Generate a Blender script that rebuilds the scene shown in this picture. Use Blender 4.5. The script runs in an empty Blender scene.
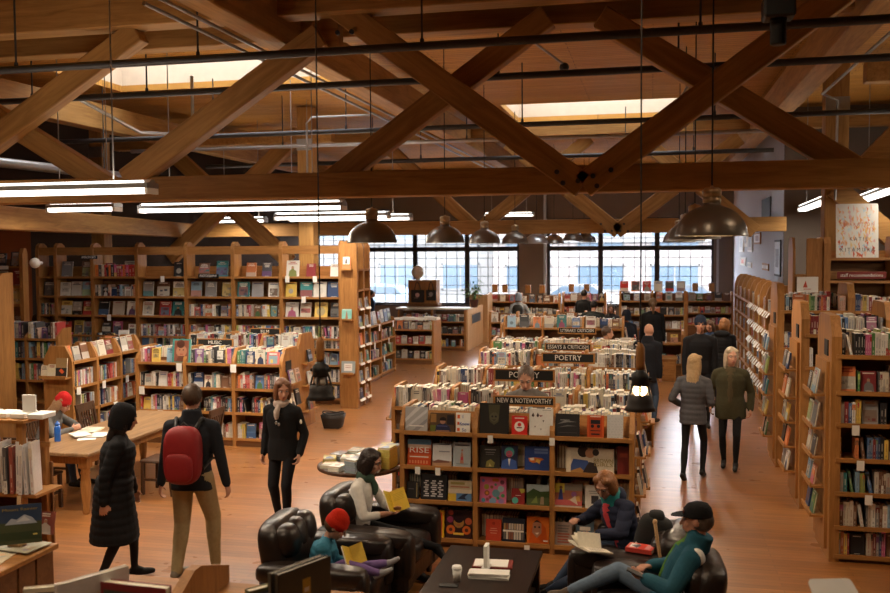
import bpy, math, random
import numpy as np
from mathutils import Vector, Matrix
from mathutils.bvhtree import BVHTree
RND = random.Random(11)
SC = bpy.context.scene
COL = SC.collection
PI = math.pi
rad = math.radians

# ---------------------------------------------------------------- camera
F_PX, CAM_Z = 917.0, 3.15
PSI, PIT, ROL = math.atan(207/917), math.atan(47.5/917), 0.0065
FWD = Vector((-math.sin(PSI)*math.cos(PIT), math.cos(PSI)*math.cos(PIT), -math.sin(PIT)))
_r0 = Vector((math.cos(PSI), math.sin(PSI), 0)); _u0 = _r0.cross(FWD)
RGT = _r0*math.cos(ROL) - _u0*math.sin(ROL)
UPV = _r0*math.sin(ROL) + _u0*math.cos(ROL)
CAM = Vector((0, 0, CAM_Z))
def project(p):
    q = Vector(p) - CAM; d = q.dot(FWD)
    if d < .2: return None
    return 445 + F_PX*q.dot(RGT)/d, 296.5 - F_PX*q.dot(UPV)/d, d
def ray(px, py):
    return FWD + RGT*((px-445)/F_PX) - UPV*((py-296.5)/F_PX)
def at_y(px, py, y):                       # the point of the plane Y = y seen at a pixel
    d = ray(px, py); return CAM + d*(y/d.y)
def at_z(px, py, z):
    d = ray(px, py); return CAM + d*((z-CAM_Z)/d.z)

cam = bpy.data.cameras.new('camera'); cam_o = bpy.data.objects.new('camera', cam); COL.objects.link(cam_o)
cam.sensor_width = 36.0; cam.lens = 36.0*F_PX/890; cam.clip_start = .05; cam.clip_end = 300
mw = Matrix.Identity(4)
for i, ax in enumerate((RGT, UPV, -FWD)):
    for j in range(3): mw[j][i] = ax[j]
mw.translation = CAM
cam_o.matrix_world = mw
cam.dof.use_dof = True; cam.dof.focus_distance = 10.5; cam.dof.aperture_fstop = 2.4
SC.camera = cam_o

# ---------------------------------------------------------------- materials
def new_mat(name):
    m = bpy.data.materials.new(name); m.use_nodes = True
    nt = m.node_tree; b = nt.nodes['Principled BSDF']
    return m, nt, b
def nd(nt, t, **kw):
    n = nt.nodes.new(t)
    for k, v in kw.items():
        if k in n.inputs: n.inputs[k].default_value = v
        else: setattr(n, k, v)
    return n
def rgba(c): return (c[0], c[1], c[2], 1)
def plain(name, col, rough=.6, var=.12, scale=14, bump=0, metal=0, spec=.4, sheen=0, coat=0):
    m, nt, b = new_mat(name); L = nt.links
    tc = nd(nt, 'ShaderNodeTexCoord'); n = nd(nt, 'ShaderNodeTexNoise', Scale=scale, Detail=4.0)
    L.new(tc.outputs['Object'], n.inputs['Vector'])
    r = nd(nt, 'ShaderNodeMapRange'); r.inputs['To Min'].default_value = 1-var; r.inputs['To Max'].default_value = 1+var
    L.new(n.outputs['Fac'], r.inputs['Value'])
    x = nd(nt, 'ShaderNodeMix', data_type='RGBA', blend_type='MULTIPLY'); x.inputs[0].default_value = 1
    x.inputs[6].default_value = rgba(col); L.new(r.outputs['Result'], x.inputs[7]); L.new(x.outputs[2], b.inputs['Base Color'])
    b.inputs['Roughness'].default_value = rough; b.inputs['Metallic'].default_value = metal
    b.inputs['Specular IOR Level'].default_value = spec
    if sheen: b.inputs['Sheen Weight'].default_value = sheen
    if coat: b.inputs['Coat Weight'].default_value = coat; b.inputs['Coat Roughness'].default_value = .15
    if bump:
        bp = nd(nt, 'ShaderNodeBump', Strength=bump, Distance=.02); L.new(n.outputs['Fac'], bp.inputs['Height']); L.new(bp.outputs['Normal'], b.inputs['Normal'])
    return m
def wood(name, c1, c2, axis='x', scale=1.0, rough=.5, knots=True, spec=.35, bump=.05):
    m, nt, b = new_mat(name); L = nt.links
    tc = nd(nt, 'ShaderNodeTexCoord'); mp = nd(nt, 'ShaderNodeMapping')
    s = [9*scale]*3; s['xyz'.index(axis)] = .8*scale
    mp.inputs['Scale'].default_value = s
    L.new(tc.outputs['Object'], mp.inputs['Vector'])
    n = nd(nt, 'ShaderNodeTexNoise', Scale=2.2, Detail=6.0, Roughness=.6, Distortion=.9); L.new(mp.outputs['Vector'], n.inputs['Vector'])
    n2 = nd(nt, 'ShaderNodeTexNoise', Scale=.7, Detail=2.0); L.new(mp.outputs['Vector'], n2.inputs['Vector'])
    mx = nd(nt, 'ShaderNodeMath', operation='MULTIPLY_ADD'); L.new(n2.outputs['Fac'], mx.inputs[0]); mx.inputs[1].default_value = .55
    L.new(n.outputs['Fac'], mx.inputs[2])
    cr = nd(nt, 'ShaderNodeValToRGB'); e = cr.color_ramp.elements
    e[0].position = .45; e[0].color = rgba(c1); e[1].position = 1.05 if False else .95; e[1].color = rgba(c2)
    L.new(mx.outputs[0], cr.inputs['Fac']); L.new(cr.outputs['Color'], b.inputs['Base Color'])
    b.inputs['Roughness'].default_value = rough; b.inputs['Specular IOR Level'].default_value = spec
    if bump:
        bp = nd(nt, 'ShaderNodeBump', Strength=bump, Distance=.01); L.new(n.outputs['Fac'], bp.inputs['Height']); L.new(bp.outputs['Normal'], b.inputs['Normal'])
    return m
def boards(name, c1, c2, c3, plank=(2.4, .11), rough=.35, swap=False, spec=.5, gap=(.02,.01,.005), var=.5, mortar=.004, coat=0):
    """long boards laid along X (or Y), each with its own tone"""
    m, nt, b = new_mat(name); L = nt.links
    tc = nd(nt, 'ShaderNodeTexCoord'); vec = tc.outputs['Object']
    if swap:
        mp0 = nd(nt, 'ShaderNodeMapping'); mp0.inputs['Rotation'].default_value = (0, 0, PI/2); L.new(vec, mp0.inputs['Vector']); vec = mp0.outputs['Vector']
    br = nd(nt, 'ShaderNodeTexBrick'); br.offset = .37; br.offset_frequency = 2; br.squash = 1
    br.inputs['Scale'].default_value = 1; br.inputs['Brick Width'].default_value = plank[0]; br.inputs['Row Height'].default_value = plank[1]
    br.inputs['Mortar Size'].default_value = mortar; br.inputs['Mortar Smooth'].default_value = .3
    br.inputs['Color1'].default_value = rgba(c1); br.inputs['Color2'].default_value = rgba(c2); br.inputs['Mortar'].default_value = rgba(gap)
    br.inputs['Bias'].default_value = 0
    L.new(vec, br.inputs['Vector'])
    mp = nd(nt, 'ShaderNodeMapping'); mp.inputs['Scale'].default_value = (1.1, 16, 4); L.new(vec, mp.inputs['Vector'])
    n = nd(nt, 'ShaderNodeTexNoise', Scale=1.6, Detail=7.0, Roughness=.65, Distortion=.6); L.new(mp.outputs['Vector'], n.inputs['Vector'])
    x = nd(nt, 'ShaderNodeMix', data_type='RGBA', blend_type='MIX'); L.new(br.outputs['Color'], x.inputs[6]); x.inputs[7].default_value = rgba(c3)
    r = nd(nt, 'ShaderNodeMapRange'); r.inputs['From Min'].default_value = .42; r.inputs['From Max'].default_value = .8; r.inputs['To Max'].default_value = var
    L.new(n.outputs['Fac'], r.inputs['Value']); L.new(r.outputs['Result'], x.inputs[0]); L.new(x.outputs[2], b.inputs['Base Color'])
    n3 = nd(nt, 'ShaderNodeTexNoise', Scale=2.5, Detail=3.0); L.new(vec, n3.inputs['Vector'])
    rr = nd(nt, 'ShaderNodeMapRange'); rr.inputs['To Min'].default_value = rough-.1; rr.inputs['To Max'].default_value = rough+.12
    L.new(n3.outputs['Fac'], rr.inputs['Value']); L.new(rr.outputs['Result'], b.inputs['Roughness'])
    b.inputs['Specular IOR Level'].default_value = spec
    bp = nd(nt, 'ShaderNodeBump', Strength=.12, Distance=.01); L.new(n.outputs['Fac'], bp.inputs['Height']); L.new(bp.outputs['Normal'], b.inputs['Normal'])
    if coat: b.inputs['Coat Weight'].default_value = coat; b.inputs['Coat Roughness'].default_value = .3; b.inputs['Coat IOR'].default_value = 1.6
    return m
def painted(name, rough=.5, spec=.35):
    """takes its colour from the mesh (covers, spines, printed things)"""
    m, nt, b = new_mat(name); L = nt.links
    a = nd(nt, 'ShaderNodeAttribute'); a.attribute_name = 'Col'
    tc = nd(nt, 'ShaderNodeTexCoord'); n = nd(nt, 'ShaderNodeTexNoise', Scale=38.0, Detail=3.0); L.new(tc.outputs['Object'], n.inputs['Vector'])
    r = nd(nt, 'ShaderNodeMapRange'); r.inputs['To Min'].default_value = .86; r.inputs['To Max'].default_value = 1.12; L.new(n.outputs['Fac'], r.inputs['Value'])
    x = nd(nt, 'ShaderNodeMix', data_type='RGBA', blend_type='MULTIPLY'); x.inputs[0].default_value = 1
    L.new(a.outputs['Color'], x.inputs[6]); L.new(r.outputs['Result'], x.inputs[7]); L.new(x.outputs[2], b.inputs['Base Color'])
    b.inputs['Roughness'].default_value = rough; b.inputs['Specular IOR Level'].default_value = spec
    return m
def glow(name, col, strength):
    m, nt, b = new_mat(name)
    b.inputs['Base Color'].default_value = rgba(col); b.inputs['Emission Color'].default_value = rgba(col); b.inputs['Emission Strength'].default_value = strength
    return m

M = {}
TIM1, TIM2 = (.20, .095, .024), (.42, .225, .068)
M['timber'] = wood('timber_along_x', TIM1, TIM2, 'x', .8, .62)
M['timber_y'] = wood('timber_along_y', TIM1, TIM2, 'y', .8, .62)
M['timber_z'] = wood('timber_along_z', TIM1, TIM2, 'z', .8, .62)
M['deck'] = boards('roof_decking', (.46, .22, .042), (.56, .285, .062), (.24, .105, .022), (3.6, .14), .6, spec=.25, var=.45, mortar=.006)
M['floor'] = boards('fir_floorboards', (.44, .185, .052), (.30, .115, .030), (.12, .045, .013), (1.9, .085), .30, spec=.5, var=.75, mortar=.0022, gap=(.06,.025,.01), coat=1.0)
M['case'] = wood('bookcase_fir', (.22, .092, .022), (.42, .195, .056), 'z', 1.6, .5)
M['case_x'] = wood('bookcase_fir_shelf', (.23, .098, .024), (.44, .205, .060), 'x', 1.6, .5)
M['case_dk'] = wood('bookcase_dark_wood', (.13, .055, .02), (.22, .10, .036), 'x', 1.6, .6)  # darker wood for back panels, plinths and the slatted stand
M['table'] = wood('worn_table_top', (.13, .068, .030), (.32, .19, .09), 'y', 1.2, .45)
M['darkwood'] = wood('dark_stained_wood', (.035, .018, .010), (.085, .042, .022), 'z', 1.5, .4)
M['espresso'] = wood('espresso_table', (.012, .008, .007), (.030, .019, .015), 'y', 1.5, .3)
M['lightwood'] = wood('pale_maple', (.42, .24, .11), (.60, .38, .19), 'z', 1.5, .5)
M['painted'] = painted('printed_paper')
M['gloss'] = painted('glossy_cover', .3, .5)
M['steel'] = plain('galvanised_steel', (.42, .44, .46), .35, .15, 30, metal=.9)
M['pipe'] = plain('dark_pipe', (.035, .032, .032), .5, .2, 20)
M['conduit'] = plain('grey_conduit', (.36, .35, .34), .4, .15, 20, metal=.7)
M['cord'] = plain('black_cord', (.012, .011, .010), .6, .1)
M['bronze'] = plain('lamp_bronze', (.17, .145, .12), .34, .10, 8, metal=.55, coat=.35)
M['aluminium'] = plain('lamp_aluminium', (.55, .56, .58), .3, .08, 8, metal=.85)
M['brass'] = plain('lamp_cap_brass', (.46, .36, .22), .3, .12, 12, metal=.9)
M['lampin'] = plain('lamp_inner_enamel', (.85, .80, .70), .4, .04)
M['white'] = plain('white_enamel', (.80, .80, .78), .45, .05)
M['black'] = plain('black_paint', (.012, .012, .012), .5, .15)
M['wallgrey'] = plain('grey_blue_plaster', (.46, .48, .53), .8, .05, 3, bump=.03)
M['wallbrown'] = plain('taupe_plaster', (.155, .125, .105), .8, .06, 3, bump=.03)
M['wallred'] = plain('rust_red_plaster', (.19, .05, .015), .95, .08, 3, bump=.03, spec=.05)
M['walldark'] = plain('dark_brown_plaster', (.045, .030, .022), .95, .1, 3, spec=.05)
M['frame'] = plain('dark_window_frame', (.022, .018, .017), .5, .1)
M['skylight'] = plain('skylight_lining', (.62, .50, .37), .7, .12, 5)
M['leather'] = plain('dark_brown_leather', (.016, .010, .008), .36, .3, 9, bump=.4, spec=.5, coat=.08)
M['tube'] = glow('fluorescent_tube', (1, .93, .82), 14)
M['tube_far'] = glow('fluorescent_tube_cool', (.95, .97, 1), 14)
M['bulb'] = glow('warm_bulb', (1, .66, .30), 22)
M['diffuser'] = glow('fluorescent_diffuser', (1, .95, .86), 5.0)
M['paper'] = plain('white_card', (.78, .76, .71), .7, .04)

# ---------------------------------------------------------------- mesh builder
class MB:
    def __init__(s): s.v = []; s.f = []; s.m = []; s.c = []; s.s = []; s.X = None
    def add(s, vs, fs, mat=0, col=(1, 1, 1), smooth=False):
        b = len(s.v)
        if s.X is not None: vs = [s.X @ Vector(p) for p in vs]
        s.v.extend([tuple(p) for p in vs])
        for f in fs:
            s.f.append([b+i for i in f]); s.m.append(mat); s.c.append(col); s.s.append(smooth)
    def box(s, x0, x1, y0, y1, z0, z1, mat=0, col=(1, 1, 1)):
        s.add([(x0,y0,z0),(x1,y0,z0),(x1,y1,z0),(x0,y1,z0),(x0,y0,z1),(x1,y0,z1),(x1,y1,z1),(x0,y1,z1)],
              [(0,3,2,1),(4,5,6,7),(0,1,5,4),(1,2,6,5),(2,3,7,6),(3,0,4,7)], mat, col)
    def cbox(s, x0, x1, y0, y1, z0, z1, b=.01, mat=0, col=(1,1,1)):
        """box with chamfered edges"""
        ex = [(x0,x1),(y0,y1),(z0,z1)]
        vs = []; idx = {}
        for sx in (0,1):
            for sy in (0,1):
                for sz in (0,1):
                    for a in range(3):
                        p = [ex[0][sx], ex[1][sy], ex[2][sz]]
                        sg = (sx, sy, sz)
                        for k in range(3):
                            if k != a: p[k] += b if sg[k] == 0 else -b
                        idx[sx,sy,sz,a] = len(vs); vs.append(p)
        fs = []
        for a in range(3):
            o = [k for k in range(3) if k != a]
            for t in (0,1):
                q = []
                for (i,j) in ((0,0),(1,0),(1,1),(0,1)):
                    k = [0,0,0]; k[a] = t; k[o[0]] = i; k[o[1]] = j; q.append(idx[k[0],k[1],k[2],a])
                fs.append(q)
        for a in range(3):
            o = [k for k in range(3) if k != a]
            for i in (0,1):
                for j in (0,1):
                    k0 = [0,0,0]; k1 = [0,0,0]; k0[o[0]] = k1[o[0]] = i; k0[o[1]] = k1[o[1]] = j; k1[a] = 1
                    fs.append([idx[(*k0, o[0])], idx[(*k1, o[0])], idx[(*k1, o[1])], idx[(*k0, o[1])]])
        for sx in (0,1):
            for sy in (0,1):
                for sz in (0,1): fs.append([idx[sx,sy,sz,a] for a in range(3)])
        s.add(vs, fs, mat, col)
    def beam(s, p0, p1, w, h, up=(0,0,1), mat=0, col=(1,1,1)):
        """rectangular bar from p0 to p1: w across, h along up"""
        p0, p1 = Vector(p0), Vector(p1); d = (p1-p0).normalized(); u = Vector(up); r = d.cross(u).normalized(); u = r.cross(d)
        vs = []
        for p in (p0, p1):
            for a, c in ((-1,-1),(1,-1),(1,1),(-1,1)): vs.append(p + r*(a*w/2) + u*(c*h/2))
        s.add(vs, [(3,2,1,0),(4,5,6,7),(0,1,5,4),(1,2,6,5),(2,3,7,6),(3,0,4,7)], mat, col)
    def rings(s, rs, mat=0, col=(1,1,1), smooth=True, caps=True):
        n = len(rs[0]); vs = [p for r in rs for p in r]; fs = []
        for i in range(len(rs)-1):
            for k in range(n):
                fs.append((i*n+k, i*n+(k+1)%n, (i+1)*n+(k+1)%n, (i+1)*n+k))
        s.add(vs, fs, mat, col, smooth)
        if caps: s.add(list(rs[0]), [tuple(range(n-1, -1, -1))], mat, col); s.add(list(rs[-1]), [tuple(range(n))], mat, col)
    def cyl(s, p0, p1, r0, r1=None, n=10, mat=0, col=(1,1,1), smooth=True, caps=True):
        r1 = r0 if r1 is None else r1
        p0, p1 = Vector(p0), Vector(p1); d = (p1-p0).normalized()
        a = d.orthogonal().normalized(); b = d.cross(a)
        s.rings([[p + (a*math.cos(2*PI*k/n) + b*math.sin(2*PI*k/n))*r for k in range(n)] for p, r in ((p0, r0), (p1, r1))], mat, col, smooth, caps)
    def tube(s, pts, r, n=8, mat=0, col=(1,1,1)):
        pts = [Vector(p) for p in pts]; rs = []; a = None
        for i, p in enumerate(pts):
            d = (pts[min(i+1, len(pts)-1)] - pts[max(i-1, 0)]).normalized()
            a = d.orthogonal().normalized() if a is None else (a - d*a.dot(d)).normalized()
            b = d.cross(a); rr = r[i] if isinstance(r, (list, tuple)) else r
            rs.append([p + (a*math.cos(2*PI*k/n) + b*math.sin(2*PI*k/n))*rr for k in range(n)])
        s.rings(rs, mat, col)
    def lathe(s, prof, n=24, c=(0,0,0), mat=0, col=(1,1,1), smooth=True, caps=False):
        s.rings([[(c[0]+r*math.cos(2*PI*k/n), c[1]+r*math.sin(2*PI*k/n), c[2]+z) for k in range(n)] for r, z in prof], mat, col, smooth, caps)
    def prism(s, poly, axis, a, b, mat=0, col=(1,1,1)):
        """polygon in the two other axes, extruded along axis from a to b"""
        def P(q, t):
            p = list(q); p.insert('xyz'.index(axis), t); return p
        n = len(poly); vs = [P(q, a) for q in poly] + [P(q, b) for q in poly]
        fs = [tuple(range(n-1, -1, -1)), tuple(range(n, 2*n))] + [(k, (k+1) % n, n+(k+1) % n, n+k) for k in range(n)]
        s.add(vs, fs, mat, col)
    def ball(s, c, r, n=14, m=9, R=None, e=1.0, mat=0, col=(1,1,1), smooth=True):
        """ellipsoid; e<1 squares it off into a cushion"""
        c = Vector(c); r = r if isinstance(r, (list, tuple)) else (r, r, r)
        pw = lambda x: math.copysign(abs(x)**e, x)
        vs = []
        for i in range(1, m):
            t = -PI/2 + PI*i/m
            for k in range(n):
                f = 2*PI*k/n
                vs.append((r[0]*pw(math.cos(t))*pw(math.cos(f)), r[1]*pw(math.cos(t))*pw(math.sin(f)), r[2]*pw(math.sin(t))))
        vs += [(0,0,-r[2]), (0,0,r[2])]
        fs = [(i*n+k, i*n+(k+1)%n, (i+1)*n+(k+1)%n, (i+1)*n+k) for i in range(m-2) for k in range(n)]
        q = len(vs)
        fs += [(q-2, (k+1)%n, k) for k in range(n)] + [(q-1, (m-2)*n+k, (m-2)*n+(k+1)%n) for k in range(n)]
        s.add([c + (R @ Vector(p) if R is not None else Vector(p)) for p in vs], fs, mat, col, smooth)
    def quad(s, a, b, c, d, mat=0, col=(1,1,1)): s.add([a, b, c, d], [(0,1,2,3)], mat, col)
    def mesh(s, name, mats):
        me = bpy.data.meshes.new(name); me.from_pydata(s.v, [], s.f)
        for m in (mats if isinstance(mats, (list, tuple)) else [mats]): me.materials.append(M[m] if isinstance(m, str) else m)
        me.polygons.foreach_set('material_index', s.m); me.polygons.foreach_set('use_smooth', s.s)
        ca = me.color_attributes.new('Col', 'FLOAT_COLOR', 'CORNER')
        ln = np.array([len(f) for f in s.f]); cc = np.array([(*c[:3], 1.0) for c in s.c], dtype=np.float32) if s.c else np.zeros((0, 4), np.float32)
        ca.data.foreach_set('color', np.repeat(cc, ln, axis=0).ravel())
        me.update(); return me
    def build(s, name, mats, parent=None, loc=None, rz=0):
        o = bpy.data.objects.new(name, s.mesh(name, mats)); COL.objects.link(o)
        if parent is not None: o.parent = parent
        if loc is not None: o.location = loc
        if rz: o.rotation_euler = (0, 0, rz)
        return o
def tag(o, label=None, cat=None, group=None, kind=None):
    if label: o['label'] = label
    if cat: o['category'] = cat
    if group: o['group'] = group
    if kind: o['kind'] = kind
    return o
def thing(name, label, cat, loc=(0,0,0), rz=0, group=None):
    o = bpy.data.objects.new(name, None); COL.objects.link(o); o.location = loc; o.rotation_euler = (0, 0, rz); o.empty_display_size = .1
    return tag(o, label, cat, group)
def struct(name, mb, mats, parent=None):
    o = mb.build(name, mats, parent)
    if parent is None: o['kind'] = 'structure'
    return o
def one(fn, *a, **k):
    mb = MB(); getattr(mb, fn)(*a, **k); return mb
def copy_thing(o, loc=None, rz=None, label=None):
    r = o.copy(); COL.objects.link(r)
    if loc is not None: r.location = loc
    if rz is not None: r.rotation_euler = (0, 0, rz)
    if label: r['label'] = label
    for ch in list(o.children):
        c = ch.copy(); COL.objects.link(c); c.parent = r
        for g in list(ch.children):
            d = g.copy(); COL.objects.link(d); d.parent = c
    return r
_dg = None
def text(body, size, parent, M4, mat, name='lettering', align='CENTER', ext=.002, bold=0.0, fit=None):
    """flat lettering as a mesh, standing in the local XZ plane, read from -Y"""
    cu = bpy.data.curves.new('lettering', 'FONT'); cu.body = body; cu.size = size; cu.align_x = align; cu.align_y = 'CENTER'; cu.extrude = ext; cu.offset = bold; cu.resolution_u = 2
    t = bpy.data.objects.new('tmp', cu); COL.objects.link(t)
    dg = bpy.context.evaluated_depsgraph_get(); me = bpy.data.meshes.new_from_object(t.evaluated_get(dg)); bpy.data.objects.remove(t); bpy.data.curves.remove(cu)
    if fit:
        xs = [v.co.x for v in me.vertices]; w = max(xs)-min(xs)
        if w > 0: me.transform(Matrix.Diagonal((fit/w, 1, 1, 1)))
    me.transform(Matrix.Rotation(PI/2, 4, 'X')); me.transform(M4); me.materials.clear(); me.materials.append(M[mat] if isinstance(mat, str) else mat)
    o = bpy.data.objects.new(name, me); COL.objects.link(o); o.parent = parent
    return o
# ================================================================ the room
XL, XR, YB, YF, ZC = -14.0, 7.0, -2.0, 36.0, 6.35
struct('floor', one('box', XL, XR, YB, YF, -.1, 0), 'floor')
SKY1 = (-10.42, -5.3, 14.45, 16.75); SKY2 = (-3.32, .75, 20.45, 23.3)
mb = MB()
for x0, x1, y0, y1 in ((XL, XR, YB, SKY1[2]), (XL, SKY1[0], SKY1[2], SKY1[3]), (SKY1[1], XR, SKY1[2], SKY1[3]), (XL, XR, SKY1[3], SKY2[2]),
                       (XL, SKY2[0], SKY2[2], SKY2[3]), (SKY2[1], XR, SKY2[2], SKY2[3]), (XL, XR, SKY2[3], YF)):
    mb.box(x0, x1, y0, y1, ZC, ZC+.12)
struct('ceiling', mb, 'deck')
m, nt, b = new_mat('window_glass'); M['glass'] = m
tr = nd(nt, 'ShaderNodeBsdfTransparent'); gl = nd(nt, 'ShaderNodeBsdfGlossy'); gl.inputs['Roughness'].default_value = .02
no_ = nd(nt, 'ShaderNodeTexNoise', Scale=3.0); rr_ = nd(nt, 'ShaderNodeMapRange'); rr_.inputs['To Min'].default_value = .03; rr_.inputs['To Max'].default_value = .07
nt.links.new(no_.outputs['Fac'], rr_.inputs['Value'])
mxs = nd(nt, 'ShaderNodeMixShader'); nt.links.new(rr_.outputs['Result'], mxs.inputs[0]); nt.links.new(tr.outputs[0], mxs.inputs[1]); nt.links.new(gl.outputs[0], mxs.inputs[2])
nt.links.new(mxs.outputs[0], nt.nodes['Material Output'].inputs['Surface'])
m, nt, b = new_mat('tinted_skylight_glass'); M['milkglass'] = m
tr = nd(nt, 'ShaderNodeBsdfTransparent'); tl = nd(nt, 'ShaderNodeBsdfTranslucent'); tl.inputs['Color'].default_value = (.42, .42, .42, 1); tr.inputs['Color'].default_value = (.42, .42, .42, 1)
no_ = nd(nt, 'ShaderNodeTexNoise', Scale=2.0); mxs = nd(nt, 'ShaderNodeMixShader'); nt.links.new(no_.outputs['Fac'], mxs.inputs[0]); nt.links.new(tr.outputs[0], mxs.inputs[1]); nt.links.new(tl.outputs[0], mxs.inputs[2])
nt.links.new(mxs.outputs[0], nt.nodes['Material Output'].inputs['Surface'])
for i, (x0, x1, y0, y1) in enumerate((SKY1, SKY2)):
    h = 1.15; mb = MB()
    mb.box(x0-.05, x0, y0-.05, y1+.05, ZC+.12, ZC+h); mb.box(x1, x1+.05, y0-.05, y1+.05, ZC+.12, ZC+h)
    mb.box(x0, x1, y0-.05, y0, ZC+.12, ZC+h); mb.box(x0, x1, y1, y1+.05, ZC+.12, ZC+h)
    o = struct('window_%d' % (3+i), mb, 'skylight')
    one('box', x0, x1, y0, y1, ZC+h-.02, ZC+h).build('window_pane', 'milkglass', o)
    mb = MB(); n = 4
    for k in range(1, n): mb.box(x0+(x1-x0)*k/n-.03, x0+(x1-x0)*k/n+.03, y0, y1, ZC+h-.1, ZC+h-.02)
    mb.build('glazing_bar', 'skylight', o)
struct('wall_left', one('box', XL-.1, XL, YB, 18.6, 0, 3.62), 'wallred')
struct('wall_left_far', one('box', XL-.1, XL, 18.6, YF, 0, 3.62), 'walldark')
struct('wall_left_upper', one('box', XL-.1, XL, YB, YF, 3.62, ZC), 'walldark')
struct('wall_back', one('box', XL, XR, YB-.1, YB, 0, ZC), 'walldark')
struct('wall_right', one('box', XR, XR+.1, YB, 22.5, 0, ZC), 'walldark')
struct('wall_right_jog', one('box', 2.98, XR, 22.5, 22.6, 0, ZC), 'wallbrown')
struct('wall_right_far', one('box', 2.98, 3.08, 22.6, YF, 0, ZC), 'wallgrey')
# the window wall: piers, sill and head around two wide openings
ax = lambda px: at_y(px, 270, YF).x
ZS, ZT, ZH = .97, 3.14, 4.3
OA, OB = (ax(262), ax(519)), (ax(548), ax(713.5))
mb = MB()
for x0, x1, z0, z1 in ((XL, 2.98, 0, ZS), (XL, 2.98, ZH, ZC), (XL, OA[0], ZS, ZH), (OA[1], OB[0], ZS, ZH), (OB[1], 2.98, ZS, ZH)):
    mb.box(x0, x1, YF, YF+.35, z0, z1)
struct('wall_far', mb, 'wallbrown')
struct('trim_1', one('box', ax(544), ax(546.5), YF-.14, YF, 0, ZC), 'steel')
struct('trim_2', one('box', ax(716.5), ax(718.5), YF-.14, YF, 0, ZC), 'steel')
for wi, ((x0, x1), mul) in enumerate(((OA, (313, 364, 415, 467)), (OB, (600.5, 657)))):
    xs = [x0] + [ax(p) for p in mul] + [x1]
    mb = MB()
    for x in xs[1:-1]: mb.box(x-.095, x+.095, YF+.02, YF+.2, ZS, ZH)
    mb.box(x0, x0+.08, YF+.02, YF+.2, ZS, ZH); mb.box(x1-.08, x1, YF+.02, YF+.2, ZS, ZH)
    mb.box(x0, x1, YF+.03, YF+.19, ZT-.09, ZT+.09); mb.box(x0, x1, YF-.06, YF+.2, ZS-.05, ZS+.03); mb.box(x0, x1, YF+.02, YF+.2, ZH-.06, ZH)
    o = struct('window_%d' % (wi+1), mb, 'frame')
    mb = MB()
    for a, c in zip(xs[:-1], xs[1:]):
        n = max(2, round((c-a)/.41))
        for k in range(1, n): x = a+(c-a)*k/n; mb.box(x-.013, x+.013, YF+.08, YF+.12, ZS, ZH)
    for k in range(1, 6): z = ZS+(ZT-ZS)*k/6; mb.box(x0, x1, YF+.08, YF+.12, z-.013, z+.013)
    for k in range(1, 3): z = ZT+(ZH-ZT)*k/3; mb.box(x0, x1, YF+.08, YF+.12, z-.013, z+.013)
    mb.build('glazing_bar', 'frame', o)
    one('box', x0, x1, YF+.097, YF+.103, ZS, ZH).build('window_pane', 'glass', o)
    struct('trim_%d' % (wi+3), one('cbox', x0-.1, x1+.1, YF-.16, YF, ZS-.1, ZS-.05, .01), 'frame')

# ---------------------------------------------------------------- outside, across the street
M['brick'] = boards('pale_red_brick', (.085, .040, .035), (.07, .033, .028), (.06, .04, .035), (.24, .08), .85, gap=(.12,.105,.10), mortar=.008)
M['asphalt'] = plain('asphalt', (.05, .05, .053), .9, .15, 8)
M['facade'] = plain('pale_stone', (.08, .078, .076), .8, .06, 2)
M['facwin'] = plain('street_window_glass', (.036, .054, .074), .35, .2, .8, spec=.3)
struct('street', one('box', -46, 26, YF+.5, 75, -.3, -.12), 'asphalt')
def townhouse(label, x0, x1, y, h, mat, cols, rows, wfrac=.62):
    t = thing('building', label, 'building', ((x0+x1)/2, y, -.12))
    w = x1-x0; one('box', -w/2, w/2, 0, 6, 0, h).build('wall', mat, t)
    mb = MB(); mb.box(-w/2-.1, w/2+.1, -.25, 0, h-.5, h); mb.box(-w/2, w/2, -.2, 0, 3.6, 3.95); mb.build('cornice', 'facade', t)
    for i in range(cols):
        for j in range(rows):
            cw = w/cols; xc = -w/2+cw*(i+.5); z0 = .7+j*(h-1)/rows; z1 = z0+(h-1)/rows*.62
            f = MB(); ww = cw*wfrac/2
            f.box(xc-ww, xc+ww, -.06, .02, z0, z0+.1); f.box(xc-ww, xc+ww, -.06, .02, z1-.1, z1); f.box(xc-ww, xc-ww+.1, -.06, .02, z0, z1); f.box(xc+ww-.1, xc+ww, -.06, .02, z0, z1); f.box(xc-.04, xc+.04, -.05, .02, z0, z1)
            fo = f.build('window', 'facade', t)
            one('box', xc-ww+.05, xc+ww-.05, -.03, -.01, z0+.05, z1-.05).build('pane', 'facwin', fo)
townhouse('pale stone building across the street with tall windows, left of the brick one', -34, -9.6, 56, 6.4, 'facade', 6, 2, .6)
townhouse('red brick building across the street with wide dark windows, seen past the central pier', -9.4, 12, 55, 6.2, 'brick', 5, 2, .66)
def parked_car(label, x, y, col):
    M['carpaint_'+str(len(M))] = m_ = plain('car_paint', col, .25, .05, coat=.6)
    t = thing('car', label, 'car', (x, y, -.12))
    mb = MB(); prof = [(-2.2,.3),(2.2,.3),(2.25,.62),(2.1,.85),(1.25,.95),(.65,1.42),(-1.0,1.45),(-1.75,1.0),(-2.2,.9)]
    mb.prism([(a, c) for a, c in prof], 'y', -.85, .85); mb.build('body', m_, t)
    mb = MB(); mb.prism([(1.1,.97),(.6,1.36),(-.95,1.39),(-1.55,1.0)], 'y', -.87, .87); mb.build('side_window', 'facwin', t)
    for wx in (-1.4, 1.4):
        for wy in (-.88, .68): one('cyl', (wx, wy, .33), (wx, wy+.2, .33), .33, n=18).build('wheel', 'black', t)
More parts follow.
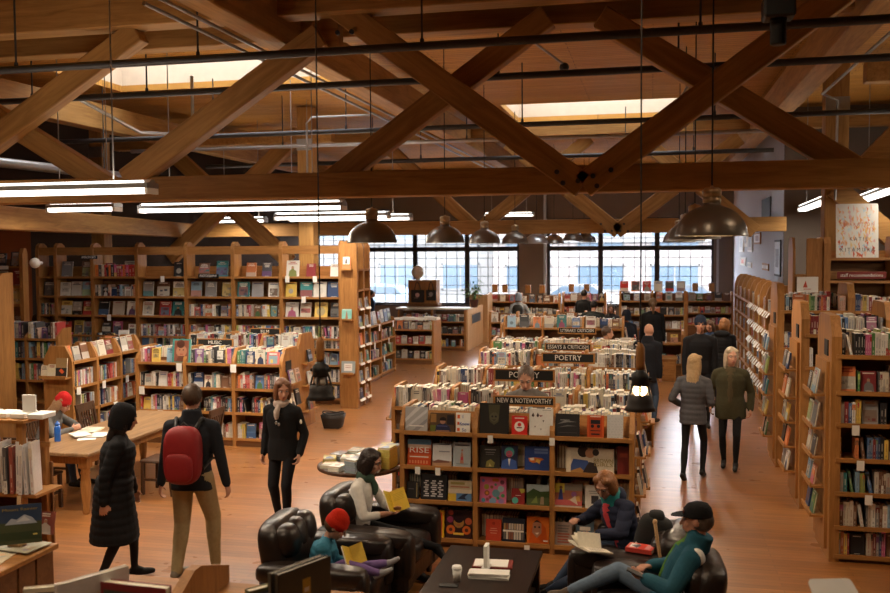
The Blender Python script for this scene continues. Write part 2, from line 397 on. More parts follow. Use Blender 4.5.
parked_car('light blue car parked outside, seen through the left windows', -13.5, 46, (.07, .12, .16))
parked_car('white car parked outside behind the window left of the tall red bookcase', -3.4, 46.5, (.16, .16, .16))
parked_car('grey car parked outside behind the right-hand windows', 1.7, 46, (.06, .065, .07))

# ================================================================ roof timbers
def px_beam(mb, p, q, y, w, h):
    a, c = at_y(p[0], p[1], y), at_y(q[0], q[1], y); d = (c-a).normalized(); up = Vector((0, 1, 0)).cross(d)
    mb.beam(a, c, w, h, up)
def part_beam(t, name, p, q, y, w, h, mat):       # a sloping member of a truss, in the truss's own frame
    a, c = at_y(p[0], p[1], y), at_y(q[0], q[1], y); L = (c-a).length
    mb = MB(); mb.cbox(-L/2, L/2, -w/2, w/2, -h/2, h/2, .012); o = mb.build(name, 'timber', t)
    d = (c-a)/L
    o.location = (a+c)/2 - t.location; o.rotation_euler = (0, -math.atan2(d.z, d.x), 0)
    return o
def bolts(t, pts, y):
    for px, py in pts:
        a = at_y(px, py, y) - t.location; one('cyl', a, a+Vector((0, -.03, 0)), .028, n=8).build('bolt', 'pipe', t)
TY = 10.5
t = thing('roof_truss', 'great timber truss crossing the whole room overhead, nearest, with two big X braces', 'roof truss', (-3, TY, 3.77))
one('cbox', -10.9, 9.9, -.15, .15, 0, .30, .012).build('bottom_chord', 'timber', t)
one('cbox', -10.9, 9.9, -.38, -.05, 2.10, 2.55, .012).build('top_chord', 'timber', t)
one('cbox', -10.9, 9.9, .34, .62, 1.98, 2.4, .012).build('top_chord', 'timber', t)
for p, q in (((583, 186), (338, 8)), ((583, 186), (862, -22)), ((322, 36), (128, 181)), ((-40, 167), (140, 32))): part_beam(t, 'brace', p, q, TY-.13, .2, .29, 'timber')
for p, q in (((325, 187), (548, 17)), ((600, 18), (872, 180)), ((-60, 80), (110, 186))): part_beam(t, 'brace', p, q, TY+.12, .2, .27, 'timber')
one('cbox', -.85, -.62, -.1, .1, 1.75, 2.2, .01).build('hanger_block', 'timber', t)
bolts(t, [(557, 172), (563, 183), (578, 181), (593, 176), (597, 186), (611, 170), (338, 33), (352, 32)], TY-.24)
t = thing('roof_truss', 'second timber truss deeper in the room, before the windows, V at its middle', 'roof truss', (-3, 22, 3.5))
one('cbox', -9.1, 5.95, -.15, .15, 0, .33, .012).build('bottom_chord', 'timber', t)
one('cbox', -10.9, 9.9, -.15, .15, 2.3, 2.65, .012).build('top_chord', 'timber', t)
for p, q in (((619, 232), (508, 143)), ((616, 232), (740, 138)), ((755, 232), (640, 138))): part_beam(t, 'brace', p, q, 21.87, .2, .33, 'timber')
for p, q in (((478, 230), (590, 138)), ((478, 230), (380, 140)),): part_beam(t, 'brace', p, q, 22.12, .2, .3, 'timber')
bolts(t, [(601, 224), (605, 231), (612, 231), (620, 231), (628, 231), (624, 224)], 21.75)
t = thing('roof_truss', 'third timber truss farthest back, close under the roof boards near the window wall', 'roof truss', (-3, 29.5, 5.35))
one('cbox', -10.9, 5.95, -.15, .15, 0, .3, .012).build('bottom_chord', 'timber', t)
t = thing('cross_brace', 'pair of crossed timber braces standing out above the tall back bookcases', 'brace', (-9, 20.2, 3))
for p, q, y in (((170, 258), (300, 133), 20.1), ((290, 262), (176, 156), 20.4)): part_beam(t, 'brace', p, q, y, .22, .36, 'timber')
def column(label, x, y, w, h=ZC):
    t = thing('column', label, 'column', (x, y, 0))
    one('cbox', -w/2, w/2, -w/2, w/2, 0, h, .015).build('post', 'timber_z', t)
    one('box', -w/2-.006, w/2+.006, -w/2-.012, -w/2+.01, h-.95, h-.7).build('steel_plate', 'steel', t)
    return t
column('square timber column rising behind the tall back bookcases, below the left girder', -7.5, 19.4, .35, 6.3)
column('square timber column behind the poster on the right', 2.96, 16.4, .36, 6.3)
column('pale timber column far left beside the big steel pipe', -12.75, 19.5, .34, 6.3)
def girder(label, p0, p1, w, h, mat='timber_y'):
    p0, p1 = Vector(p0), Vector(p1); c = (p0+p1)/2; d = p1-p0; L = d.length
    t = one('cbox', -w/2, w/2, -L/2, L/2, -h/2, h/2, .012).build('girder', mat, None, c)
    t.rotation_euler = (math.asin(d.z/L), 0, -math.atan2(d.x, d.y))
    return tag(t, label, 'beam')
girder('long roof girder running towards the windows, left of centre, carrying two conduits', (-4.42, 7.5, 5.85), (-4.42, 35.9, 5.85), .32, .5)
girder('long roof girder running towards the windows over the right-hand bookcases', (2.32, 7.5, 5.85), (2.32, 35.9, 5.85), .36, .5)
girder('far-left roof girder running back beside the left skylight', (-10.75, 10.8, 5.8), (-10.75, 35.9, 5.8), .32, .5)
girder('pale low timber beam along the left side above the bookcases', (-9.0, 10.7, 3.64), (-11.5, 21.8, 3.65), .3, .34)
girder('short timber cross beam joining the left column under the roof', (-11, 19.4, 5.68), (-6.9, 19.4, 5.68), .25, .3, 'timber')
girder('short timber cross beam at the top of the right column', (3.4, 16.4, 6.0), (6.9, 16.4, 6.0), .28, .34, 'timber')
mb = MB(); px_beam(mb, (834, 188), (900, 244), 16.25, .24, .32)
tag(mb.build('knee_brace', 'timber'), 'sloping timber brace beside the poster, springing from the right column', 'brace')
mb = MB(); px_beam(mb, (862, 172), (905, 128), 14.8, .24, .34)
tag(mb.build('knee_brace', 'timber'), 'pale sloping timber brace above the truss at the far right edge', 'brace')

# ================================================================ pipes and conduits
def pipe(label, pts, r, mat='pipe', hangers=(), name='sprinkler_pipe', cat='pipe'):
    mb = MB(); mb.tube(pts, r, 8); o = mb.build(name, mat); tag(o, label, cat)
    for x, y, z in hangers:
        h = MB(); h.cyl((x, y, z), (x, y, ZC), .012, n=6); h.cyl((x, y, z-.01), (x, y, z+.09), r*.5, n=8); h.build('hanger', 'pipe', o)
    return o
pipe('dark sprinkler pipe nearest, just in front of the big truss', [(-12, 9.4, 5.25), (6.5, 9.4, 5.28)], .045, hangers=[(x, 9.4, 5.25) for x in (-7.2, -4.9, -2.35, .45, 2.9)])
pipe('dark sprinkler pipe just behind the big truss', [(-13, 11.55, 5.29), (6.5, 11.55, 5.33)], .045, hangers=[(x, 11.55, 5.3) for x in (-8.6, -6.8, -1.9, .3, 2.7)])
pipe('third dark sprinkler pipe under the roof, behind both X braces', [(-12, 15.9, 5.28), (6.5, 15.9, 5.3)], .045, hangers=[(x, 15.9, 5.3) for x in (-8, -5.4, -2.2, 1.0)])
pipe('grey sprinkler pipe beyond the near skylight', [(-11, 18, 5.3), (2.5, 18, 5.3)], .04, 'conduit', hangers=[(x, 18, 5.3) for x in (-7.5, -3.6)])
pipe('dark sprinkler pipe in front of the second truss', [(-11, 21.4, 5.26), (2.6, 21.4, 5.28)], .05, hangers=[(x, 21.4, 5.3) for x in (-6.6, -5.4, -.6, .9)])
pipe('fat steel pipe running back along the left wall', [(-10.5, 12.5, 4.62), (-10.5, 22, 4.72)], .085, 'steel', hangers=[(-10.5, 16.2, 4.66)], name='steel_pipe')
pipe('upper of two grey conduits strapped to the left girder', [(-4.62, 8, 5.57), (-4.62, 30, 5.57)], .022, 'conduit', name='conduit', cat='conduit')
pipe('lower of two grey conduits strapped to the left girder', [(-4.72, 8, 5.5), (-4.72, 30, 5.5)], .022, 'conduit', name='conduit', cat='conduit')
pipe('grey conduit strapped under the right girder, ending in a drop', [(2.62, 8, 5.56), (2.62, 15.6, 5.56), (2.9, 15.9, 5.5), (2.9, 16.0, 3.9)], .022, 'conduit', name='conduit', cat='conduit')
pipe('grey bent branch pipe below the left skylight', [(-7.9, 11.6, 5.3), (-7.9, 13.2, 5.02), (-7.1, 13.4, 4.98), (-7.1, 13.4, 5.9)], .028, 'steel', name='branch_pipe')
pipe('slim grey conduit dropping to the pendant row under the left girder', [(-4.8, 15.5, 5.5), (-5.9, 15.5, 5.5), (-6.0, 15.5, 5.4), (-6.0, 15.5, 4.1)], .018, 'conduit', name='conduit', cat='conduit')
pipe('grey conduit with a round black head between the braces', [(-1.9, 13.4, 6.3), (-1.35, 14.3, 5.98)], .02, 'conduit', name='sprinkler_drop')
mb = MB(); mb.ball((-1.33, 14.33, 5.93), .075); tag(mb.build('smoke_detector', 'black'), 'round black ball hanging at the end of a conduit left of the right skylight', 'detector')
pipe('grey sloping conduit above the right X brace', [(.55, 11.5, 5.33), (.2, 11.9, 4.75)], .02, 'conduit', name='sprinkler_drop')
# a dark spot can on its bracket, hanging in from above the right
t = thing('spot_light', 'dark can-shaped spotlight hanging from a bracket above the right X brace', 'spotlight', tuple(at_y(778, 45, 6.2)))
mb = MB(); mb.lathe([(.0, 0), (.044, 0), (.05, .01), (.05, .15), (.055, .16), (.0, .16)], 20); mb.build('lamp_can', 'black', t)
one('cbox', -.095, .095, -.095, .095, .16, .30, .012).build('ballast_box', 'black', t)
mb = MB(); mb.cyl((0, 0, .3), (0, 0, 1.9), .02, n=8); mb.build('stem', 'black', t)
mb = MB(); mb.cbox(-.3, .55, -.12, .12, .33, .42, .01); mb.build('mounting_plate', 'timber', t)

# ================================================================ lamps
def spot(loc, energy, col, size=150, blend=.6, r=.08):
    l = bpy.data.lights.new('lamp_light', 'SPOT'); l.energy = energy; l.color = col; l.spot_size = rad(size); l.spot_blend = blend; l.shadow_soft_size = r
    o = bpy.data.objects.new('lamp_light', l); COL.objects.link(o); o.location = loc; return o
def pendant(label, x, y, z, mat, group, dia=.62, e=70):
    t = thing('pendant_lamp', label, 'lamp', (x, y, z), group=group)
    R = dia/2
    mb = MB(); pr = [(R*1.02, 0), (R*1.02, .012)] + [(R*math.cos(a*PI/180), .012+R*.86*math.sin(a*PI/180)) for a in range(6, 78, 8)] + [(.075, .28), (.075, .30)]
    mb.lathe(pr, 40); mb.build('lamp_shade', mat, t)
    mb = MB(); mb.lathe([(R*1.0, .004)] + [(R*.97*math.cos(a*PI/180), .008+R*.83*math.sin(a*PI/180)) for a in range(4, 80, 8)] + [(.0, .262)], 40); mb.build('inner_shade', 'lampin', t)
    mb = MB(); mb.lathe([(.0, .295), (.078, .295), (.08, .33), (.072, .335), (.072, .355), (.082, .36), (.082, .41), (.06, .43), (.02, .435), (.0, .46)], 24)
    for k in range(16):
        a = 2*PI*k/16; mb.box(.074*math.cos(a)-.004, .074*math.cos(a)+.004, .074*math.sin(a)-.004, .074*math.sin(a)+.004, .335, .36)
    mb.build('socket_cap', 'aluminium' if mat == 'aluminium' else 'brass', t)
    mb = MB(); mb.cyl((0, 0, .44), (0, 0, ZC-z), .008, n=6); mb.build('cord', 'cord', t)
    mb = MB(); mb.ball((0, 0, .13), (.055, .055, .075)); mb.build('bulb', 'bulb', t)
    spot((x, y, z+.05), e, (1, .78, .54), 158, .5, .10)
    return t
RIM = 3.27
ordn = ['first', 'second', 'third', 'fourth', 'fifth', 'sixth', 'seventh', 'eighth', 'ninth', 'tenth', 'eleventh', 'twelfth']
rowA = ['large bronze dome lamp, nearest of the middle row, hanging beside the left window', 'bronze dome lamp, second of the middle row counting from the big one', 'bronze dome lamp with shiny left edge, third of the middle row',
        'smaller bronze dome lamp, fourth of the middle row', 'silvery dome lamp, fifth of the middle row', 'small silvery dome lamp, last in the middle row, beside the pier']
PEND_E = 150
for i, y in enumerate((11.15, 14.4, 17.9, 21.5, 25.0, 28.4)):
    pendant(rowA[i], at_y((372,445,484.5,515,536.5,554)[i], 243, y).x, y, RIM-.035+.012*i, 'bronze' if i < 4 else 'aluminium', 'middle row of dome lamps', e=PEND_E)
rowB = ['largest dome lamp, bronze with glowing rim, hanging above the aisle on the right', 'dome lamp right behind the largest one above the aisle', 'dome lamp with bright chrome edge, third above the aisle', 'dome lamp last above the aisle, nearly hidden by the others']
for i, y in enumerate((8.55, 11.9, 15.3, 18.7)):
    pendant(rowB[i], .52, y, RIM-.02, 'bronze' if i != 2 else 'aluminium', 'right row of dome lamps', e=PEND_E*(.8 if i == 0 else 1))
for i, (px, y) in enumerate(((573, 26), (584, 29.5), (589, 33))):
    pendant(['small dark dome lamp just right of the pier', 'small dark dome lamp between two others right of the pier', 'tiny dark dome lamp, rightmost of the three past the pier'][i], at_y(px, 240, y).x, y, 3.36, 'bronze', 'far dome lamps', .56, e=PEND_E*.7)
# high lamps over the reading corner, under the roof and above the picture
for i, (x, y) in enumerate(((-7.2, 6.4), (-4.0, 6.0), (-.4, 5.2), (-9.8, 8.8), (-3.0, 2.2), (3.4, 7.6))):
    t = pendant('bronze dome lamp high under the roof over the reading corner, above the picture', x, y, 5.55, 'bronze', 'high dome lamps over the reading corner', e=0)
    spot((x, y, 5.6), (290 if x < -1 else 110), (1, .78, .54), 140, .6, .12)

def fluorescent(label, x0, x1, y, z, tube='tube', e=60, rot=0, hang=True):
    L = x1-x0; t = thing('fluorescent_light', label, 'light', ((x0+x1)/2, y, z), rot)
    mb = MB(); mb.prism([(-.03, .085), (.03, .085), (.06, .055), (.112, .045), (.112, -.005), (-.112, -.005), (-.112, .045), (-.06, .055)], 'x', -L/2, L/2); mb.build('housing', 'conduit', t)
    for sx in (-L/2, L/2-.03): one('box', sx, sx+.03, -.11, .11, -.065, .0).build('end_cap', 'white', t)
    mb = MB(); mb.prism([(-.105, -.005), (-.10, -.035), (-.07, -.055), (.07, -.055), (.10, -.035), (.105, -.005)], 'x', -L/2+.03, L/2-.03); mb.build('diffuser', 'diffuser', t)
    for s in (-1, 1): one('cyl', (-L/2+.06, s*.08, .06), (L/2-.06, s*.08, .06), .014, n=10).build('tube', 'diffuser', t)
    if hang:
        for sx in (-.7, .7): one('cyl', (sx*L/2, 0, .08), (sx*L/2, 0, ZC-z), .008, n=6).build('hanging_rod', 'conduit', t)
    if e:
        l = bpy.data.lights.new('lamp_light', 'AREA'); l.shape = 'RECTANGLE'; l.size = L*.95; l.size_y = .2; l.energy = e; l.color = (1, .86, .68)
        o = bpy.data.objects.new('lamp_light', l); COL.objects.link(o); o.location = (t.location.x, y, z-.075); o.rotation_euler = (0, 0, rot)
        l2_ = l.copy(); l2_.energy = e*.22; o2 = bpy.data.objects.new('lamp_light', l2_); COL.objects.link(o2); o2.location = (t.location.x, y, z+.1); o2.rotation_euler = (PI, 0, rot)
    return t
FL_E = 75
fluorescent('long two-tube fluorescent light at the left edge, in front of the big truss', -8.0, -5.02, 8.6, 3.80, e=FL_E*1.5)
fluorescent('long bright fluorescent light right under the big truss at left', -7.5, -4.28, 12.5, 3.78, 'tube_far', e=FL_E*2.4)
fluorescent('fluorescent light over the tall back bookcases, near the large dome lamp', -7.0, -4.75, 16.4, 3.78, e=FL_E)
fluorescent('second fluorescent light over the tall back bookcases, behind the other', -7.6, -4.9, 18.6, 3.82, e=FL_E)
q = at_y(84, 207.5, 11.8); fluorescent('thin fluorescent light far left, mostly hidden by the truss', q.x-.55, q.x+.55, 11.8, q.z, 'tube_far', e=FL_E*.3)
fluorescent('short fluorescent light half hidden behind the crossed braces', -10.6, -9.3, 21.2, 3.9, 'tube_far', e=FL_E)
for lab, A_, B_, en in (('fluorescent light sloping away left of the timber column behind the poster', at_y(803, 210, 21.8), at_y(832, 196, 17.2), .8), ('fluorescent light at the right edge above the poster, beyond the column', at_y(863, 199, 19.0), at_y(906, 184, 14.6), .5)):
    L_ = (B_-A_).length; c_ = (A_+B_)/2; fluorescent(lab, c_.x-L_/2, c_.x+L_/2, c_.y, c_.z, 'tube_far', e=FL_E*en, rot=math.atan2(B_.y-A_.y, B_.x-A_.x))
fluorescent('fluorescent light over the right-hand rows, beyond the right edge of the picture', 3.6, 5.6, 10.2, 3.8, e=FL_E*1.4)  # unseen fixture, added to brighten the poster and the right cases
fluorescent('second fluorescent light over the right-hand rows, beyond the right edge', 4.6, 6.4, 13.0, 3.9, e=FL_E*1.4)  # another unseen fixture added as fill for the right rows
fluorescent('cool fluorescent light high in the far middle of the room', -5.6, -3.9, 31, 4.3, 'tube_far', e=FL_E*.6)

# ---------------------------------------------------------------- two lamps hung low on long cords
def cord_lamp(label, x, y, z, s, lit):
    t = thing('hanging_lamp', label, 'lamp', (x, y, z), group='low lamps on long cords')
    mb = MB(); mb.tube([(0, 0, .44*s), (.002, 0, 1.2), (-.001, 0, 2), (0, 0, ZC-z)], .0055, 6); mb.build('cord', 'cord', t)
    mb = MB(); mb.lathe([(0, .27*s), (.026*s, .27*s), (.03*s, .3*s), (.03*s, .41*s), (.02*s, .435*s), (.008, .45*s)], 14); mb.build('wooden_sleeve', 'case', t)
    mb = MB(); mb.lathe([(0, .165*s), (.062*s, .165*s), (.055*s, .19*s), (.06*s, .2*s), (.058*s, .24*s), (.03*s, .26*s), (.03*s, .27*s), (0, .27*s)], 18)
    mb.cyl((-.075*s, 0, .21*s), (.075*s, 0, .21*s), .012*s, n=8); mb.build('socket', 'black', t)
    mb = MB(); mb.ball((0, 0, .132*s), (.046*s, .046*s, .04*s)); mb.build('bulb', 'bulb' if lit else 'lampin', t)
    mb = MB()
    for k in range(6):
        a = 2*PI*(k+.5)/6; mb.tube([(.058*s*math.cos(a), .058*s*math.sin(a), .168*s), (.066*s*math.cos(a), .066*s*math.sin(a), .13*s), (.076*s*math.cos(a), .076*s*math.sin(a), .1*s)], .008*s, 6)
    mb.lathe([(.068*s, .108*s), (.079*s, .10*s), (.084*s, .06*s), (.088*s, .03*s), (.105*s, 0), (.1*s, 0), (.082*s, .03*s), (.078*s, .06*s), (.072*s, .098*s)], 24)
    mb.build('lamp_cage', 'pipe', t)
    if lit:
        l = bpy.data.lights.new('lamp_light', 'POINT'); l.energy = 4; l.color = (1, .62, .3); l.shadow_soft_size = .04
        o = bpy.data.objects.new('lamp_light', l); COL.objects.link(o); o.location = (x, y, z+.1*s)
p = at_y(640, 410, 6.2); cord_lamp('low cord lamp with glowing bulb and notched metal shade, hanging over the poetry shelves', p.x, p.y, p.z, 1.0, True)
p = at_y(321, 399, 6.2); cord_lamp('low cord lamp, unlit and dark, hanging in front of the left bookcase end', p.x, p.y, p.z, 1.0, False)

# ---------------------------------------------------------------- daylight
w = bpy.data.worlds.new('overcast_sky'); SC.world = w; w.use_nodes = True; nt = w.node_tree
bg = nt.nodes['Background']; tc = nd(nt, 'ShaderNodeTexCoord'); sp = nd(nt, 'ShaderNodeSeparateXYZ'); nt.links.new(tc.outputs['Generated'], sp.inputs[0])
cr = nd(nt, 'ShaderNodeValToRGB'); cr.color_ramp.elements[0].position = .45; cr.color_ramp.elements[0].color = (.80, .86, .95, 1); cr.color_ramp.elements[1].position = .75; cr.color_ramp.elements[1].color = (.95, .97, 1, 1)
nt.links.new(sp.outputs['Z'], cr.inputs['Fac']); nt.links.new(cr.outputs['Color'], bg.inputs['Color']); bg.inputs['Strength'].default_value = 34.0
vs_ = SC.view_settings; vs_.view_transform = 'Standard'; vs_.look = 'None'; vs_.gamma = 1; vs_.use_curve_mapping = False; vs_.exposure = -0.08
SC.cycles.use_denoising = True
SC.cycles.max_bounces = 6; SC.cycles.diffuse_bounces = 4; SC.cycles.glossy_bounces = 3; SC.cycles.transparent_max_bounces = 8
SC.cycles.sample_clamp_indirect = 6.0
# ================================================================ books
PAL = [((.80,.78,.72),'white',13), ((.72,.66,.52),'cream',9), ((.55,.50,.42),'beige',6), ((.03,.03,.035),'black',11), ((.09,.09,.10),'charcoal',5), ((.30,.30,.31),'grey',4),
       ((.03,.07,.20),'navy blue',4), ((.08,.20,.45),'blue',4), ((.25,.45,.62),'light blue',3), ((.03,.26,.28),'teal',3), ((.52,.035,.03),'red',5), ((.30,.03,.035),'dark red',3),
       ((.72,.20,.04),'orange',4), ((.80,.55,.06),'yellow',4), ((.10,.28,.08),'green',2), ((.40,.50,.10),'lime green',1), ((.60,.10,.28),'pink',2), ((.20,.08,.25),'purple',1), ((.22,.10,.05),'brown',4), ((.66,.40,.28),'salmon',2)]
_pw = [p[2] for p in PAL]
CN = {p[1]: p[0] for p in PAL}
def pick(r=RND): p = r.choices(PAL, _pw)[0]; k = r.uniform(.75, 1.08); g = sum(p[0])/3; return tuple(min(.85, (c*.84+g*.16)*k) for c in p[0]), p[1]
PAGE = (.80, .74, .60)
BOOKS = []          # every book of the shop; the largest in view become objects, the rest one mass
def lum(c): return .3*c[0]+.6*c[1]+.1*c[2]
def contrast(c, r): return (.82,.78,.70) if lum(c) < .3 else r.choice([(.04,.04,.05), (.35,.04,.04), (.04,.08,.25), (.25,.12,.05)])
def art_geo(mb, w, h, art, mat=1):
    """cover design: rectangles, discs and polygons in cover units, u across, v up"""
    for i, a in enumerate(art):
        y = -.0006 - .00035*i; k = a[0]; col = a[-1]
        X = lambda u: (u-.5)*w
        if k == 'r': _, u0, v0, u1, v1, _c = a; mb.quad((X(u0), y, v0*h), (X(u1), y, v0*h), (X(u1), y, v1*h), (X(u0), y, v1*h), mat, col)
        elif k == 'c':
            _, u, v, r, _c = a; n = 14; mb.add([(X(u)+r*w*math.cos(2*PI*j/n), y, v*h+r*w*math.sin(2*PI*j/n)) for j in range(n)], [tuple(range(n))], mat, col)
        elif k == 'p': mb.add([(X(u), y, v*h) for u, v in a[1]], [tuple(range(len(a[1])))], mat, col)
def rand_art(col, r):
    a = []; c2, _ = pick(r); c3, _ = pick(r); ink = contrast(col, r); t = r.random()
    mix = lambda p_, q_, k: tuple(p_[i]*(1-k)+q_[i]*k for i in range(3))
    if t < .45:                      # a picture: ground, far shapes, figure
        v0 = r.choice([.06, .1, .3]); v1 = r.choice([.6, .68, .95]); u0 = r.choice([0, .08, .14])
        g = mix(c2, (.3,.3,.28), .35); a.append(('r', u0, v0, 1-u0, v1, g))
        for k in range(r.randint(3, 6)):
            u, v = r.uniform(u0+.12, .88-u0), r.uniform(v0+.05, v1-.12); s_ = r.uniform(.06, .2)
            q = mix(mix(g, c3, r.random()), (.04,.03,.03), r.uniform(0,.6)); a.append(('p', [(max(u0,u-s_), max(v0,v-s_*.5)), (u, min(v1,v+s_*.9)), (min(1-u0,u+s_), max(v0,v-s_*.3))], q) if k % 2 else ('r', max(u0,u-s_), max(v0,v-.05), min(1-u0,u+s_*.8), min(v1,v+s_*.5), q))
    elif t < .6: a.append(('r', 0, 0, 1, r.uniform(.3,.5), mix(c2, col, .3)))
    elif t < .75: a.append(('p', [(.18,0),(.24,.36),(.4,.46),(.42,.62),(.5,.68),(.6,.62),(.6,.46),(.8,.36),(.86,0)], mix(c2, (.05,.04,.04), .4))); a.append(('r', .4, .5, .6, .62, (.42,.24,.15)))
    elif t < .85: a.append(('c', .5, .4, r.uniform(.2,.36), mix(c2, col, .4)))
    for k in range(r.choice([1,2,2,3])): v = .92-.1*k; e = r.uniform(.1,.3); a.append(('r', e, v-r.uniform(.04,.065), 1-e, v, mix(ink, col, .15)))
    if r.random() < .6: a.append(('r', .3, .04, .7, .07, mix(ink, col, .3)))
    return a
def book_geo(mb, b, fine=True):
    w, h, d, col = b['w'], b['h'], b['d'], b['col']; r = random.Random(b['seed']); t = .0035
    if b['face']:                       # front cover towards -y; spine at left
        if fine:
            mb.box(-w/2, w/2, 0, t, 0, h, 1, col); mb.box(-w/2, w/2, d-t, d, 0, h, 1, col); mb.box(-w/2, -w/2+t, 0, d, 0, h, 1, col)
            mb.box(-w/2+t, w/2-.005, t, d-t, .004, h-.005, 0, PAGE)
        else: mb.box(-w/2, w/2, 0, d, 0, h, 1, col); mb.quad((-w/2+.003, .003, h+.0006), (w/2-.003, .003, h+.0006), (w/2-.003, d-.003, h+.0006), (-w/2+.003, d-.003, h+.0006), 0, PAGE)
        art_geo(mb, w, h, b['art'] if b.get('art') else rand_art(col, r))
    else:                               # spine towards -y
        if fine:
            mb.box(-w/2, -w/2+.003, 0, d, 0, h, 1, col); mb.box(w/2-.003, w/2, 0, d, 0, h, 1, col); mb.box(-w/2+.003, w/2-.003, 0, .003, 0, h, 1, col)
            mb.box(-w/2+.003, w/2-.003, .003, d-.004, .003, h-.006, 0, PAGE)
        else: mb.box(-w/2, w/2, 0, d, 0, h, 1, col); mb.quad((-w/2+.003, .003, h+.0006), (w/2-.003, .003, h+.0006), (w/2-.003, d-.003, h+.0006), (-w/2+.003, d-.003, h+.0006), 0, PAGE)
        if b.get('back'): mb.quad((-w/2+.003, -.0006, .004), (w/2-.003, -.0006, .004), (w/2-.003, -.0006, h-.004), (-w/2+.003, -.0006, h-.004), 0, PAGE); return
        ink = contrast(col, r); c2 = pick(r)[0]; y = -.0007
        def bar(u0, u1, v0, v1, c): mb.quad(((u0-.5)*w, y, v0*h), ((u1-.5)*w, y, v0*h), ((u1-.5)*w, y, v1*h), ((u0-.5)*w, y, v1*h), 1, c)
        q = r.random()
        if q < .25: bar(0, 1, r.uniform(.6,.7), .9, c2)
        elif q < .4: bar(0, 1, 0, r.uniform(.15,.4), c2)
        a = r.uniform(.3, .42)
        y -= .0005
        ink = tuple(.45*i_+.55*c_ for i_, c_ in zip(ink, col)); bar(.34, .66, a, r.uniform(.62,.85), ink); bar(.36, .64, .14, .24, ink); bar(.3, .7, .04, .07, ink)
def book(Mw, w, h, d, face=False, col=None, cname=None, case='', shelf='', group='', art=None, title=None, label=None, keep=False, back=False, cat='book'):
    if col is None: col, cname = pick()
    b = dict(M=Mw, w=w, h=h, d=d, face=face, col=col, cname=cname or 'plain', case=case, shelf=shelf, group=group, art=art, title=title, label=label, keep=keep, back=back, seed=RND.randrange(1 << 30), cat=cat)
    BOOKS.append(b); return b
T4 = Matrix.Translation
def RZ(a): return Matrix.Rotation(a, 4, 'Z')
def RX(a): return Matrix.Rotation(a, 4, 'X')
def RY(a): return Matrix.Rotation(a, 4, 'Y')
def fill_spines(MC, x0, x1, z, y, hmax, case, shelf, group, dens=1.0, hmin=.19, d=.15, faces=.0, thick=(.014,.042), cols=None, back=False):
    """a run of upright books, some leaning, some turned face out"""
    x = x0+.006; r = RND
    hb = r.uniform(.2, .235)
    while x < x1-.02:
        if r.random() > dens:
            x += r.uniform(.03, .14); continue
        if faces and r.random() < faces and x1-x > .2:
            w = r.uniform(.13, .17); h = min(hmax, w*r.uniform(1.4, 1.55))
            book(MC @ T4((x+w/2+.01, y+.02, z)) @ RX(-.12), w, h, .025, True, case=case, shelf=shelf, group=group); x += w+.025; continue
        if r.random() < .12: hb = r.uniform(.19, .24)
        w = r.uniform(*thick); h = min(hmax, max(hmin, hb + r.uniform(-.02, .025)))
        if x+w > x1: break
        cc = r.choice(cols) if cols else None
        kw = dict(col=CN[cc], cname=cc) if cc else {}
        n = r.choice([1,1,1,1,2,3]) if w < .03 else 1
        for k in range(n):
            if x+w > x1-.004: break
            book(MC @ T4((x+w/2, y+r.uniform(0,.012), z)), w, h, d, case=case, shelf=shelf, group=group, back=back, **kw)
            if n > 1 and not kw: kw = dict(col=BOOKS[-1]['col'], cname=BOOKS[-1]['cname'])
            x += w+.0012
        if r.random() < .045 and x < x1-.13:
            a = r.uniform(.12, .24); w = r.uniform(.018,.03); h = r.uniform(.2,.23)
            book(MC @ T4((x+.004+w/2+h*math.sin(a), y+.006, z+w*math.sin(a)/2)) @ RY(-a), w, h, d, case=case, shelf=shelf, group=group); x += w+h*math.sin(a)+.02
def fill_faces(MC, x0, x1, z, y, hmax, case, shelf, group, n=3, wr=(.14,.19), tilt=.16, prob=1.0, big=1.0):
    seg = (x1-x0)/n; r = RND
    for k in range(n):
        if r.random() > prob: continue
        w = min(seg*.94, r.uniform(*wr)*big); h = min(hmax, w*r.uniform(1.25, 1.5))
        book(MC @ T4((x0+seg*(k+.5)+r.uniform(-1,1)*(seg-w)*.4, y, z)) @ RX(-tilt), w, h, r.uniform(.015,.035), True, case=case, shelf=shelf, group=group)

# ================================================================ bookcases
def case(name, label, cat, x, y, rz, widths, depth, levels, prof, group=None, t=.045, back=True, backtop=None, plinth=.1, rails=(), mats=('case', 'case_x'), shelf_d=None, ledge=True, inset=.0, z=0):
    """open bookcase: local x along it from 0, front at y = 0; prof is the (y, z) outline of its upright panels"""
    root = thing(name, label, cat, (x, y, z), rz, group)
    xs = [0]
    for w in widths: xs.append(xs[-1]+w)
    W = xs[-1]
    for i, xx in enumerate(xs):
        a = max(0, xx-t/2) if 0 < i < len(xs)-1 else (0 if i == 0 else W-t)
        mb = MB(); mb.prism(prof, 'x', a, a+t); mb.build('side_panel', mats[0], root)
    sd = shelf_d or depth
    for i in range(len(widths)):
        for lv in levels:
            mb = MB(); mb.box(xs[i]+t/2, xs[i+1]-t/2, inset, sd-.01, lv-.028, lv)
            if ledge: mb.box(xs[i]+t/2, xs[i+1]-t/2, inset-.012, inset+.006, lv-.03, lv+.012)
            mb.build('shelf', mats[1], root)
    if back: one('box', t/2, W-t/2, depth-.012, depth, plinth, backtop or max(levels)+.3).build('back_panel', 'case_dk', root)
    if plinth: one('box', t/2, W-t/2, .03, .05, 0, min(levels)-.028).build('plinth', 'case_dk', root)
    for z0, z1, yy in rails: one('box', t/2, W-t/2, yy, yy+.022, z0, z1).build('rail', mats[1], root)
    return root, T4((x, y, z)) @ RZ(rz), [(xs[i]+t*.55, xs[i+1]-t*.55) for i in range(len(widths))]
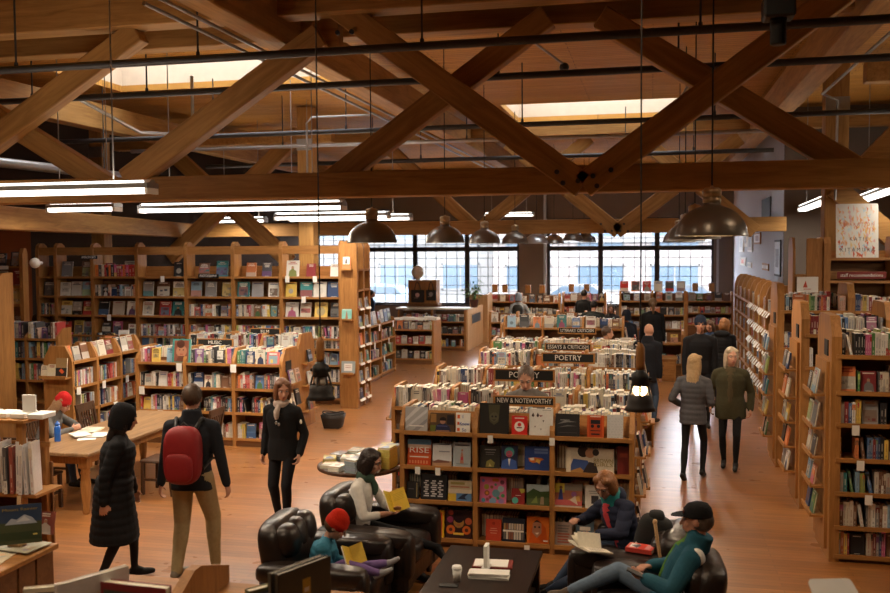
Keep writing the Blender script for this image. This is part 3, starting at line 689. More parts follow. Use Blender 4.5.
def sign(label, body, Mw, w, h, fs, framed=True, face='black', ink='paper', name='shelf_sign', fit=None):
    """dark lettered board in a wooden frame; stands on its bottom edge, read from -y"""
    t = thing(name, label, 'sign'); t.matrix_world = Mw
    one('cbox', -w/2, w/2, 0, .02, 0, h, .003).build('board', face, t)
    if framed:
        mb = MB(); f = .022
        mb.box(-w/2-f, w/2+f, -.004, .026, -f, 0); mb.box(-w/2-f, w/2+f, -.004, .026, h, h+f*.6); mb.box(-w/2-f, -w/2, -.004, .026, 0, h); mb.box(w/2, w/2+f, -.004, .026, 0, h); mb.build('frame', 'case_x', t)
    text(body, fs, t, T4((0, -.004, h/2)), ink, fit=fit)
    return t
def card(root, x, z, y=-.016, w=.055, h=.08, tilt=0.0):
    mb = MB(); mb.box(-w/2, w/2, -.0015, 0, -h, 0); o = mb.build('shelf_card', 'paper', root); o.location = (x, y, z); o.rotation_euler = (tilt, 0, RND.uniform(-.06,.06)); return o

def zl(px, py, y): return at_y(px, py, y).z
DISP = [(0,0),(0,1.27),(.01,1.33),(.13,1.50),(.16,1.52),(.59,1.52),(.62,1.50),(.74,1.33),(.75,1.27),(.75,0)]
# ---------------------------------------------------------------- the display case in front: three bays of covers turned outwards
YA = 9.3
bx = [at_y(p, q, YA).x for p, q in ((400, 500), (475, 505), (552, 510), (634, 515))]
LA = [zl(460, 540, YA), zl(460, 502.5, YA), zl(460, 468, YA), zl(460, 433.5, YA)]
rootA, MA, bays = case('display_case', 'wide low wooden display case with three bays of outward covers, behind the coffee table', 'bookcase', bx[0], YA, 0,
    [bx[1]-bx[0], bx[2]-bx[1], bx[3]-bx[2]], .75, LA, [(p[0], p[1]+(LA[3]-1.27 if p[1] > 1 else 0)) for p in DISP], t=.05, back=False, shelf_d=.36, plinth=.12)
ZA = LA[3]-1.27
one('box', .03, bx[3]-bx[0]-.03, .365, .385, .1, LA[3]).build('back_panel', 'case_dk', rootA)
mb = MB(); mb.beam(((bx[3]-bx[0])/2, .14, LA[3]+.005), ((bx[3]-bx[0])/2, .2, LA[3]+.2), bx[3]-bx[0]-.1, .018, (0, -1, .3)); mb.build('sloping_back_board', 'case_x', rootA)
one('box', .03, bx[3]-bx[0]-.03, .2, .72, LA[3]-.03, LA[3]).build('top_tray', 'case_x', rootA)
for xx, lv in ((.20, 2), (.98, 3), (1.36, 0), (1.62, 3), (.42, 2)): card(rootA, xx+.0, LA[lv]-.005)
GA = 'covers on the front display case'
shelfA = ['bottom shelf', 'third shelf', 'second shelf', 'top ledge']
def heroA(lv, p0, p1, ytop, col, cname, desc, art, title=None, tilt=.13, d=.03):
    a, c = at_y(p0, 470, YA+.06), at_y(p1, 470, YA+.06); w = c.x-a.x; base = LA[lv]
    h = at_y((p0+p1)/2, ytop, YA+.06).z - base
    b = book(T4(((a.x+c.x)/2, YA+(.05 if lv < 3 else .03), base+.001)) @ RX(-tilt), w, h/math.cos(tilt), d, True, col, cname, GA, shelfA[lv], GA, art, title, desc + ', %s of the front display case' % shelfA[lv], True)
W_, K_ = (.82,.80,.75), (.02,.02,.025)
R_ = 'r'; C_ = 'c'; P_ = 'p'
heroA(3, 406, 428, 407, (.42,.42,.43), 'grey', 'silvery grey book with pale rays', [(P_, [(0,.5),(.5,1),(.75,1),(0,.35)], (.62,.62,.63)), (P_, [(0,.15),(1,.95),(1,.8),(0,.05)], (.58,.58,.6)), (P_, [(.3,0),(1,.55),(1,.4),(.55,0)], (.28,.28,.3)), (R_, .2, .2, .85, .24, W_)])
heroA(3, 431, 455, 413, (.10,.06,.035), 'brown', 'dark photo book with figure in navy', [(R_,.02,.5,.25,.95,(.32,.17,.06)),(R_,.7,.4,.98,.9,(.03,.025,.03)),(R_,.0,.0,.3,.35,(.12,.14,.03)),(P_,[(.2,0),(.25,.35),(.4,.45),(.62,.45),(.8,.3),(.88,0)],(.025,.03,.075)),(C_,.52,.57,.115,(.38,.2,.13)),(P_,[(.38,.6),(.42,.75),(.55,.8),(.66,.72),(.66,.6)],(.02,.015,.015)),(R_,.25,.05,.8,.1,(.38,.2,.13)),(R_,.28,.3,.72,.34,(.12,.13,.3))])
heroA(3, 456.5, 470.5, 413, W_, 'white', 'white paperback with red and blue words', [(R_,.1,.72,.28,.9,(.7,.12,.03)),(R_,.1,.4,.25,.55,(.7,.12,.03)),(R_,.1,.08,.28,.24,(.7,.12,.03))], [('I', .5, .8, .05, 'blueink'), ('Know', .62, .46, .05, 'blueink'), ('So', .6, .15, .05, 'blueink')])
heroA(3, 480, 509, 403.5, (.025,.024,.022), 'black', 'large black book with dim olive mask shape', [(P_,[(.3,.95),(.35,.4),(.5,.3),(.65,.4),(.7,.95)],(.07,.068,.04)),(C_,.5,.55,.16,(.10,.095,.06)),(C_,.44,.57,.035,K_),(C_,.56,.57,.035,K_),(P_,[(.42,.48),(.5,.42),(.58,.48)],(.05,.045,.03))])
heroA(3, 512, 527.5, 416, (.62,.03,.025), 'red', 'small red book with a white oval', [(C_,.5,.45,.33,W_),(R_,.33,.36,.67,.42,(.1,.05,.05)),(C_,.5,.55,.12,(.62,.03,.025)),(R_,.2,.86,.8,.91,W_)])
heroA(3, 529.5, 553, 409, (.72,.71,.68), 'white', 'white book sprinkled with small dark hearts', [(P_,[(.16,.86),(.1,.74),(.16,.68),(.22,.74)],(.05,.03,.03)),(P_,[(.36,.86),(.3,.74),(.36,.68),(.42,.74)],(.05,.03,.03)),(P_,[(.48,.7),(.42,.76),(.58,.76)],(.25,.02,.03)),(P_,[(.6,.5),(.56,.58),(.64,.58)],(.05,.03,.03)),(P_,[(.5,.2),(.47,.27),(.53,.27)],(.05,.03,.03)),(P_,[(.25,.3),(.22,.36),(.28,.36)],(.12,.03,.03)),(R_,.55,.94,.92,.96,(.3,.3,.3))])
heroA(3, 555.5, 579.5, 414, (.03,.03,.032), 'black', 'black book with chalk-grey scrawl', [(P_,[(.08,.55),(.4,.72),(.9,.66),(.5,.64)],(.2,.2,.2)),(P_,[(.1,.4),(.5,.52),(.92,.48),(.5,.46)],(.15,.15,.15)),(R_,.2,.72,.6,.75,(.25,.25,.25)),(R_,.12,.18,.9,.2,(.1,.1,.1))])
heroA(3, 587, 604, 415.5, (.55,.10,.03), 'orange red', 'orange-red book with black ornament', [(R_,.12,.06,.88,.9,(.42,.06,.02)),(R_,.22,.62,.78,.8,K_),(R_,.2,.3,.8,.34,K_),(C_,.32,.52,.1,K_),(C_,.68,.52,.1,K_),(R_,.25,.14,.75,.2,K_),(R_,.2,.93,.8,.96,W_)])
heroA(3, 607, 623, 415, (.55,.55,.56), 'grey', 'pale grey speckled book', [(C_, .12+.19*(i%5)+(.06 if (i//5)%2 else 0), .06+.11*(i//5), .022, (.3,.32,.36)) for i in range(42)])
heroA(2, 407.5, 431, 440, (.60,.075,.02), 'red', 'red and blue hardback titled RISE', [(R_,0,.78,1,1,(.12,.28,.46)),(R_,0,.66,1,.8,(.55,.38,.3)),(R_,0,.25,1,.42,(.66,.12,.03)),(R_,.1,.3,.9,.34,W_)]+[(R_,.08+.12*i,.06,.15+.12*i,.18,(.75,.3,.15)) for i in range(7)], [('RISE', .5, .58, .085, 'paper')])
heroA(2, 432.5, 451.5, 444, (.66,.67,.70), 'white', 'white book with a wide beach photo', [(R_,0,0,1,.22,(.42,.26,.16)),(P_,[(.05,.2),(.3,.28),(.9,.22),(.9,.16),(.05,.12)],(.18,.08,.06)),(R_,.35,.62,.9,.67,(.25,.27,.32)),(R_,.0,.95,.94,.99,(.06,.06,.08))])
heroA(2, 453, 470.5, 443, (.40,.46,.50), 'pale blue', 'grey-blue book with a figure on a beach', [(R_,.1,.86,.95,.92,(.07,.07,.09)),(R_,.1,.8,.8,.83,(.6,.6,.6)),(P_,[(.4,.12),(.45,.5),(.5,.66),(.58,.5),(.62,.12)],(.5,.22,.15)),(R_,.45,.28,.58,.4,(.55,.05,.08)),(C_,.52,.68,.06,(.45,.2,.12)),(R_,.2,.1,.85,.14,(.25,.3,.33))])
heroA(2, 479.5, 500, 446, (.035,.035,.032), 'black', 'black book with a small pale glow', [(P_,[(.3,.05),(.35,.3),(.55,.4),(.75,.25),(.7,.05)],(.22,.2,.06)),(P_,[(.45,.08),(.5,.22),(.6,.08)],(.5,.42,.18)),(R_,.25,.8,.8,.84,(.35,.35,.33)),(R_,.3,.68,.75,.71,(.25,.25,.24)),(R_,.3,.6,.7,.62,(.25,.25,.24))])
heroA(2, 501, 517.5, 446, (.03,.035,.08), 'navy', 'navy book with pink face, blue suit', [(C_,.5,.72,.3,(.10,.36,.36)),(C_,.5,.64,.2,(.55,.12,.2)),(P_,[(.0,.0),(.08,.35),(.4,.45),(.6,.45),(.92,.35),(1,0)],(.05,.11,.36)),(P_,[(.42,.44),(.5,.12),(.58,.44)],W_),(C_,.42,.68,.04,(.1,.3,.3)),(C_,.58,.68,.04,(.1,.3,.3)),(R_,.4,.54,.6,.57,(.25,.02,.05))])
heroA(2, 524.5, 549, 447, (.03,.065,.24), 'blue', 'royal blue book with a small map', [(P_,[(.15,.5),(.2,.36),(.35,.3),(.5,.34),(.62,.26),(.66,.4),(.8,.46),(.7,.52),(.4,.54)],(.7,.18,.03)),(P_,[(.45,.36),(.62,.3),(.65,.44),(.5,.48)],(.8,.5,.1)),(P_,[(.2,.5),(.25,.4),(.4,.42),(.38,.53)],(.75,.7,.62)),(R_,.4,.84,.95,.92,(.2,.28,.55)),(R_,.4,.7,.95,.8,(.14,.2,.42))])
heroA(2, 566, 614, 449, (.66,.58,.46), 'cream', 'wide cream book with two figures, titled BROWN', [(P_,[(.05,0),(.15,.55),(.45,.5),(.6,0)],(.05,.09,.26)),(P_,[(.02,0),(.3,.2),(.42,0)],(.45,.24,.08)),(C_,.36,.86,.12,(.03,.02,.02)),(C_,.5,.8,.1,(.45,.24,.14)),(P_,[(.35,0),(.48,.45),(.62,.4),(.68,0)],(.04,.03,.03)),(C_,.62,.84,.07,(.04,.03,.03)),(R_,.03,.0,.1,.9,(.72,.64,.5))], [('BROWN', .78, .5, .06, 'oliveink'), ('GIRLS', .78, .34, .05, 'oliveink')])
heroA(2, 617, 630, 447, (.16,.025,.02), 'dark red', 'dark red book', [(R_,.2,.6,.8,.75,(.25,.05,.03))])
heroA(1, 406.5, 418.5, 482, (.035,.033,.035), 'black', 'narrow black book', [(R_,.8,.1,.88,.95,(.4,.32,.16)),(R_,.15,.55,.6,.6,(.2,.2,.2))])
heroA(1, 420.5, 446.5, 475, (.022,.023,.028), 'black', 'black book covered with white words', [(R_, .12+.27*(i%3)+.05*((i//3)%2), .12+.085*(i//3), .12+.27*(i%3)+.05*((i//3)%2)+RND.uniform(.12,.22), .17+.085*(i//3), (.68,.68,.7)) for i in range(24)])
heroA(1, 448, 471.5, 481, (.52,.44,.30), 'cream', 'cream book with sea and dark bird', [(R_,0,0,.35,.35,(.62,.42,.05)),(R_,.35,0,1,.4,(.12,.25,.48)),(P_,[(.4,.1),(.62,.32),(.9,.42),(.7,.2),(.8,.08)],(.03,.04,.08)),(R_,0,.38,1,.58,(.66,.58,.46)),(R_,.1,.8,.7,.92,(.3,.25,.08)),(R_,.1,.66,.9,.72,(.42,.16,.1))])
heroA(1, 479.5, 506, 478, (.66,.17,.32), 'pink', 'bright pink book with many coloured dots', [(C_,u,v,r_,c) for u,v,r_,c in ((.26,.62,.1,(.32,.28,.04)),(.62,.38,.15,(.14,.3,.36)),(.8,.56,.12,(.35,.5,.55)),(.28,.38,.1,(.3,.1,.04)),(.28,.38,.05,(.7,.3,.05)),(.15,.1,.08,(.1,.3,.4)),(.5,.08,.13,(.2,.35,.55)),(.82,.08,.11,(.3,.2,.45)),(.46,.62,.06,(.25,.12,.03)),(.4,.22,.06,(.35,.06,.1)),(.88,.3,.07,(.08,.28,.12)),(.6,.72,.05,(.1,.25,.15)),(.85,.82,.08,(.2,.06,.1)),(.14,.86,.06,(.15,.2,.5)),(.7,.2,.06,(.06,.25,.12)),(.3,.14,.06,(.3,.08,.1)))]+[(R_,.48,.84,.72,.96,(.52,.16,.03))])
heroA(1, 511.5, 524.5, 489, (.28,.03,.03), 'dark red', 'small dark red book with teal disc', [(C_,.28,.24,.25,(.10,.42,.36)),(P_,[(.55,1),(1,1),(1,.78),(.75,.7)],(.5,.48,.08)),(R_,.3,.55,.7,.58,W_)])
heroA(1, 526.5, 549, 485, (.10,.13,.05), 'green', 'green landscape photo book', [(R_,0,.6,1,1,(.38,.46,.48)),(P_,[(0,.55),(.3,.8),(.6,.66),(1,.7),(1,.4),(0,.3)],(.05,.09,.03)),(P_,[(.2,.1),(.45,.45),(.5,.1)],(.22,.28,.08)),(P_,[(.6,.05),(.64,.42),(.76,.42),(.78,.05)],(.38,.3,.2))])
heroA(1, 555, 582, 484, (.42,.16,.10), 'painted', 'square painted cover, yellow, red and green', [(R_,0,.6,.35,1,(.62,.56,.08)),(R_,.35,.7,1,1,(.25,.22,.18)),(R_,0,.08,1,.3,(.62,.14,.14)),(P_,[(.12,.3),(.18,.75),(.26,.75),(.3,.3)],(.06,.08,.3)),(C_,.22,.82,.06,(.25,.12,.05)),(P_,[(.45,.3),(.9,.5),(.95,.25)],(.7,.4,.12)),(C_,.7,.55,.1,(.3,.12,.32)),(P_,[(.55,.3),(.75,.5),(.85,.1)],(.72,.6,.5)),(R_,0,.0,1,.06,(.6,.55,.5))], d=.02)
heroA(1, 585, 603, 486, (.70,.68,.64), 'white', 'white book with a dark square', [(R_,.35,.2,.75,.55,(.05,.05,.06)),(R_,.2,.72,.85,.76,(.3,.3,.3)),(R_,.25,.64,.8,.67,(.3,.3,.3))])
heroA(0, 425, 443.5, 511, (.75,.45,.03), 'yellow', 'orange book with a yellow border', [(R_,.09,.07,.91,.93,(.68,.13,.035))]+[(R_,.2+.04*(i%2),.2+.085*i,.8-.05*(i%3),.245+.085*i,(.42,.2,.16)) for i in range(8)])
heroA(0, 445, 471.5, 511, (.045,.02,.02), 'black', 'black book, orange flowers round a face', [(C_,.5,.56,.2,(.42,.22,.06)),(C_,.5,.74,.2,(.03,.015,.02)),(C_,.2,.3,.17,(.66,.16,.03)),(C_,.2,.3,.07,(.1,.03,.03)),(C_,.8,.3,.16,(.66,.16,.03)),(C_,.8,.3,.07,(.1,.03,.03)),(C_,.87,.62,.13,(.55,.12,.05)),(C_,.18,.66,.12,(.3,.05,.12)),(C_,.2,.9,.1,(.35,.06,.04)),(C_,.43,.6,.035,K_),(C_,.57,.6,.035,K_),(R_,.44,.46,.56,.49,(.4,.04,.04)),(R_,.3,.12,.7,.2,(.75,.5,.08))])
heroA(0, 485.5, 501, 520, (.56,.07,.035), 'red', 'plain red hardback', [(C_,.5,.82,.1,(.35,.03,.02)),(R_,.3,.56,.7,.59,(.75,.4,.3)),(R_,.25,.46,.75,.49,(.75,.4,.3)),(R_,.3,.34,.7,.37,(.75,.4,.3))])
heroA(0, 502, 524.5, 519, (.025,.03,.05), 'navy', 'navy book with two rows of photographs', [(R_,.06+.115*i,.52,.15+.115*i,.78,RND.choice([(.5,.4,.28),(.3,.12,.06),(.6,.55,.48),(.12,.1,.1),(.4,.25,.1)])) for i in range(8)]+[(R_,.04,.42,.96,.5,W_)]+[(R_,.06+.115*i,.1,.15+.115*i,.42,RND.choice([(.6,.55,.48),(.25,.1,.06),(.5,.35,.2),(.15,.13,.12)])) for i in range(8)])
heroA(0, 526.5, 549, 518, (.66,.17,.025), 'orange', 'orange book with smiling face in headscarf', [(P_,[(.1,0),(.2,.55),(.5,.95),(.85,.6),(.95,0)],(.58,.1,.015)),(P_,[(.24,.4),(.27,.75),(.45,.88),(.66,.75),(.66,.4),(.46,.2)],(.42,.2,.12)),(P_,[(.28,.78),(.45,.9),(.66,.78),(.45,.82)],(.03,.02,.02)),(C_,.37,.62,.045,(.04,.02,.02)),(C_,.56,.62,.045,(.04,.02,.02)),(P_,[(.36,.4),(.57,.42),(.47,.33)],(.75,.6,.5)),(R_,.75,.08,.95,.13,W_)])
heroA(0, 555, 572, 523, (.42,.34,.30), 'grey', 'grey book with red lettering', [(R_,.15,.82-.12*i,.85-.05*(i%3),.88-.12*i,(.4,.1,.06) if i > 2 else (.2,.18,.18)) for i in range(7)])
heroA(0, 576, 594, 521, (.10,.16,.22), 'slate blue', 'slate blue book behind the seated reader', [(R_,.2,.6,.8,.75,W_)])
M['blueink'] = plain('blue_ink', (.05,.10,.38), .6, .05); M['oliveink'] = plain('olive_ink', (.30,.22,.06), .6, .05); M['redboard'] = plain('dark_red_board', (.20,.025,.02), .6, .08)
for bi, (a, c) in enumerate(bays):       # stock standing behind the turned covers
    for lv in (0, 1, 2): fill_spines(MA, a, c, LA[lv], .19, LA[min(lv+1, 3)]-LA[lv]-.05, 'the front display case, behind the covers', shelfA[lv], GA, dens=.9, hmin=.24, d=.14, back=True)
    fill_spines(MA, a, c, LA[3], .27, .25, 'the front display case', 'back tray', GA, dens=.97, hmin=.2, d=.16, back=True, thick=(.02,.05))
    fill_spines(MA, a, c, LA[3], .5, .25, 'the front display case', 'rear tray', GA, dens=.97, hmin=.19, d=.16, thick=(.015,.04))
p = at_y(541, 408, YA+.35)
sign('black sign board reading NEW & NOTEWORTHY standing on the front display case', 'NEW & NOTEWORTHY', T4((at_y(524, 408, YA+.3).x, YA+.3, LA[3]+.275)), .62, .075, .072, fit=.58)
# right end ledges with leaning covers
def end_ledges(root, Mc, xend, levels, y0, y1, case_, group, side=1, n=1):
    for i, lv in enumerate(levels):
        mb = MB(); mb.box(xend, xend+side*.11, y0, y1, lv-.02, lv) if side > 0 else mb.box(xend-.11, xend, y0, y1, lv-.02, lv); 
        if side > 0: mb.box(xend+.1, xend+.115, y0, y1, lv-.02, lv+.02)
        else: mb.box(xend-.115, xend-.1, y0, y1, lv-.02, lv+.02)
        mb.build('end_ledge', 'case_x', root)
        seg = (y1-y0)/n
        for k in range(n):
            w = min(seg*.9, RND.uniform(.14, .19)); h = w*RND.uniform(1.3, 1.5)
            book(Mc @ T4((xend+side*.085, y0+seg*(k+.5), lv)) @ RZ(side*PI/2) @ RX(-.2), w, h, .025, True, case=case_, shelf='end ledge %d up' % (i+1), group=group)
end_ledges(rootA, MA, bx[3]-bx[0], [.2, .62, 1.02], .15, .6, 'the front display case', GA, 1, 2)

# ---------------------------------------------------------------- rows of low double cases behind it
def low_row(label, x0, x1, y, nb, ztop, caselabel, grp, face_top=.0, lower='spines', endL=True, endR=True, top_face_row=False, sec=True):
    dz = ztop-1.27; W = x1-x0
    r, Mc, bs = case('display_case', label, 'bookcase', x0, y, 0, [W/nb]*nb, .75, [.17, .55, .91, ztop], [(a, b+(dz if b > 1 else 0)) for a, b in DISP], group='low double-sided cases down the middle', back=False, shelf_d=.36, plinth=.12)
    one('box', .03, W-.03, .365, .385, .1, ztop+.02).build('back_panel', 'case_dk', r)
    one('box', .03, W-.03, .38, .72, ztop-.03, ztop).build('top_tray', 'case_x', r)
    for a, c in bs:
        if top_face_row: fill_faces(Mc, a, c, ztop, .05, .3, caselabel, 'top ledge', grp, n=max(2, int((c-a)/.27)), wr=(.16,.22))
        else: fill_spines(Mc, a, c, ztop, .05, .26, caselabel, 'top ledge', grp, dens=.985, faces=face_top, hmin=.2)
        for lv, nm in ((.91, 'second shelf'), (.55, 'third shelf'), (.17, 'bottom shelf')):
            if lower == 'spines': fill_spines(Mc, a, c, lv, .04, .28, caselabel, nm, grp, dens=.95, faces=.15)
            else: fill_faces(Mc, a, c, lv, .06, .28, caselabel, nm, grp, n=3)
        fill_spines(Mc, a, c, ztop, .42, .25, caselabel, 'rear of the top', grp, dens=.97, hmin=.19, d=.17, back=True, thick=(.018,.05))
    if endL: end_ledges(r, Mc, 0, [.62, 1.02], .15, .6, caselabel, grp, -1, 2)
    if endR: end_ledges(r, Mc, W, [.3, .7, 1.1], .15, .6, caselabel, grp, 1, 2)
    return r, Mc
XLB, XRB = -3.14, -.12
low_row('long low double-sided bookcase, second row behind the front display case', XLB, XRB, 10.85, 4, zl(480, 410, 10.85), 'the second low case', 'books on the second low case', .12)
low_row('low double-sided bookcase, third row back, white and dark spines on top', -3.05, -.12, 12.75, 4, zl(480, 386.5, 12.75), 'the third low case', 'books on the third low case', .06)
low_row('low double-sided bookcase, fourth row back, under the front POETRY board', -2.75, -.15, 14.6, 3, zl(560, 367, 14.6), 'the fourth low case', 'books on the fourth low case', .1)
low_row('low double-sided bookcase, fifth row back, behind the POETRY boards', -2.9, -.2, 16.6, 3, zl(560, 356, 16.6), 'the fifth low case', 'books on the fifth low case', .2)
low_row('low bookcase with outward covers on top, under the ESSAYS & CRITICISM board', -3.2, -.35, 18.6, 3, zl(520, 351, 18.6), 'the sixth low case', 'books on the sixth low case', top_face_row=True)
low_row('low bookcase, seventh row back, half hidden by the essays case', -3.3, -.6, 20.6, 3, 1.35, 'the seventh low case', 'books on the seventh low case', top_face_row=True)
def zsign(px, pyb, y): p = at_y(px, pyb, y); return T4((p.x, y, p.z))
sign('left POETRY sign board, partly behind the grey-haired person', 'POETRY', zsign(524, 380, 11.25), .72, .12, .105)
sign('right POETRY sign board, in the middle of the low bookcase rows', 'POETRY', zsign(568, 362, 13.15), .72, .115, .105)
sign('sign board reading ESSAYS & CRITICISM on the low bookcases', 'ESSAYS & CRITICISM', zsign(568, 350, 15.0), .72, .095, .09, fit=.66)
sign('sign board reading LITERARY CRITICISM behind the essays board', 'LITERARY CRITICISM', zsign(577, 333, 17.0), .66, .085, .08, fit=.6)

# ---------------------------------------------------------------- right-hand tall rows standing end-on to the aisle
def rpost(h, d): return [(0,0),(0,h-.2),(.1,h-.02),(.13,h),(d-.13,h),(d-.1,h-.02),(d,h-.2),(d,0)]
LR = [.07, .36, .70, 1.04, 1.39, 1.71, 2.07]
NM7 = ['bottom shelf', 'sixth shelf', 'fifth shelf', 'fourth shelf', 'third shelf', 'second shelf', 'top shelf']
def tall_row(label, y, nb, caselabel, grp, ltop=2.07, lv_spines=None, W0=.98):
    L = LR[:-1]+[ltop]
    r, Mc, bs = case('tall_bookcase', label, 'bookcase', 1.74, y, 0, [W0]*nb, .78, L, [(a, b) for a, b in rpost(2.46 + (ltop-2.07), .78)], t=.095, back=False, shelf_d=.36, plinth=.06, group='tall bookcases on the right of the aisle')
    one('box', .05, W0*nb-.05, .375, .395, .06, ltop+.02).build('back_panel', 'case_dk', r)
    one('box', .05, W0*nb-.05, .4, .76, ltop-.03, ltop).build('top_tray', 'case_x', r)
    for a, c in bs:
        for i, lv in enumerate(L):
            fill_spines(Mc, a, c, lv, .03, .27, caselabel, NM7[i], grp, dens=.985, faces=.07 if i not in (6,) else .02, hmin=.2)
        fill_spines(Mc, a, c, ltop, .45, .27, caselabel, 'rear of the top', grp, dens=.97, d=.17)
    # end panel towards the aisle: thick inner panel, ledges with books, small dark labels
    one('box', -.03, .0, .1, .72, .1, 2.0).build('end_panel', 'case', r)
    for i, lv in enumerate((.42, .72, 1.02, 1.32, 1.66)):
        mb = MB(); mb.box(-.15, -.03, .16, .7, lv-.02, lv); mb.box(-.16, -.145, .16, .7, lv-.02, lv+.025); mb.build('end_ledge', 'case_x', r)
        for k in range(2):
            w = RND.uniform(.15,.2); h = w*RND.uniform(1.15,1.3)
            book(Mc @ T4((-.125, .3+.27*k, lv)) @ RZ(-PI/2) @ RX(-.16), w, h, .02, True, case=caselabel, shelf='aisle end ledge %d up' % (i+1), group=grp)
    for zz, hh in ((2.05, .16), (1.86, .1)): one('box', -.012, 0, .16, .34, zz, zz+hh).build('label_plate', 'black', r)
    mb = MB(); mb.box(.0, .095, -.006, 0, 2.2, 2.3); 
    return r, Mc
rR1, MR1 = tall_row('tall bookcase nearest on the right, end post by the aisle', 9.65, 2, 'the nearest right bookcase', 'books on the nearest right bookcase')
for xx, lv in ((.17, 4), (.22, 3), (.30, 2), (.62, 4), (.75, 2)): card(rR1, xx+.06, LR[lv]-.004, w=.07, h=.1)
tall_row('tall bookcase second on the right, behind the nearest one', 11.55, 3, 'the second right bookcase', 'books on the second right bookcase', 2.1)
tall_row('tall bookcase third on the right, below the orange poster', 13.7, 4, 'the third right bookcase', 'books on the third right bookcase', 2.24)
# the case with the poster
pc, Mp, bs = case('poster_bookcase', 'very tall wooden bookcase behind the right rows, poster standing on top', 'bookcase', 2.66, 15.5, 0, [1.03, 1.03], .4,
    [.1, .5, .9, 1.3, 1.7, 2.1, 2.6, 2.96], [(0,0),(0,3.1),(.0,3.2),(.05,3.3),(.35,3.3),(.4,3.2),(.4,0)], t=.1, backtop=2.95, rails=[(2.96, 3.08, .37), (2.62, 2.75, .36)])
for i, lv in enumerate((1.7, 2.1)):
    for a, c in bs: fill_spines(Mp, a, c, lv, .06, .3, 'the poster bookcase', ['lower shelf', 'upper shelf'][i], 'books on the poster bookcase', dens=.8, faces=.2)
sp2, Ms2, bs2 = case('tall_bookcase', 'tall plain bookcase side with clipped corners, left of the poster', 'bookcase', 2.2, 15.55, 0, [.46], .5, [.3, .9, 1.5, 2.1, 2.7], [(0,0),(0,3.1),(.12,3.3),(.4,3.3),(.5,3.15),(.5,0)], t=.04, backtop=2.7)
one('cbox', .2, .455, -.02, .0, .0, 3.28, .006).build('end_panel', 'case', sp2)
mb = MB(); mb.cbox(-.16, .16, 0, .012, 0, .25, .003, 0); t = thing('framed_notice', 'cream notice card with a small red mark on the bookcase side left of the poster', 'notice'); t.matrix_world = T4((2.42, 15.5, 2.42)); mb.build('card', 'paper', t)
mb = MB(); mb.add([(-.07,-.002,.08),(-.03,-.002,.19),(.0,-.002,.08)], [(0,1,2)], 0, (.5,.08,.05)); mb.box(-.06, .05, -.003, -.001, .05, .06, 0, (.5,.1,.06)); mb.build('printed_mark', 'painted', t)
po = thing('poster', 'white book-cover poster with orange and red painted flames and lettering, on the tall right bookcase', 'poster')
pw, ph = .62, .86
po.matrix_world = T4((3.15, 15.5, 2.965)) @ RX(-.1)
one('box', -pw/2, pw/2, 0, .015, 0, ph).build('board', 'paper', po)
mb = MB(); r_ = random.Random(5)
for i in range(150):
    u, v = r_.uniform(.05,.93), r_.uniform(.03,.93); c = r_.choice([(.80,.42,.20),(.82,.50,.34),(.82,.55,.22),(.72,.26,.14),(.82,.62,.48),(.82,.64,.34),(.58,.70,.76),(.75,.48,.46)])
    if v < .32 and r_.random() < .6: c = r_.choice([(.70,.18,.09),(.66,.13,.08),(.78,.4,.2),(.5,.64,.74)])
    w, h = r_.uniform(.012,.045), r_.uniform(.04,.13); s = r_.uniform(-.03,.03); y = -.0005-.00001*i
    X, Z = (u-.5)*pw, v*ph
    mb.add([(X-w/2,y,Z),(X+s,y,Z-h/2),(X+w/2,y,Z),(X+s*1.5,y,Z+h/2)], [(0,1,2,3)], 0, c)
mb.build('painted_flames', 'painted', po)
M['ink'] = plain('faded_ink', (.16,.13,.12), .6, .2); M['ink2'] = plain('red_ink', (.62,.24,.14), .6, .2)
text('S E P A R A T I O N', .075, po, T4((0, -.004, .53)), 'ink2', fit=.5); text('K A T I E', .085, po, T4((.02, -.004, .3)), 'ink', fit=.26); text('K I T A M U R A', .085, po, T4((0, -.004, .13)), 'ink', fit=.5)
sign('dark red shelf strip with white lettering under the poster', 'staff recommendations', T4((3.21, 15.47, 2.64)), .72, .11, .075, False, 'redboard', fit=.62)
# bookcases along the right wall, facing the aisle
rw, Mrw, bs = case('wall_bookcase', 'long wall bookcase facing the aisle on the right, its shelves hung with white cards', 'bookcase', 2.1, 24.9, -PI/2, [.95]*8, .42, [.1, .5, .86, 1.22, 1.58, 1.94],
    [(0,0),(0,2.2),(.06,2.38),(.14,2.46),(.3,2.46),(.42,2.36),(.42,0)], t=.06, rails=[(2.05, 2.2, .4)])
for bi, (a, c) in enumerate(bs):
    for i, lv in enumerate([.1, .5, .86, 1.22, 1.58, 1.94]):
        fill_spines(Mrw, a, c, lv, .04, .3, 'the wall bookcase by the aisle', 'shelf %d up' % (i+1), 'books on the wall bookcase', dens=.93, faces=.1)
        if i > 0 and bi > 3:
            for k in range(3): card(rw, a+(c-a)*(k+.5)/3, lv+.012, w=RND.uniform(.18,.26), h=RND.uniform(.09,.13), tilt=-.6)
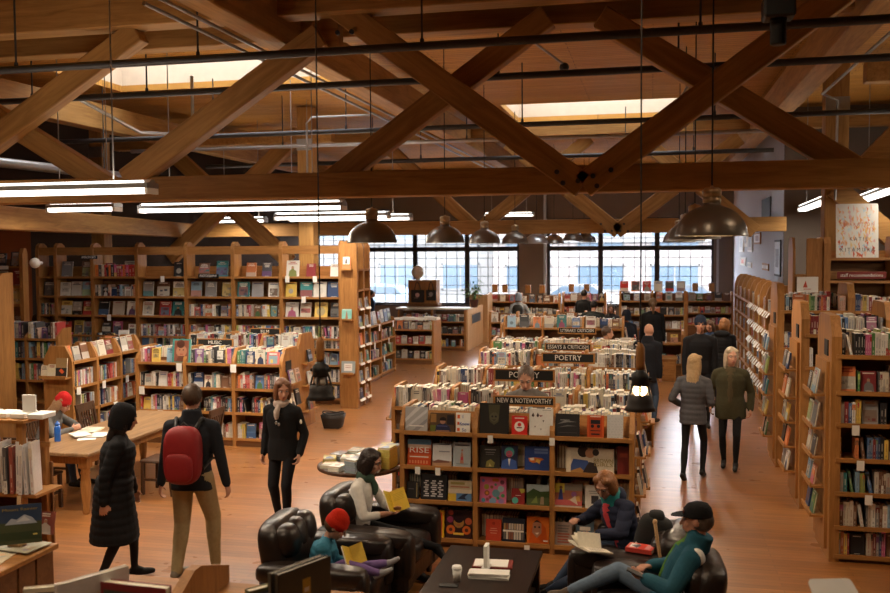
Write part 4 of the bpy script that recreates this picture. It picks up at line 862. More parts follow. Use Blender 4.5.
# ================================================================ left side: tall back wall of shelves
YT = 17.6
tb = [at_y(p, 300, YT).x for p in (36.5, 56, 92.5, 137, 186, 233, 281, 342)]
LT = [.12, .45, .80, 1.13, zl(200, 337, YT), zl(200, 316.5, YT), zl(200, 297, YT), zl(200, 277, YT)]
NT = ['eighth shelf', 'seventh shelf', 'sixth shelf', 'fifth shelf', 'fourth shelf', 'third shelf', 'second shelf', 'top shelf']
HT = zl(200, 242, YT)
tr_, Mt, bs = case('tall_bookcase', 'wall of very tall open bookcases across the back left, under the crossed braces', 'bookcase', tb[0], YT, 0, [tb[i+1]-tb[i] for i in range(7)], .36, LT,
    [(0,0),(0,HT-.16),(.03,HT-.05),(.1,HT),(.2,HT),(.3,HT-.06),(.36,HT-.16),(.36,0)], t=.075, backtop=LT[-1]-.02,
    rails=[(zl(200, 254.5, YT), zl(200, 246.5, YT), .02), (LT[-1], zl(200, 266.5, YT), .33)])
cl, gr = 'the tall back bookcases', 'books on the tall back bookcases'
BAYN = ['narrow left bay', 'second bay', 'third bay', 'fourth bay', 'fifth bay', 'sixth bay', 'right bay']
for bi, (a, c) in enumerate(bs):
    for i, lv in enumerate(LT):
        sh = '%s, %s' % (NT[i], BAYN[bi])
        if i == 7: fill_faces(Mt, a, c, lv, .1, .34, cl, sh, gr, n=2 if bi < 6 else 3, prob=[0, .6, .8, .2, .85, .9, .9][bi], wr=(.2,.29))
        elif i == 6 and bi != 2: fill_faces(Mt, a, c, lv, .08, .32, cl, sh, gr, n=max(1, int((c-a)/.27)), prob=1, wr=(.23,.29), tilt=.12)
        elif i == 5 and bi in (1, 2, 3, 6): fill_faces(Mt, a, c, lv, .08, .31, cl, sh, gr, n=max(1, int((c-a)/.27)), prob=1, wr=(.22,.28), tilt=.2)
        elif i == 4 and bi in (1, 2): fill_faces(Mt, a, c, lv, .08, .31, cl, sh, gr, n=max(1, int((c-a)/.26)), prob=.95, wr=(.17,.24), tilt=.16)
        else: fill_spines(Mt, a, c, lv, .04, .32, cl, sh, gr, dens=.985, faces=.12, hmin=.25, d=.2, thick=(.02, .055))
    if bi == 2: fill_spines(Mt, a, c, LT[7], .05, .33, cl, 'top shelf, third bay', gr, dens=.98, hmin=.26, d=.2, thick=(.03,.08), cols=['orange','cream','black','charcoal','red','red','dark red','pink'])
for xx, lv in ((tb[6]-tb[0]+.15, 7), (tb[3]-tb[0]+.62, 7), (tb[2]-tb[0]+.4, 5), (tb[6]-tb[0]+.75, 7), (tb[6]-tb[0]+.5, 6)): card(tr_, xx, LT[lv]+.02, w=.09, h=.13)
sign('small black shelf sign on the back shelves reading AMERICAN ARTS', 'AMERICAN ARTS', T4((at_y(89, 259, YT-.05).x, YT-.06, zl(89, 259, YT))), .4, .075, .07, False, fit=.34)
sign('small black shelf sign on the back shelves reading PHOTOGRAPHY', 'PHOTOGRAPHY', T4((at_y(208.5, 278, YT-.05).x, YT-.06, zl(208, 278, YT))), .46, .085, .075, False, fit=.38)
# the end block with a broad panel towards us and shelves on its aisle side
YE = 17.25
xe0, xe1 = at_y(340.5, 330, YE).x, at_y(358, 330, YE).x
eb, Meb, bs = case('tall_bookcase', 'tall bookcase end turned towards the aisle, broad plain panel with three small ledges', 'bookcase', xe1, YE, PI/2, [.42, .42], .34, [.15, .5, .87, 1.23, 1.6, 1.97, 2.35, 2.75],
    [(0,0),(0,HT-.12),(.05,HT-.02),(.12,HT),(.22,HT),(.3,HT-.04),(.34,HT-.12),(.34,0)], t=.06, backtop=2.95)
for bi, (a, c) in enumerate(bs):
    for i, lv in enumerate([.15, .5, .87, 1.23, 1.6, 1.97]): fill_faces(Meb, a, c, lv, .015, .3, 'the aisle side of the tall end bookcase', '%s, %s bay' % (['bottom shelf','shelf two','shelf three','shelf four','shelf five','shelf six'][i], ['near','far'][bi]), 'covers on the tall end bookcase', n=2, wr=(.18,.24), tilt=.12); card(eb, (a+c)/2, lv+.015, w=.3, h=.05, tilt=-.5)
one('cbox', -.035, 0, .0, abs(xe1-xe0), .0, HT-.02, .008).build('end_panel', 'case', eb)
for k, (px, pyb, col, cn, w, h) in enumerate(((347, 269.5, (.66,.20,.08), 'orange and white', .17, .26), (347.5, 319.5, (.22,.52,.46), 'turquoise', .2, .21), (349, 373, (.30,.34,.34), 'grey-green framed', .28, .24))):
    p = at_y(px, pyb, YE-.04)
    mb = MB(); mb.box(-.12, .12, -.1, 0, -.02, 0); mb.box(-.12, .12, -.105, -.095, -.02, .02); o = mb.build('small_ledge', 'case_x', eb); o.matrix_world = T4((p.x, YE-.035, p.z)); o.parent = eb; o.matrix_parent_inverse = (T4(eb.location) @ RZ(PI/2)).inverted()
    arts = [[(R_,.1,.4,.9,.95,(.75,.72,.66)),(P_,[(.35,.45),(.4,.8),(.6,.8),(.65,.45)],(.12,.1,.1))], [(P_,[(.35,0),(.42,.55),(.5,.9),(.58,.55),(.65,0)],(.35,.18,.1)),(R_,.05,.9,.95,.95,(.7,.75,.7))], [(R_,.2,.2,.8,.8,(.75,.68,.62)),(R_,.3,.45,.7,.5,(.4,.2,.15)),(R_,.3,.6,.7,.64,(.4,.2,.15))]][k]
    book(T4((p.x, YE-.1, p.z+.001)) @ RX(-.12), w, h, .02, True, col, cn, 'end panel', 'ledge', 'covers on the broad bookcase end panel', arts, None, '%s cover on the %s ledge of the broad bookcase end panel' % (cn, ['top', 'middle', 'lowest'][k]), True)
# low case along the aisle behind it
lc, Mlc, bs = case('low_bookcase', 'low bookcase along the aisle behind the tall end panel, white cards on its shelves', 'bookcase', -6.45, 20.3, PI/2, [1.2, 1.25], .4, [.1, .52, .93, 1.33], [(0,0),(0,1.33),(.05,1.42),(.4,1.5),(.4,0)], t=.05, backtop=1.5, plinth=.1)
for bi, (a, c) in enumerate(bs):
    for i, lv in enumerate([.1, .52, .93]): fill_spines(Mlc, a, c, lv, .05, .33, 'the low aisle bookcase', 'shelf %d' % (i+1), 'books on the low aisle bookcase', dens=.6, faces=.5)
    fill_faces(Mlc, a, c, 1.33, .1, .32, 'the low aisle bookcase', 'top', 'books on the low aisle bookcase', n=4, wr=(.2,.3))
    for k in range(3): card(lc, a+.15+.4*k, [.52,.93,1.33][k]+.005, w=.1, h=.16)

# ---------------------------------------------------------------- left low cases facing us: three bays
YL = 13.5
lb = [at_y(p, 400, YL).x for p in (136, 185, 233.5, 283)]
LL = [zl(240, 440, YL)+.02, zl(240, 413, YL), zl(240, 389, YL), zl(240, 364.5, YL)]
def disp_prof(zt): d = zt-1.27; return [(a, b+(d if b > 1 else 0)) for a, b in DISP]
ll, Mll, bs = case('display_case', 'low three-bay bookcase at left facing us, behind the standing woman', 'bookcase', lb[0], YL, 0, [lb[i+1]-lb[i] for i in range(3)], .75, LL, disp_prof(LL[3]), t=.055, back=False, shelf_d=.36, plinth=.06)
one('box', .03, lb[3]-lb[0]-.03, .365, .385, .1, LL[3]+.05).build('back_panel', 'case_dk', ll); one('box', .03, lb[3]-lb[0]-.03, .38, .72, LL[3]-.03, LL[3]).build('top_tray', 'case_x', ll)
cl, gr = 'the left low bookcase', 'books on the left low bookcase'
for bi, (a, c) in enumerate(bs):
    for i, lv in enumerate(LL):
        sh = '%s, %s bay' % (['bottom shelf', 'third shelf', 'second shelf', 'top ledge'][i], ['left', 'middle', 'right'][bi])
        fill_spines(Mll, a, c, lv, .05 if i < 3 else .08, .3, cl, sh, gr, dens=.96 if i else .75, faces=.16 if i != 1 else .06, d=.17, thick=(.018,.05))
    fill_spines(Mll, a, c, LL[3], .42, .28, cl, 'rear of the top', gr, dens=.97, d=.17, back=True, thick=(.02,.05))
for xx, lv in ((.12, 2), (.80, 3), (1.75, 3), (1.0, 1), (.45, 1)): card(ll, xx, LL[lv]-.0, w=.1, h=.13)
def leaning(px0, px1, pyt, pyb, y, col, cn, art, lab, d=.03, grp='large covers turned outwards'):
    a, c = at_y(px0, pyb, y), at_y(px1, pyb, y); h = at_y(px0, pyt, y).z-a.z
    book(T4(((a.x+c.x)/2, y, a.z)) @ RX(-.13), c.x-a.x, h, d, True, col, cn, 'x', 'x', grp, art, None, lab, True)
leaning(172, 190, 339, 363, YL+.03, (.05,.28,.26), 'teal', [(R_,.1,.06,.9,.94,(.22,.08,.05)),(C_,.5,.5,.3,(.42,.2,.12)),(P_,[(.2,.06),(.35,.3),(.65,.3),(.8,.06)],(.14,.05,.03)),(C_,.45,.8,.22,(.08,.03,.02)),(C_,.6,.55,.035,K_),(C_,.4,.55,.035,K_),(R_,.42,.36,.6,.39,(.3,.05,.04))], 'teal-framed cover with a red-brown face, standing on the left low bookcase')
leaning(266.5, 279, 352, 366.5, YL+.03, (.60,.16,.15), 'red', [(R_,.15,.2,.85,.75,(.25,.36,.42)),(R_,.3,.25,.5,.5,(.7,.5,.12)),(R_,.2,.82,.8,.9,W_)], 'square red-bordered cover with a blue panel on the left low bookcase')
sign('black shelf sign board above the middle bay of the left low bookcase reading MUSIC', 'MUSIC', zsign(215, 345.5, 14.15), .62, .1, .085)
sign('black shelf sign board behind the left low bookcase reading FILM', 'FILM', zsign(265, 334.5, 15.3), .55, .1, .085)
end_ledges(ll, Mll, lb[3]-lb[0], [.25, .62, 1.0], .12, .62, cl, gr, 1, 2)
one('box', lb[3]-lb[0], lb[3]-lb[0]+.012, .12, .34, LL[3]-.12, LL[3]+.05).build('label_plate', 'black', ll)
L2W = at_y(317.5, 420, 15.72).x-.05-lb[0]-.1
l2, Ml2, bs = case('display_case', 'second low bookcase at left, just behind the three-bay one', 'bookcase', lb[0]+.1, 15.0, 0, [L2W/3]*3, .75, [.17, .55, .91, 1.42], disp_prof(1.42), t=.055, back=False, shelf_d=.36, plinth=.06)
one('box', 0.03, L2W-.03, .38, .72, 1.39, 1.42).build('top_tray', 'case_x', l2); one('box', 0.03, L2W-.03, .365, .385, .1, 1.5).build('back_panel', 'case_dk', l2)
for bi, (a, c) in enumerate(bs):
    for lv in (.91, 1.42): fill_spines(Ml2, a, c, lv, .05, .3, 'the second left low bookcase', 'top' if lv > 1 else 'lower shelf', 'books on the second left low bookcase', dens=.97, faces=.2, d=.17, thick=(.02,.05))
    fill_spines(Ml2, a, c, 1.42, .42, .28, 'the second left low bookcase', 'rear', 'books on the second left low bookcase', d=.17, back=True)
end_ledges(l2, Ml2, L2W, [.3, .75, 1.15], .12, .62, 'the second left low bookcase', 'books on the second left low bookcase', 1, 1)

# ---------------------------------------------------------------- left case running back along the wall, end panel towards us
XD = -8.64
ld, Mld, bs = case('display_case', 'low bookcase at left running away from us, its end panel behind the red-hatted reader', 'bookcase', XD, 12.35, PI/2, [.67, .67, .64], .5, [.28, .67, 1.06, 1.45], [(0,0),(0,1.45),(.02,1.52),(.12,1.7),(.38,1.7),(.48,1.52),(.5,1.45),(.5,0)], t=.055, backtop=1.5, plinth=.06)
cl, gr = 'the left bookcase running back', 'books on the left bookcase running back'
for bi, (a, c) in enumerate(bs):
    for i, lv in enumerate([.28, .67, 1.06]): fill_spines(Mld, a, c, lv, .05, .33, cl, '%s, bay %d' % (['bottom shelf','third shelf','second shelf'][i], bi+1), gr, dens=.94, faces=.1, d=.18, hmin=.24, thick=(.02,.045))
    fill_faces(Mld, a, c, 1.45, .12, .32, cl, 'top ledge, bay %d' % (bi+1), gr, n=3, wr=(.17,.22), tilt=.22)
    card(ld, a+.1, 1.06, w=.1, h=.12); card(ld, a+.4, .67, w=.12, h=.1, tilt=-.5)
mb = MB(); mb.box(-.14, 0, .02, .48, 1.21, 1.23); mb.box(-.15, -.135, .02, .48, 1.21, 1.26); mb.build('end_ledge', 'case_x', ld)
for (v, w, h, col, cn, art) in ((.42, .12, .18, (.62,.55,.42), 'cream', None), (.29, .13, .2, (.66,.60,.42), 'cream', None), (.13, .19, .3, (.34,.22,.10), 'brown', [(R_,0,0,1,.5,(.03,.03,.03)),(P_,[(.3,.35),(.5,.48),(.8,.3),(.6,.2)],(.62,.12,.04))])):
    book(Mld @ T4((-.1, v, 1.23)) @ RZ(-PI/2) @ RX(-.12), w, h, .025, True, col, cn, 'the end panel behind the red-hatted reader', 'small ledge', gr, art)
leaning(104, 118.5, 336, 355, 13.9, (.72,.26,.13), 'salmon', [(R_,.3,.4,.7,.44,(.8,.5,.4)),(R_,.35,.5,.65,.53,(.8,.5,.4))], 'plain salmon-orange cover standing tall at the left, above the running bookcase')
leaning(118, 128, 330, 343, 15.2, (.78,.78,.76), 'white', [(R_,.2,.6,.8,.8,(.6,.62,.65))], 'white card-like cover tilted above the left running bookcase')
# books behind it, on a case facing us
lx = [at_y(p, 350, 15.0).x for p in (13, 40, 72)]
lf, Mlf, bs = case('low_bookcase', 'bookcase at far left with large art books, behind the end panel', 'bookcase', lx[0], 14.6, 0, [lx[1]-lx[0], lx[2]-lx[1]], .4, [.4, .8, 1.2, 1.56], [(0,0),(0,1.6),(.2,1.75),(.4,1.75),(.4,0)], t=.05, backtop=1.75)
for bi, (a, c) in enumerate(bs):
    for i, lv in enumerate([.8, 1.2, 1.56]): fill_spines(Mlf, a, c, lv, .04, .42, 'the far-left art bookcase', '%s, %s half' % (['third shelf','second shelf','top shelf'][i], ['left','right'][bi]), 'large art books at the far left', dens=.98, faces=.06, hmin=.3, d=.25, thick=(.025,.07))
# tall cases at the left edge
xa, xb = at_y(-20, 300, 13.45).x-.4, at_y(13.5, 300, 13.45).x
t1, Mt1, bs = case('tall_bookcase', 'tall bookcase cut by the left edge, light clipped top and small black label', 'bookcase', xa, 13.0, 0, [xb-xa], .45, [.4, .85, 1.25, 1.65, 2.05], [(0,0),(0,2.6),(.2,2.8),(.45,2.8),(.45,0)], t=.07, backtop=2.4)
for a, c in bs:
    for i, lv in enumerate([.4, .85, 1.25, 1.65]): fill_spines(Mt1, a, c, lv, .1, .35, 'the left-edge tall bookcase', 'shelf %d up' % (i+1), 'books on the left-edge tall bookcase', dens=.7, hmin=.24, cols=['charcoal','yellow','grey','navy blue','cream'])
one('cbox', xb-xa-.35, xb-xa, -.02, 0, 2.2, 2.75, .005).build('end_panel', 'case', t1)
one('box', xb-xa-.33, xb-xa-.1, -.03, -.01, zl(4, 349, 13), zl(4, 340, 13)).build('label_plate', 'black', t1)
xa, xb = at_y(-14, 300, 16).x, at_y(29, 300, 16.0).x
t2, Mt2, bs = case('tall_bookcase', 'tall bookcase at far left with turned-out covers, white globe beside its top', 'bookcase', xa, 15.84, 0, [xb-xa], .16, [.8, 1.2, 1.55, zl(15, 306, 15.6), zl(15, 286.5, 15.6), zl(15, 267, 15.6)], [(0,0),(0,3.1),(.05,3.22),(.12,3.22),(.16,3.1),(.16,0)], t=.08, backtop=3.0)
for a, c in bs:
    for i in range(6): fill_faces(Mt2, a+.25, c, [.8, 1.2, 1.55, zl(15, 306, 15.6), zl(15, 286.5, 15.6), zl(15, 267, 15.6)][i], .08, .36, 'the far-left tall bookcase', 'shelf %d up' % (i+1), 'covers on the far-left tall bookcase', n=2, wr=(.2,.28))
card(t2, xb-xa-.45, zl(15, 266, 15.6), w=.28, h=.07)
mb = MB(); mb.ball((0,0,0), .1); mb.cyl((0, .08, 0), (0, .2, .0), .03, n=8); o = mb.build('wall_lamp', 'lampin'); o.location = at_y(29.5, 263, 15.5) + Vector((.12, 0, 0)); tag(o, 'round white globe lamp on the side of the far-left tall bookcase', 'lamp')

# ================================================================ the far middle of the room
def far_case(label, x0, x1, y, zt, lv, n=1, rz=0, depth=.5, faces=.5, clab='a far bookcase', name='low_bookcase', topfaces=True, mats=('case','case_x'), dens=.95):
    W = x1-x0
    r, Mc, bs = case(name, label, 'bookcase', x0, y, rz, [W/n]*n, depth, lv, [(0,0),(0,zt-.1),(.08,zt),(depth-.08,zt),(depth,zt-.1),(depth,0)], t=.06, backtop=zt-.08, mats=mats)
    for a, c in bs:
        for i, l in enumerate(lv):
            if topfaces and i == len(lv)-1: fill_faces(Mc, a, c, l, .08, .3, clab, 'top shelf', 'books on '+clab, n=max(2, int((c-a)/.24)), wr=(.17,.23))
            else: fill_spines(Mc, a, c, l, .04, .3, clab, 'shelf %d up' % (i+1), 'books on '+clab, dens=dens, faces=faces, d=.18)
    return r, Mc
# low table-case with a white cloth of papers, and the information desk behind
ta, tbx = at_y(393, 355, 24.2).x, at_y(434, 355, 24.2).x
tc_, Mtc = far_case('low bookcase with papers spread on top, in front of the information desk', ta, tbx, 24.2, 1.2, [.15, .55, .95], 1, 0, .9, .6, 'the paper-topped bookcase', topfaces=False)
for a in (.0,):
    for k in range(7):
        mb = MB(); w, d = RND.uniform(.25,.4), RND.uniform(.25,.4); mb.cbox(-w/2, w/2, -d/2, d/2, 0, RND.uniform(.02,.08), .004); o = mb.build('paper_stack', 'paper'); o.location = (ta+.12+(tbx-ta-.25)*k/6, 24.4+.28*(k%2)+.02*k, 1.205); o.rotation_euler = (0, 0, RND.uniform(-.3,.3))
        tag(o, 'white papers, %s stack from the left on the paper-topped bookcase' % ['first','second','third','fourth','fifth','sixth','seventh'][k], 'papers', 'papers on the paper-topped bookcase')
da, db = at_y(398, 345, 27.6).x, at_y(466, 345, 27.6).x
dk, Mdk = far_case('information desk front of dark shelves with small books, below the plant', da, db, 27.6, 1.28, [.12, .52, .9], 2, 0, .5, .4, 'the information desk', topfaces=False, name='information_desk')
mb = MB(); mb.cbox(db-da, db-da+.06, 0, 2.6, 0, 1.28, .01); mb.box(db-da+.06, db-da+.075, .5, 2.2, .75, 1.12, 0); mb.build('side_counter', 'lightwood', dk)
one('cbox', -.05, db-da+.1, -.06, .6, 1.285, 1.33, .01).build('counter_top', 'white', dk)
one('box', db-da+.07, db-da+.09, .6, 2.0, .8, 1.08).build('glass_panel', 'facwin', dk)
c2, Mc2 = far_case('tall pale counter end right of the desk plant', at_y(470, 345, 30.4).x, at_y(488, 345, 30.4).x, 30.4, 1.62, [.2, .7, 1.2], 1, 0, .9, .4, 'the pale counter', topfaces=False, name='counter', mats=('lightwood', 'case_x'), dens=.4)
one('cbox', 0, at_y(488, 345, 30.4).x-at_y(470, 345, 30.4).x, -.02, 0, 0, 1.6, .005).build('front_panel', 'lightwood', c2)
# box with tote bags and a globe on top
bxx0, bxx1 = at_y(409.5, 300, 28.2).x, at_y(437.5, 300, 28.2).x
zb0, zb1 = 1.335, zl(423, 280, 28.2)
t = thing('display_box', 'wooden box on the information desk with two black tote bags hung on it', 'box', ((bxx0+bxx1)/2, 28.05, zb0)); w = bxx1-bxx0
mb = MB(); mb.cbox(-w/2, w/2, .0, .5, .1, zb1-zb0, .01); mb.build('box_body', 'darkwood' if False else 'case', t); one('cbox', -w/2-.05, w/2+.05, -.02, .52, 0, .1, .01).build('base', 'case_dk', t)
for k, (px0, px1, pyt, pyb, lab) in enumerate(((411, 424, 290, 302.5, 'black tote bag with a pink print on the left of the wooden desk box'), (426, 436, 290, 300.5, 'smaller black tote bag on the right of the wooden desk box'))):
    a = at_y((px0+px1)/2, pyb, 27.95); ww = (at_y(px1, pyb, 27.95).x-at_y(px0, pyb, 27.95).x); hh = at_y(px0, pyt, 27.95).z-a.z
    tt = thing('tote_bag', lab, 'bag', (a.x, 27.97, a.z))
    mb = MB(); mb.cbox(-ww/2, ww/2, -.025, .03, 0, hh, .015); mb.build('bag_body', 'black', tt)
    mb = MB(); mb.tube([(-ww*.25, -.01, hh), (-ww*.12, -.01, hh+.2), (0, -.01, hh+.26), (ww*.12, -.01, hh+.2), (ww*.25, -.01, hh)], .014, 6); mb.build('bag_strap', 'black', tt)
    mb = MB(); mb.add([(math.cos(j*PI/5)*.07, -.027, hh*.6+math.sin(j*PI/5)*.07) for j in range(10)], [tuple(range(10))], 0, (.55,.35,.36) if k == 0 else (.25,.25,.25)); mb.box(-.1, .02, -.0275, -.0265, hh*.35, hh*.4, 0, (.3,.2,.15)); mb.build('print', 'painted', tt)
t = thing('globe_lamp', 'white globe standing on the wooden desk box before the window', 'lamp', (at_y(417, 280, 28.2).x, 28.3, zb1+.01))
mb = MB(); mb.ball((0, 0, .24), .2, 20, 14); mb.build('globe', 'lampin', t); one('cyl', (0,0,0), (0,0,.06), .08, n=12).build('foot', 'lampin', t)
# plant on the desk
M['leaf'] = plain('leaf_green', (.08,.20,.06), .5, .3, 20); M['terracotta'] = plain('dark_pot', (.10,.04,.03), .7, .1)
t = thing('potted_plant', 'leafy green potted plant on the information desk in front of the window', 'plant', (at_y(478, 308, 28).x-.1, 27.9, 1.335))
mb = MB(); mb.lathe([(0,0),(.1,0),(.14,.22),(.15,.24),(.12,.24),(.11,.2),(0,.2)], 16); mb.build('pot', 'terracotta', t)
mb = MB(); r_ = random.Random(3)
for k in range(26):
    a = r_.uniform(0, 2*PI); el = r_.uniform(.5, 1.45); L = r_.uniform(.3, .7); p0 = Vector((0,0,.2)); d = Vector((math.cos(a)*math.cos(el), math.sin(a)*math.cos(el), math.sin(el)))
    p1 = p0+d*L; mb.tube([p0, p0+d*L*.5+Vector((0,0,.02)), p1], .006, 5)
    s = d.cross(Vector((0,0,1))).normalized()*.035; dd = Vector((d.x, d.y, -.2)).normalized()*.16
    for q in (p1, p0+d*L*.65): mb.add([q, q+dd*.5+s, q+dd, q+dd*.5-s, q+dd*.5+Vector((0,0,.02))], [(0,1,4),(1,2,4),(2,3,4),(3,0,4)], 0)
mb.build('foliage', 'leaf', t)
# tall-ish red-topped case by the aisle
YR = 27.2; xr0, xr1 = at_y(619, 330, YR).x, at_y(686, 330, YR).x; zr = zl(650, 291, YR)
rc, Mrc = far_case('bookcase with red and white covers on top, standing before the right-hand windows', xr0, xr1, YR, zr, [zr-1.5, zr-1.1, zr-.7, zr-.3], 2, 0, .5, .7, 'the red-topped bookcase', name='tall_bookcase')
x2, x3 = at_y(622, 350, 23.0).x, at_y(684, 350, 23.0).x
far_case('low bookcase before the red-topped one, behind the ponytailed woman in black', x2, x3, 23.0, 1.12, [.3, .8], 2, 0, .5, .7, 'the low case before the red-topped one')
for k in range(6):
    cc = ['red', 'orange', 'red', 'cream', 'red', 'white'][k]
    book(Mrc @ T4((.14+(xr1-xr0-.28)*k/5, .2, zr-.02)) @ RX(-.1), .24, .3, .03, True, CN[cc], cc, 'the red-topped bookcase', 'its very top', 'books on the red-topped bookcase')
dw = thing('drawer_chest', 'low wooden drawer base at the foot of the red-topped bookcase by the aisle', 'drawers', ((at_y(651, 372, 22.2).x+at_y(676, 372, 22.2).x)/2, 22.15, 0)); w = at_y(676, 372, 22.2).x-at_y(651, 372, 22.2).x
one('cbox', -w/2, w/2, 0, .7, 0, .5, .01).build('chest', 'case', dw); one('cbox', -w/2-.03, w/2+.03, -.03, .72, .5, .53, .008).build('top', 'case_x', dw)
for k in range(2): o = one('cbox', -w/2+.04, w/2-.04, -.015, 0, .06+.21*k, .24+.21*k, .006).build('drawer', 'case_x', dw); one('ball', (0, -.025, .15+.21*k), .015, 8, 6).build('knob', 'darkwood', o)
# further low cases and tables towards the windows
fars = [('low bookcase with bright covers, left of the central pier under the window', 488, 517, 31.5, 1.62, .0), ('low bookcase with covers in front of the brown pier', 519, 560, 31.0, 1.62, .0), ('long low bookcase under the window right of the pier', 562, 606, 32.5, 1.6, .0),
        ('bookcase of mixed covers below the far right windows', 686, 733, 31.5, 1.68, .0), ('low bookcase between the information desk and the pier, reds in front', 489, 545, 27.2, 1.25, 0), ('low bookcase behind the dark-haired readers', 556, 615, 27.0, 1.3, 0), ('low bookcase deep in the room with books flat on it', 500, 560, 23.6, 1.2, 0), ('low bookcase beside the bearded man with pink covers', 585, 628, 21.8, 1.42, 0)]
for k, (lab, p0, p1, y, zt, _) in enumerate(fars):
    a, c = at_y(p0, 330, y).x, at_y(p1, 330, y).x
    far_case(lab, a, c, y, zt, [zt-1.1, zt-.72, zt-.32], max(1, round((c-a)/1.1)), 0, .55, .8, 'far case %d' % (k+1))
    if k < 4:
        for j in range(2):
            q = thing('wooden_crate', 'small upright wooden box on top of %s, %s' % (lab.split(',')[0].replace('low bookcase','the low bookcase').replace('long the','the long'), ['left','right'][j]), 'box', (a+(c-a)*(.2+.35*j), y+.28, zt+.0)); q['label'] = ['left','right'][j]+' small wooden box standing on the '+' '.join(lab.split(',')[0].split()[:9])
            one('cbox', -.09, .09, -.08, .08, 0, .26, .01).build('box_body', 'case', q); one('cbox', -.1, .1, -.09, .09, .26, .28, .005).build('lid', 'case_dk', q)
# pictures and fittings on the grey wall at right
def wall_picture(label, y0, y1, z0, z1, col, inner, frame='black', name='picture'):
    t = thing(name, label, 'picture', (2.975, (y0+y1)/2, (z0+z1)/2)); w, h = abs(y1-y0), z1-z0
    one('cbox', -.03, 0, -w/2, w/2, -h/2, h/2, .005).build('frame', frame, t)
    mb = MB(); mb.box(-.034, -.03, -w/2+.05, w/2-.05, -h/2+.05, h/2-.05, 0, col)
    if inner: mb.box(-.036, -.034, -w/4, w/4, -h/4, h/4, 0, inner)
    mb.build('print', 'painted', t)
def wp(px0, px1, py0, py1):
    y0 = 2.97*F_PX/ (px0-652) ; y1 = 2.97*F_PX/(px1-652)
    a = Px_(px0, py0); c = Px_(px1, py1); return a.y, c.y, c.z, a.z
def Px_(px, py): d = ray(px, py); return CAM + d*(2.97/d.x)
for lab, b, col, inn, fr in (('tall pale picture highest on the grey wall, nearest the window corner', (740, 744, 234, 252), (.6,.6,.62), (.4,.42,.48), 'paper'), ('framed picture second from the window corner, high on the grey wall', (744.5, 748, 233, 247), (.7,.68,.62), (.3,.3,.32), 'paper'),
        ('tall narrow picture third from the window corner on the grey wall', (748.5, 753, 233, 252), (.45,.42,.40), (.2,.18,.18), 'paper'), ('wood-framed picture nearest to us in the high row on the grey wall', (755, 761, 233, 244), (.7,.66,.6), (.35,.25,.2), 'case'),
        ('small picture with a red spot lower on the grey wall', (741, 746, 257, 266), (.75,.7,.62), (.6,.15,.1), 'paper'), ('small square switch plate on the grey wall', (748, 752, 262, 268), (.6,.6,.6), None, 'paper'), ('small framed thermostat on the grey wall', (763, 769, 263, 271), (.7,.66,.58), (.5,.45,.4), 'case'),
        ('tall dark banner on the grey wall next to the corner', (775.5, 781, 240, 277), (.55,.58,.62), (.2,.2,.22), 'black'), ('dark square opening high on the grey wall', (762.5, 771, 200, 219), (.02,.02,.02), None, 'black')):
    y0, y1, z0, z1 = wp(*b); wall_picture(lab, y0, y1, z0, z1, col, inn, fr)
# ================================================================ furniture and things on it
def rest(o, x, y, z, rz=0): o.location = (x, y, z); o.rotation_euler = (0, 0, rz); return o
# reading table at left, chairs round it
TX0, TX1, TY0, TY1, TH = -7.52, -6.48, 9.52, 12.35, .76
t = thing('reading_table', 'long worn wooden reading table at left, blue bottle and open book on it', 'table', ((TX0+TX1)/2, (TY0+TY1)/2, 0)); w, l = (TX1-TX0)/2, (TY1-TY0)/2
one('cbox', -w, w, -l, l, TH-.045, TH, .008).build('tabletop', 'table', t)
mb = MB(); mb.box(-w+.09, w-.09, -l+.09, -l+.12, TH-.15, TH-.045); mb.box(-w+.09, w-.09, l-.12, l-.09, TH-.15, TH-.045); mb.box(-w+.09, -w+.12, -l+.09, l-.09, TH-.15, TH-.045); mb.box(w-.12, w-.09, -l+.09, l-.09, TH-.15, TH-.045); mb.build('apron', 'case', t)
for sx in (-1, 1):
    for sy in (-1, 1):
        mb = MB(); cx, cy = sx*(w-.13), sy*(l-.13)
        mb.cbox(cx-.06, cx+.06, cy-.06, cy+.06, TH-.2, TH-.045, .006); mb.lathe([(.035,0),(.045,.03),(.04,.08),(.055,.2),(.062,.36),(.05,.48),(.062,.5),(.05,.53),(.06,.56)], 16, (cx, cy, 0)); mb.build('leg', 'case', t)
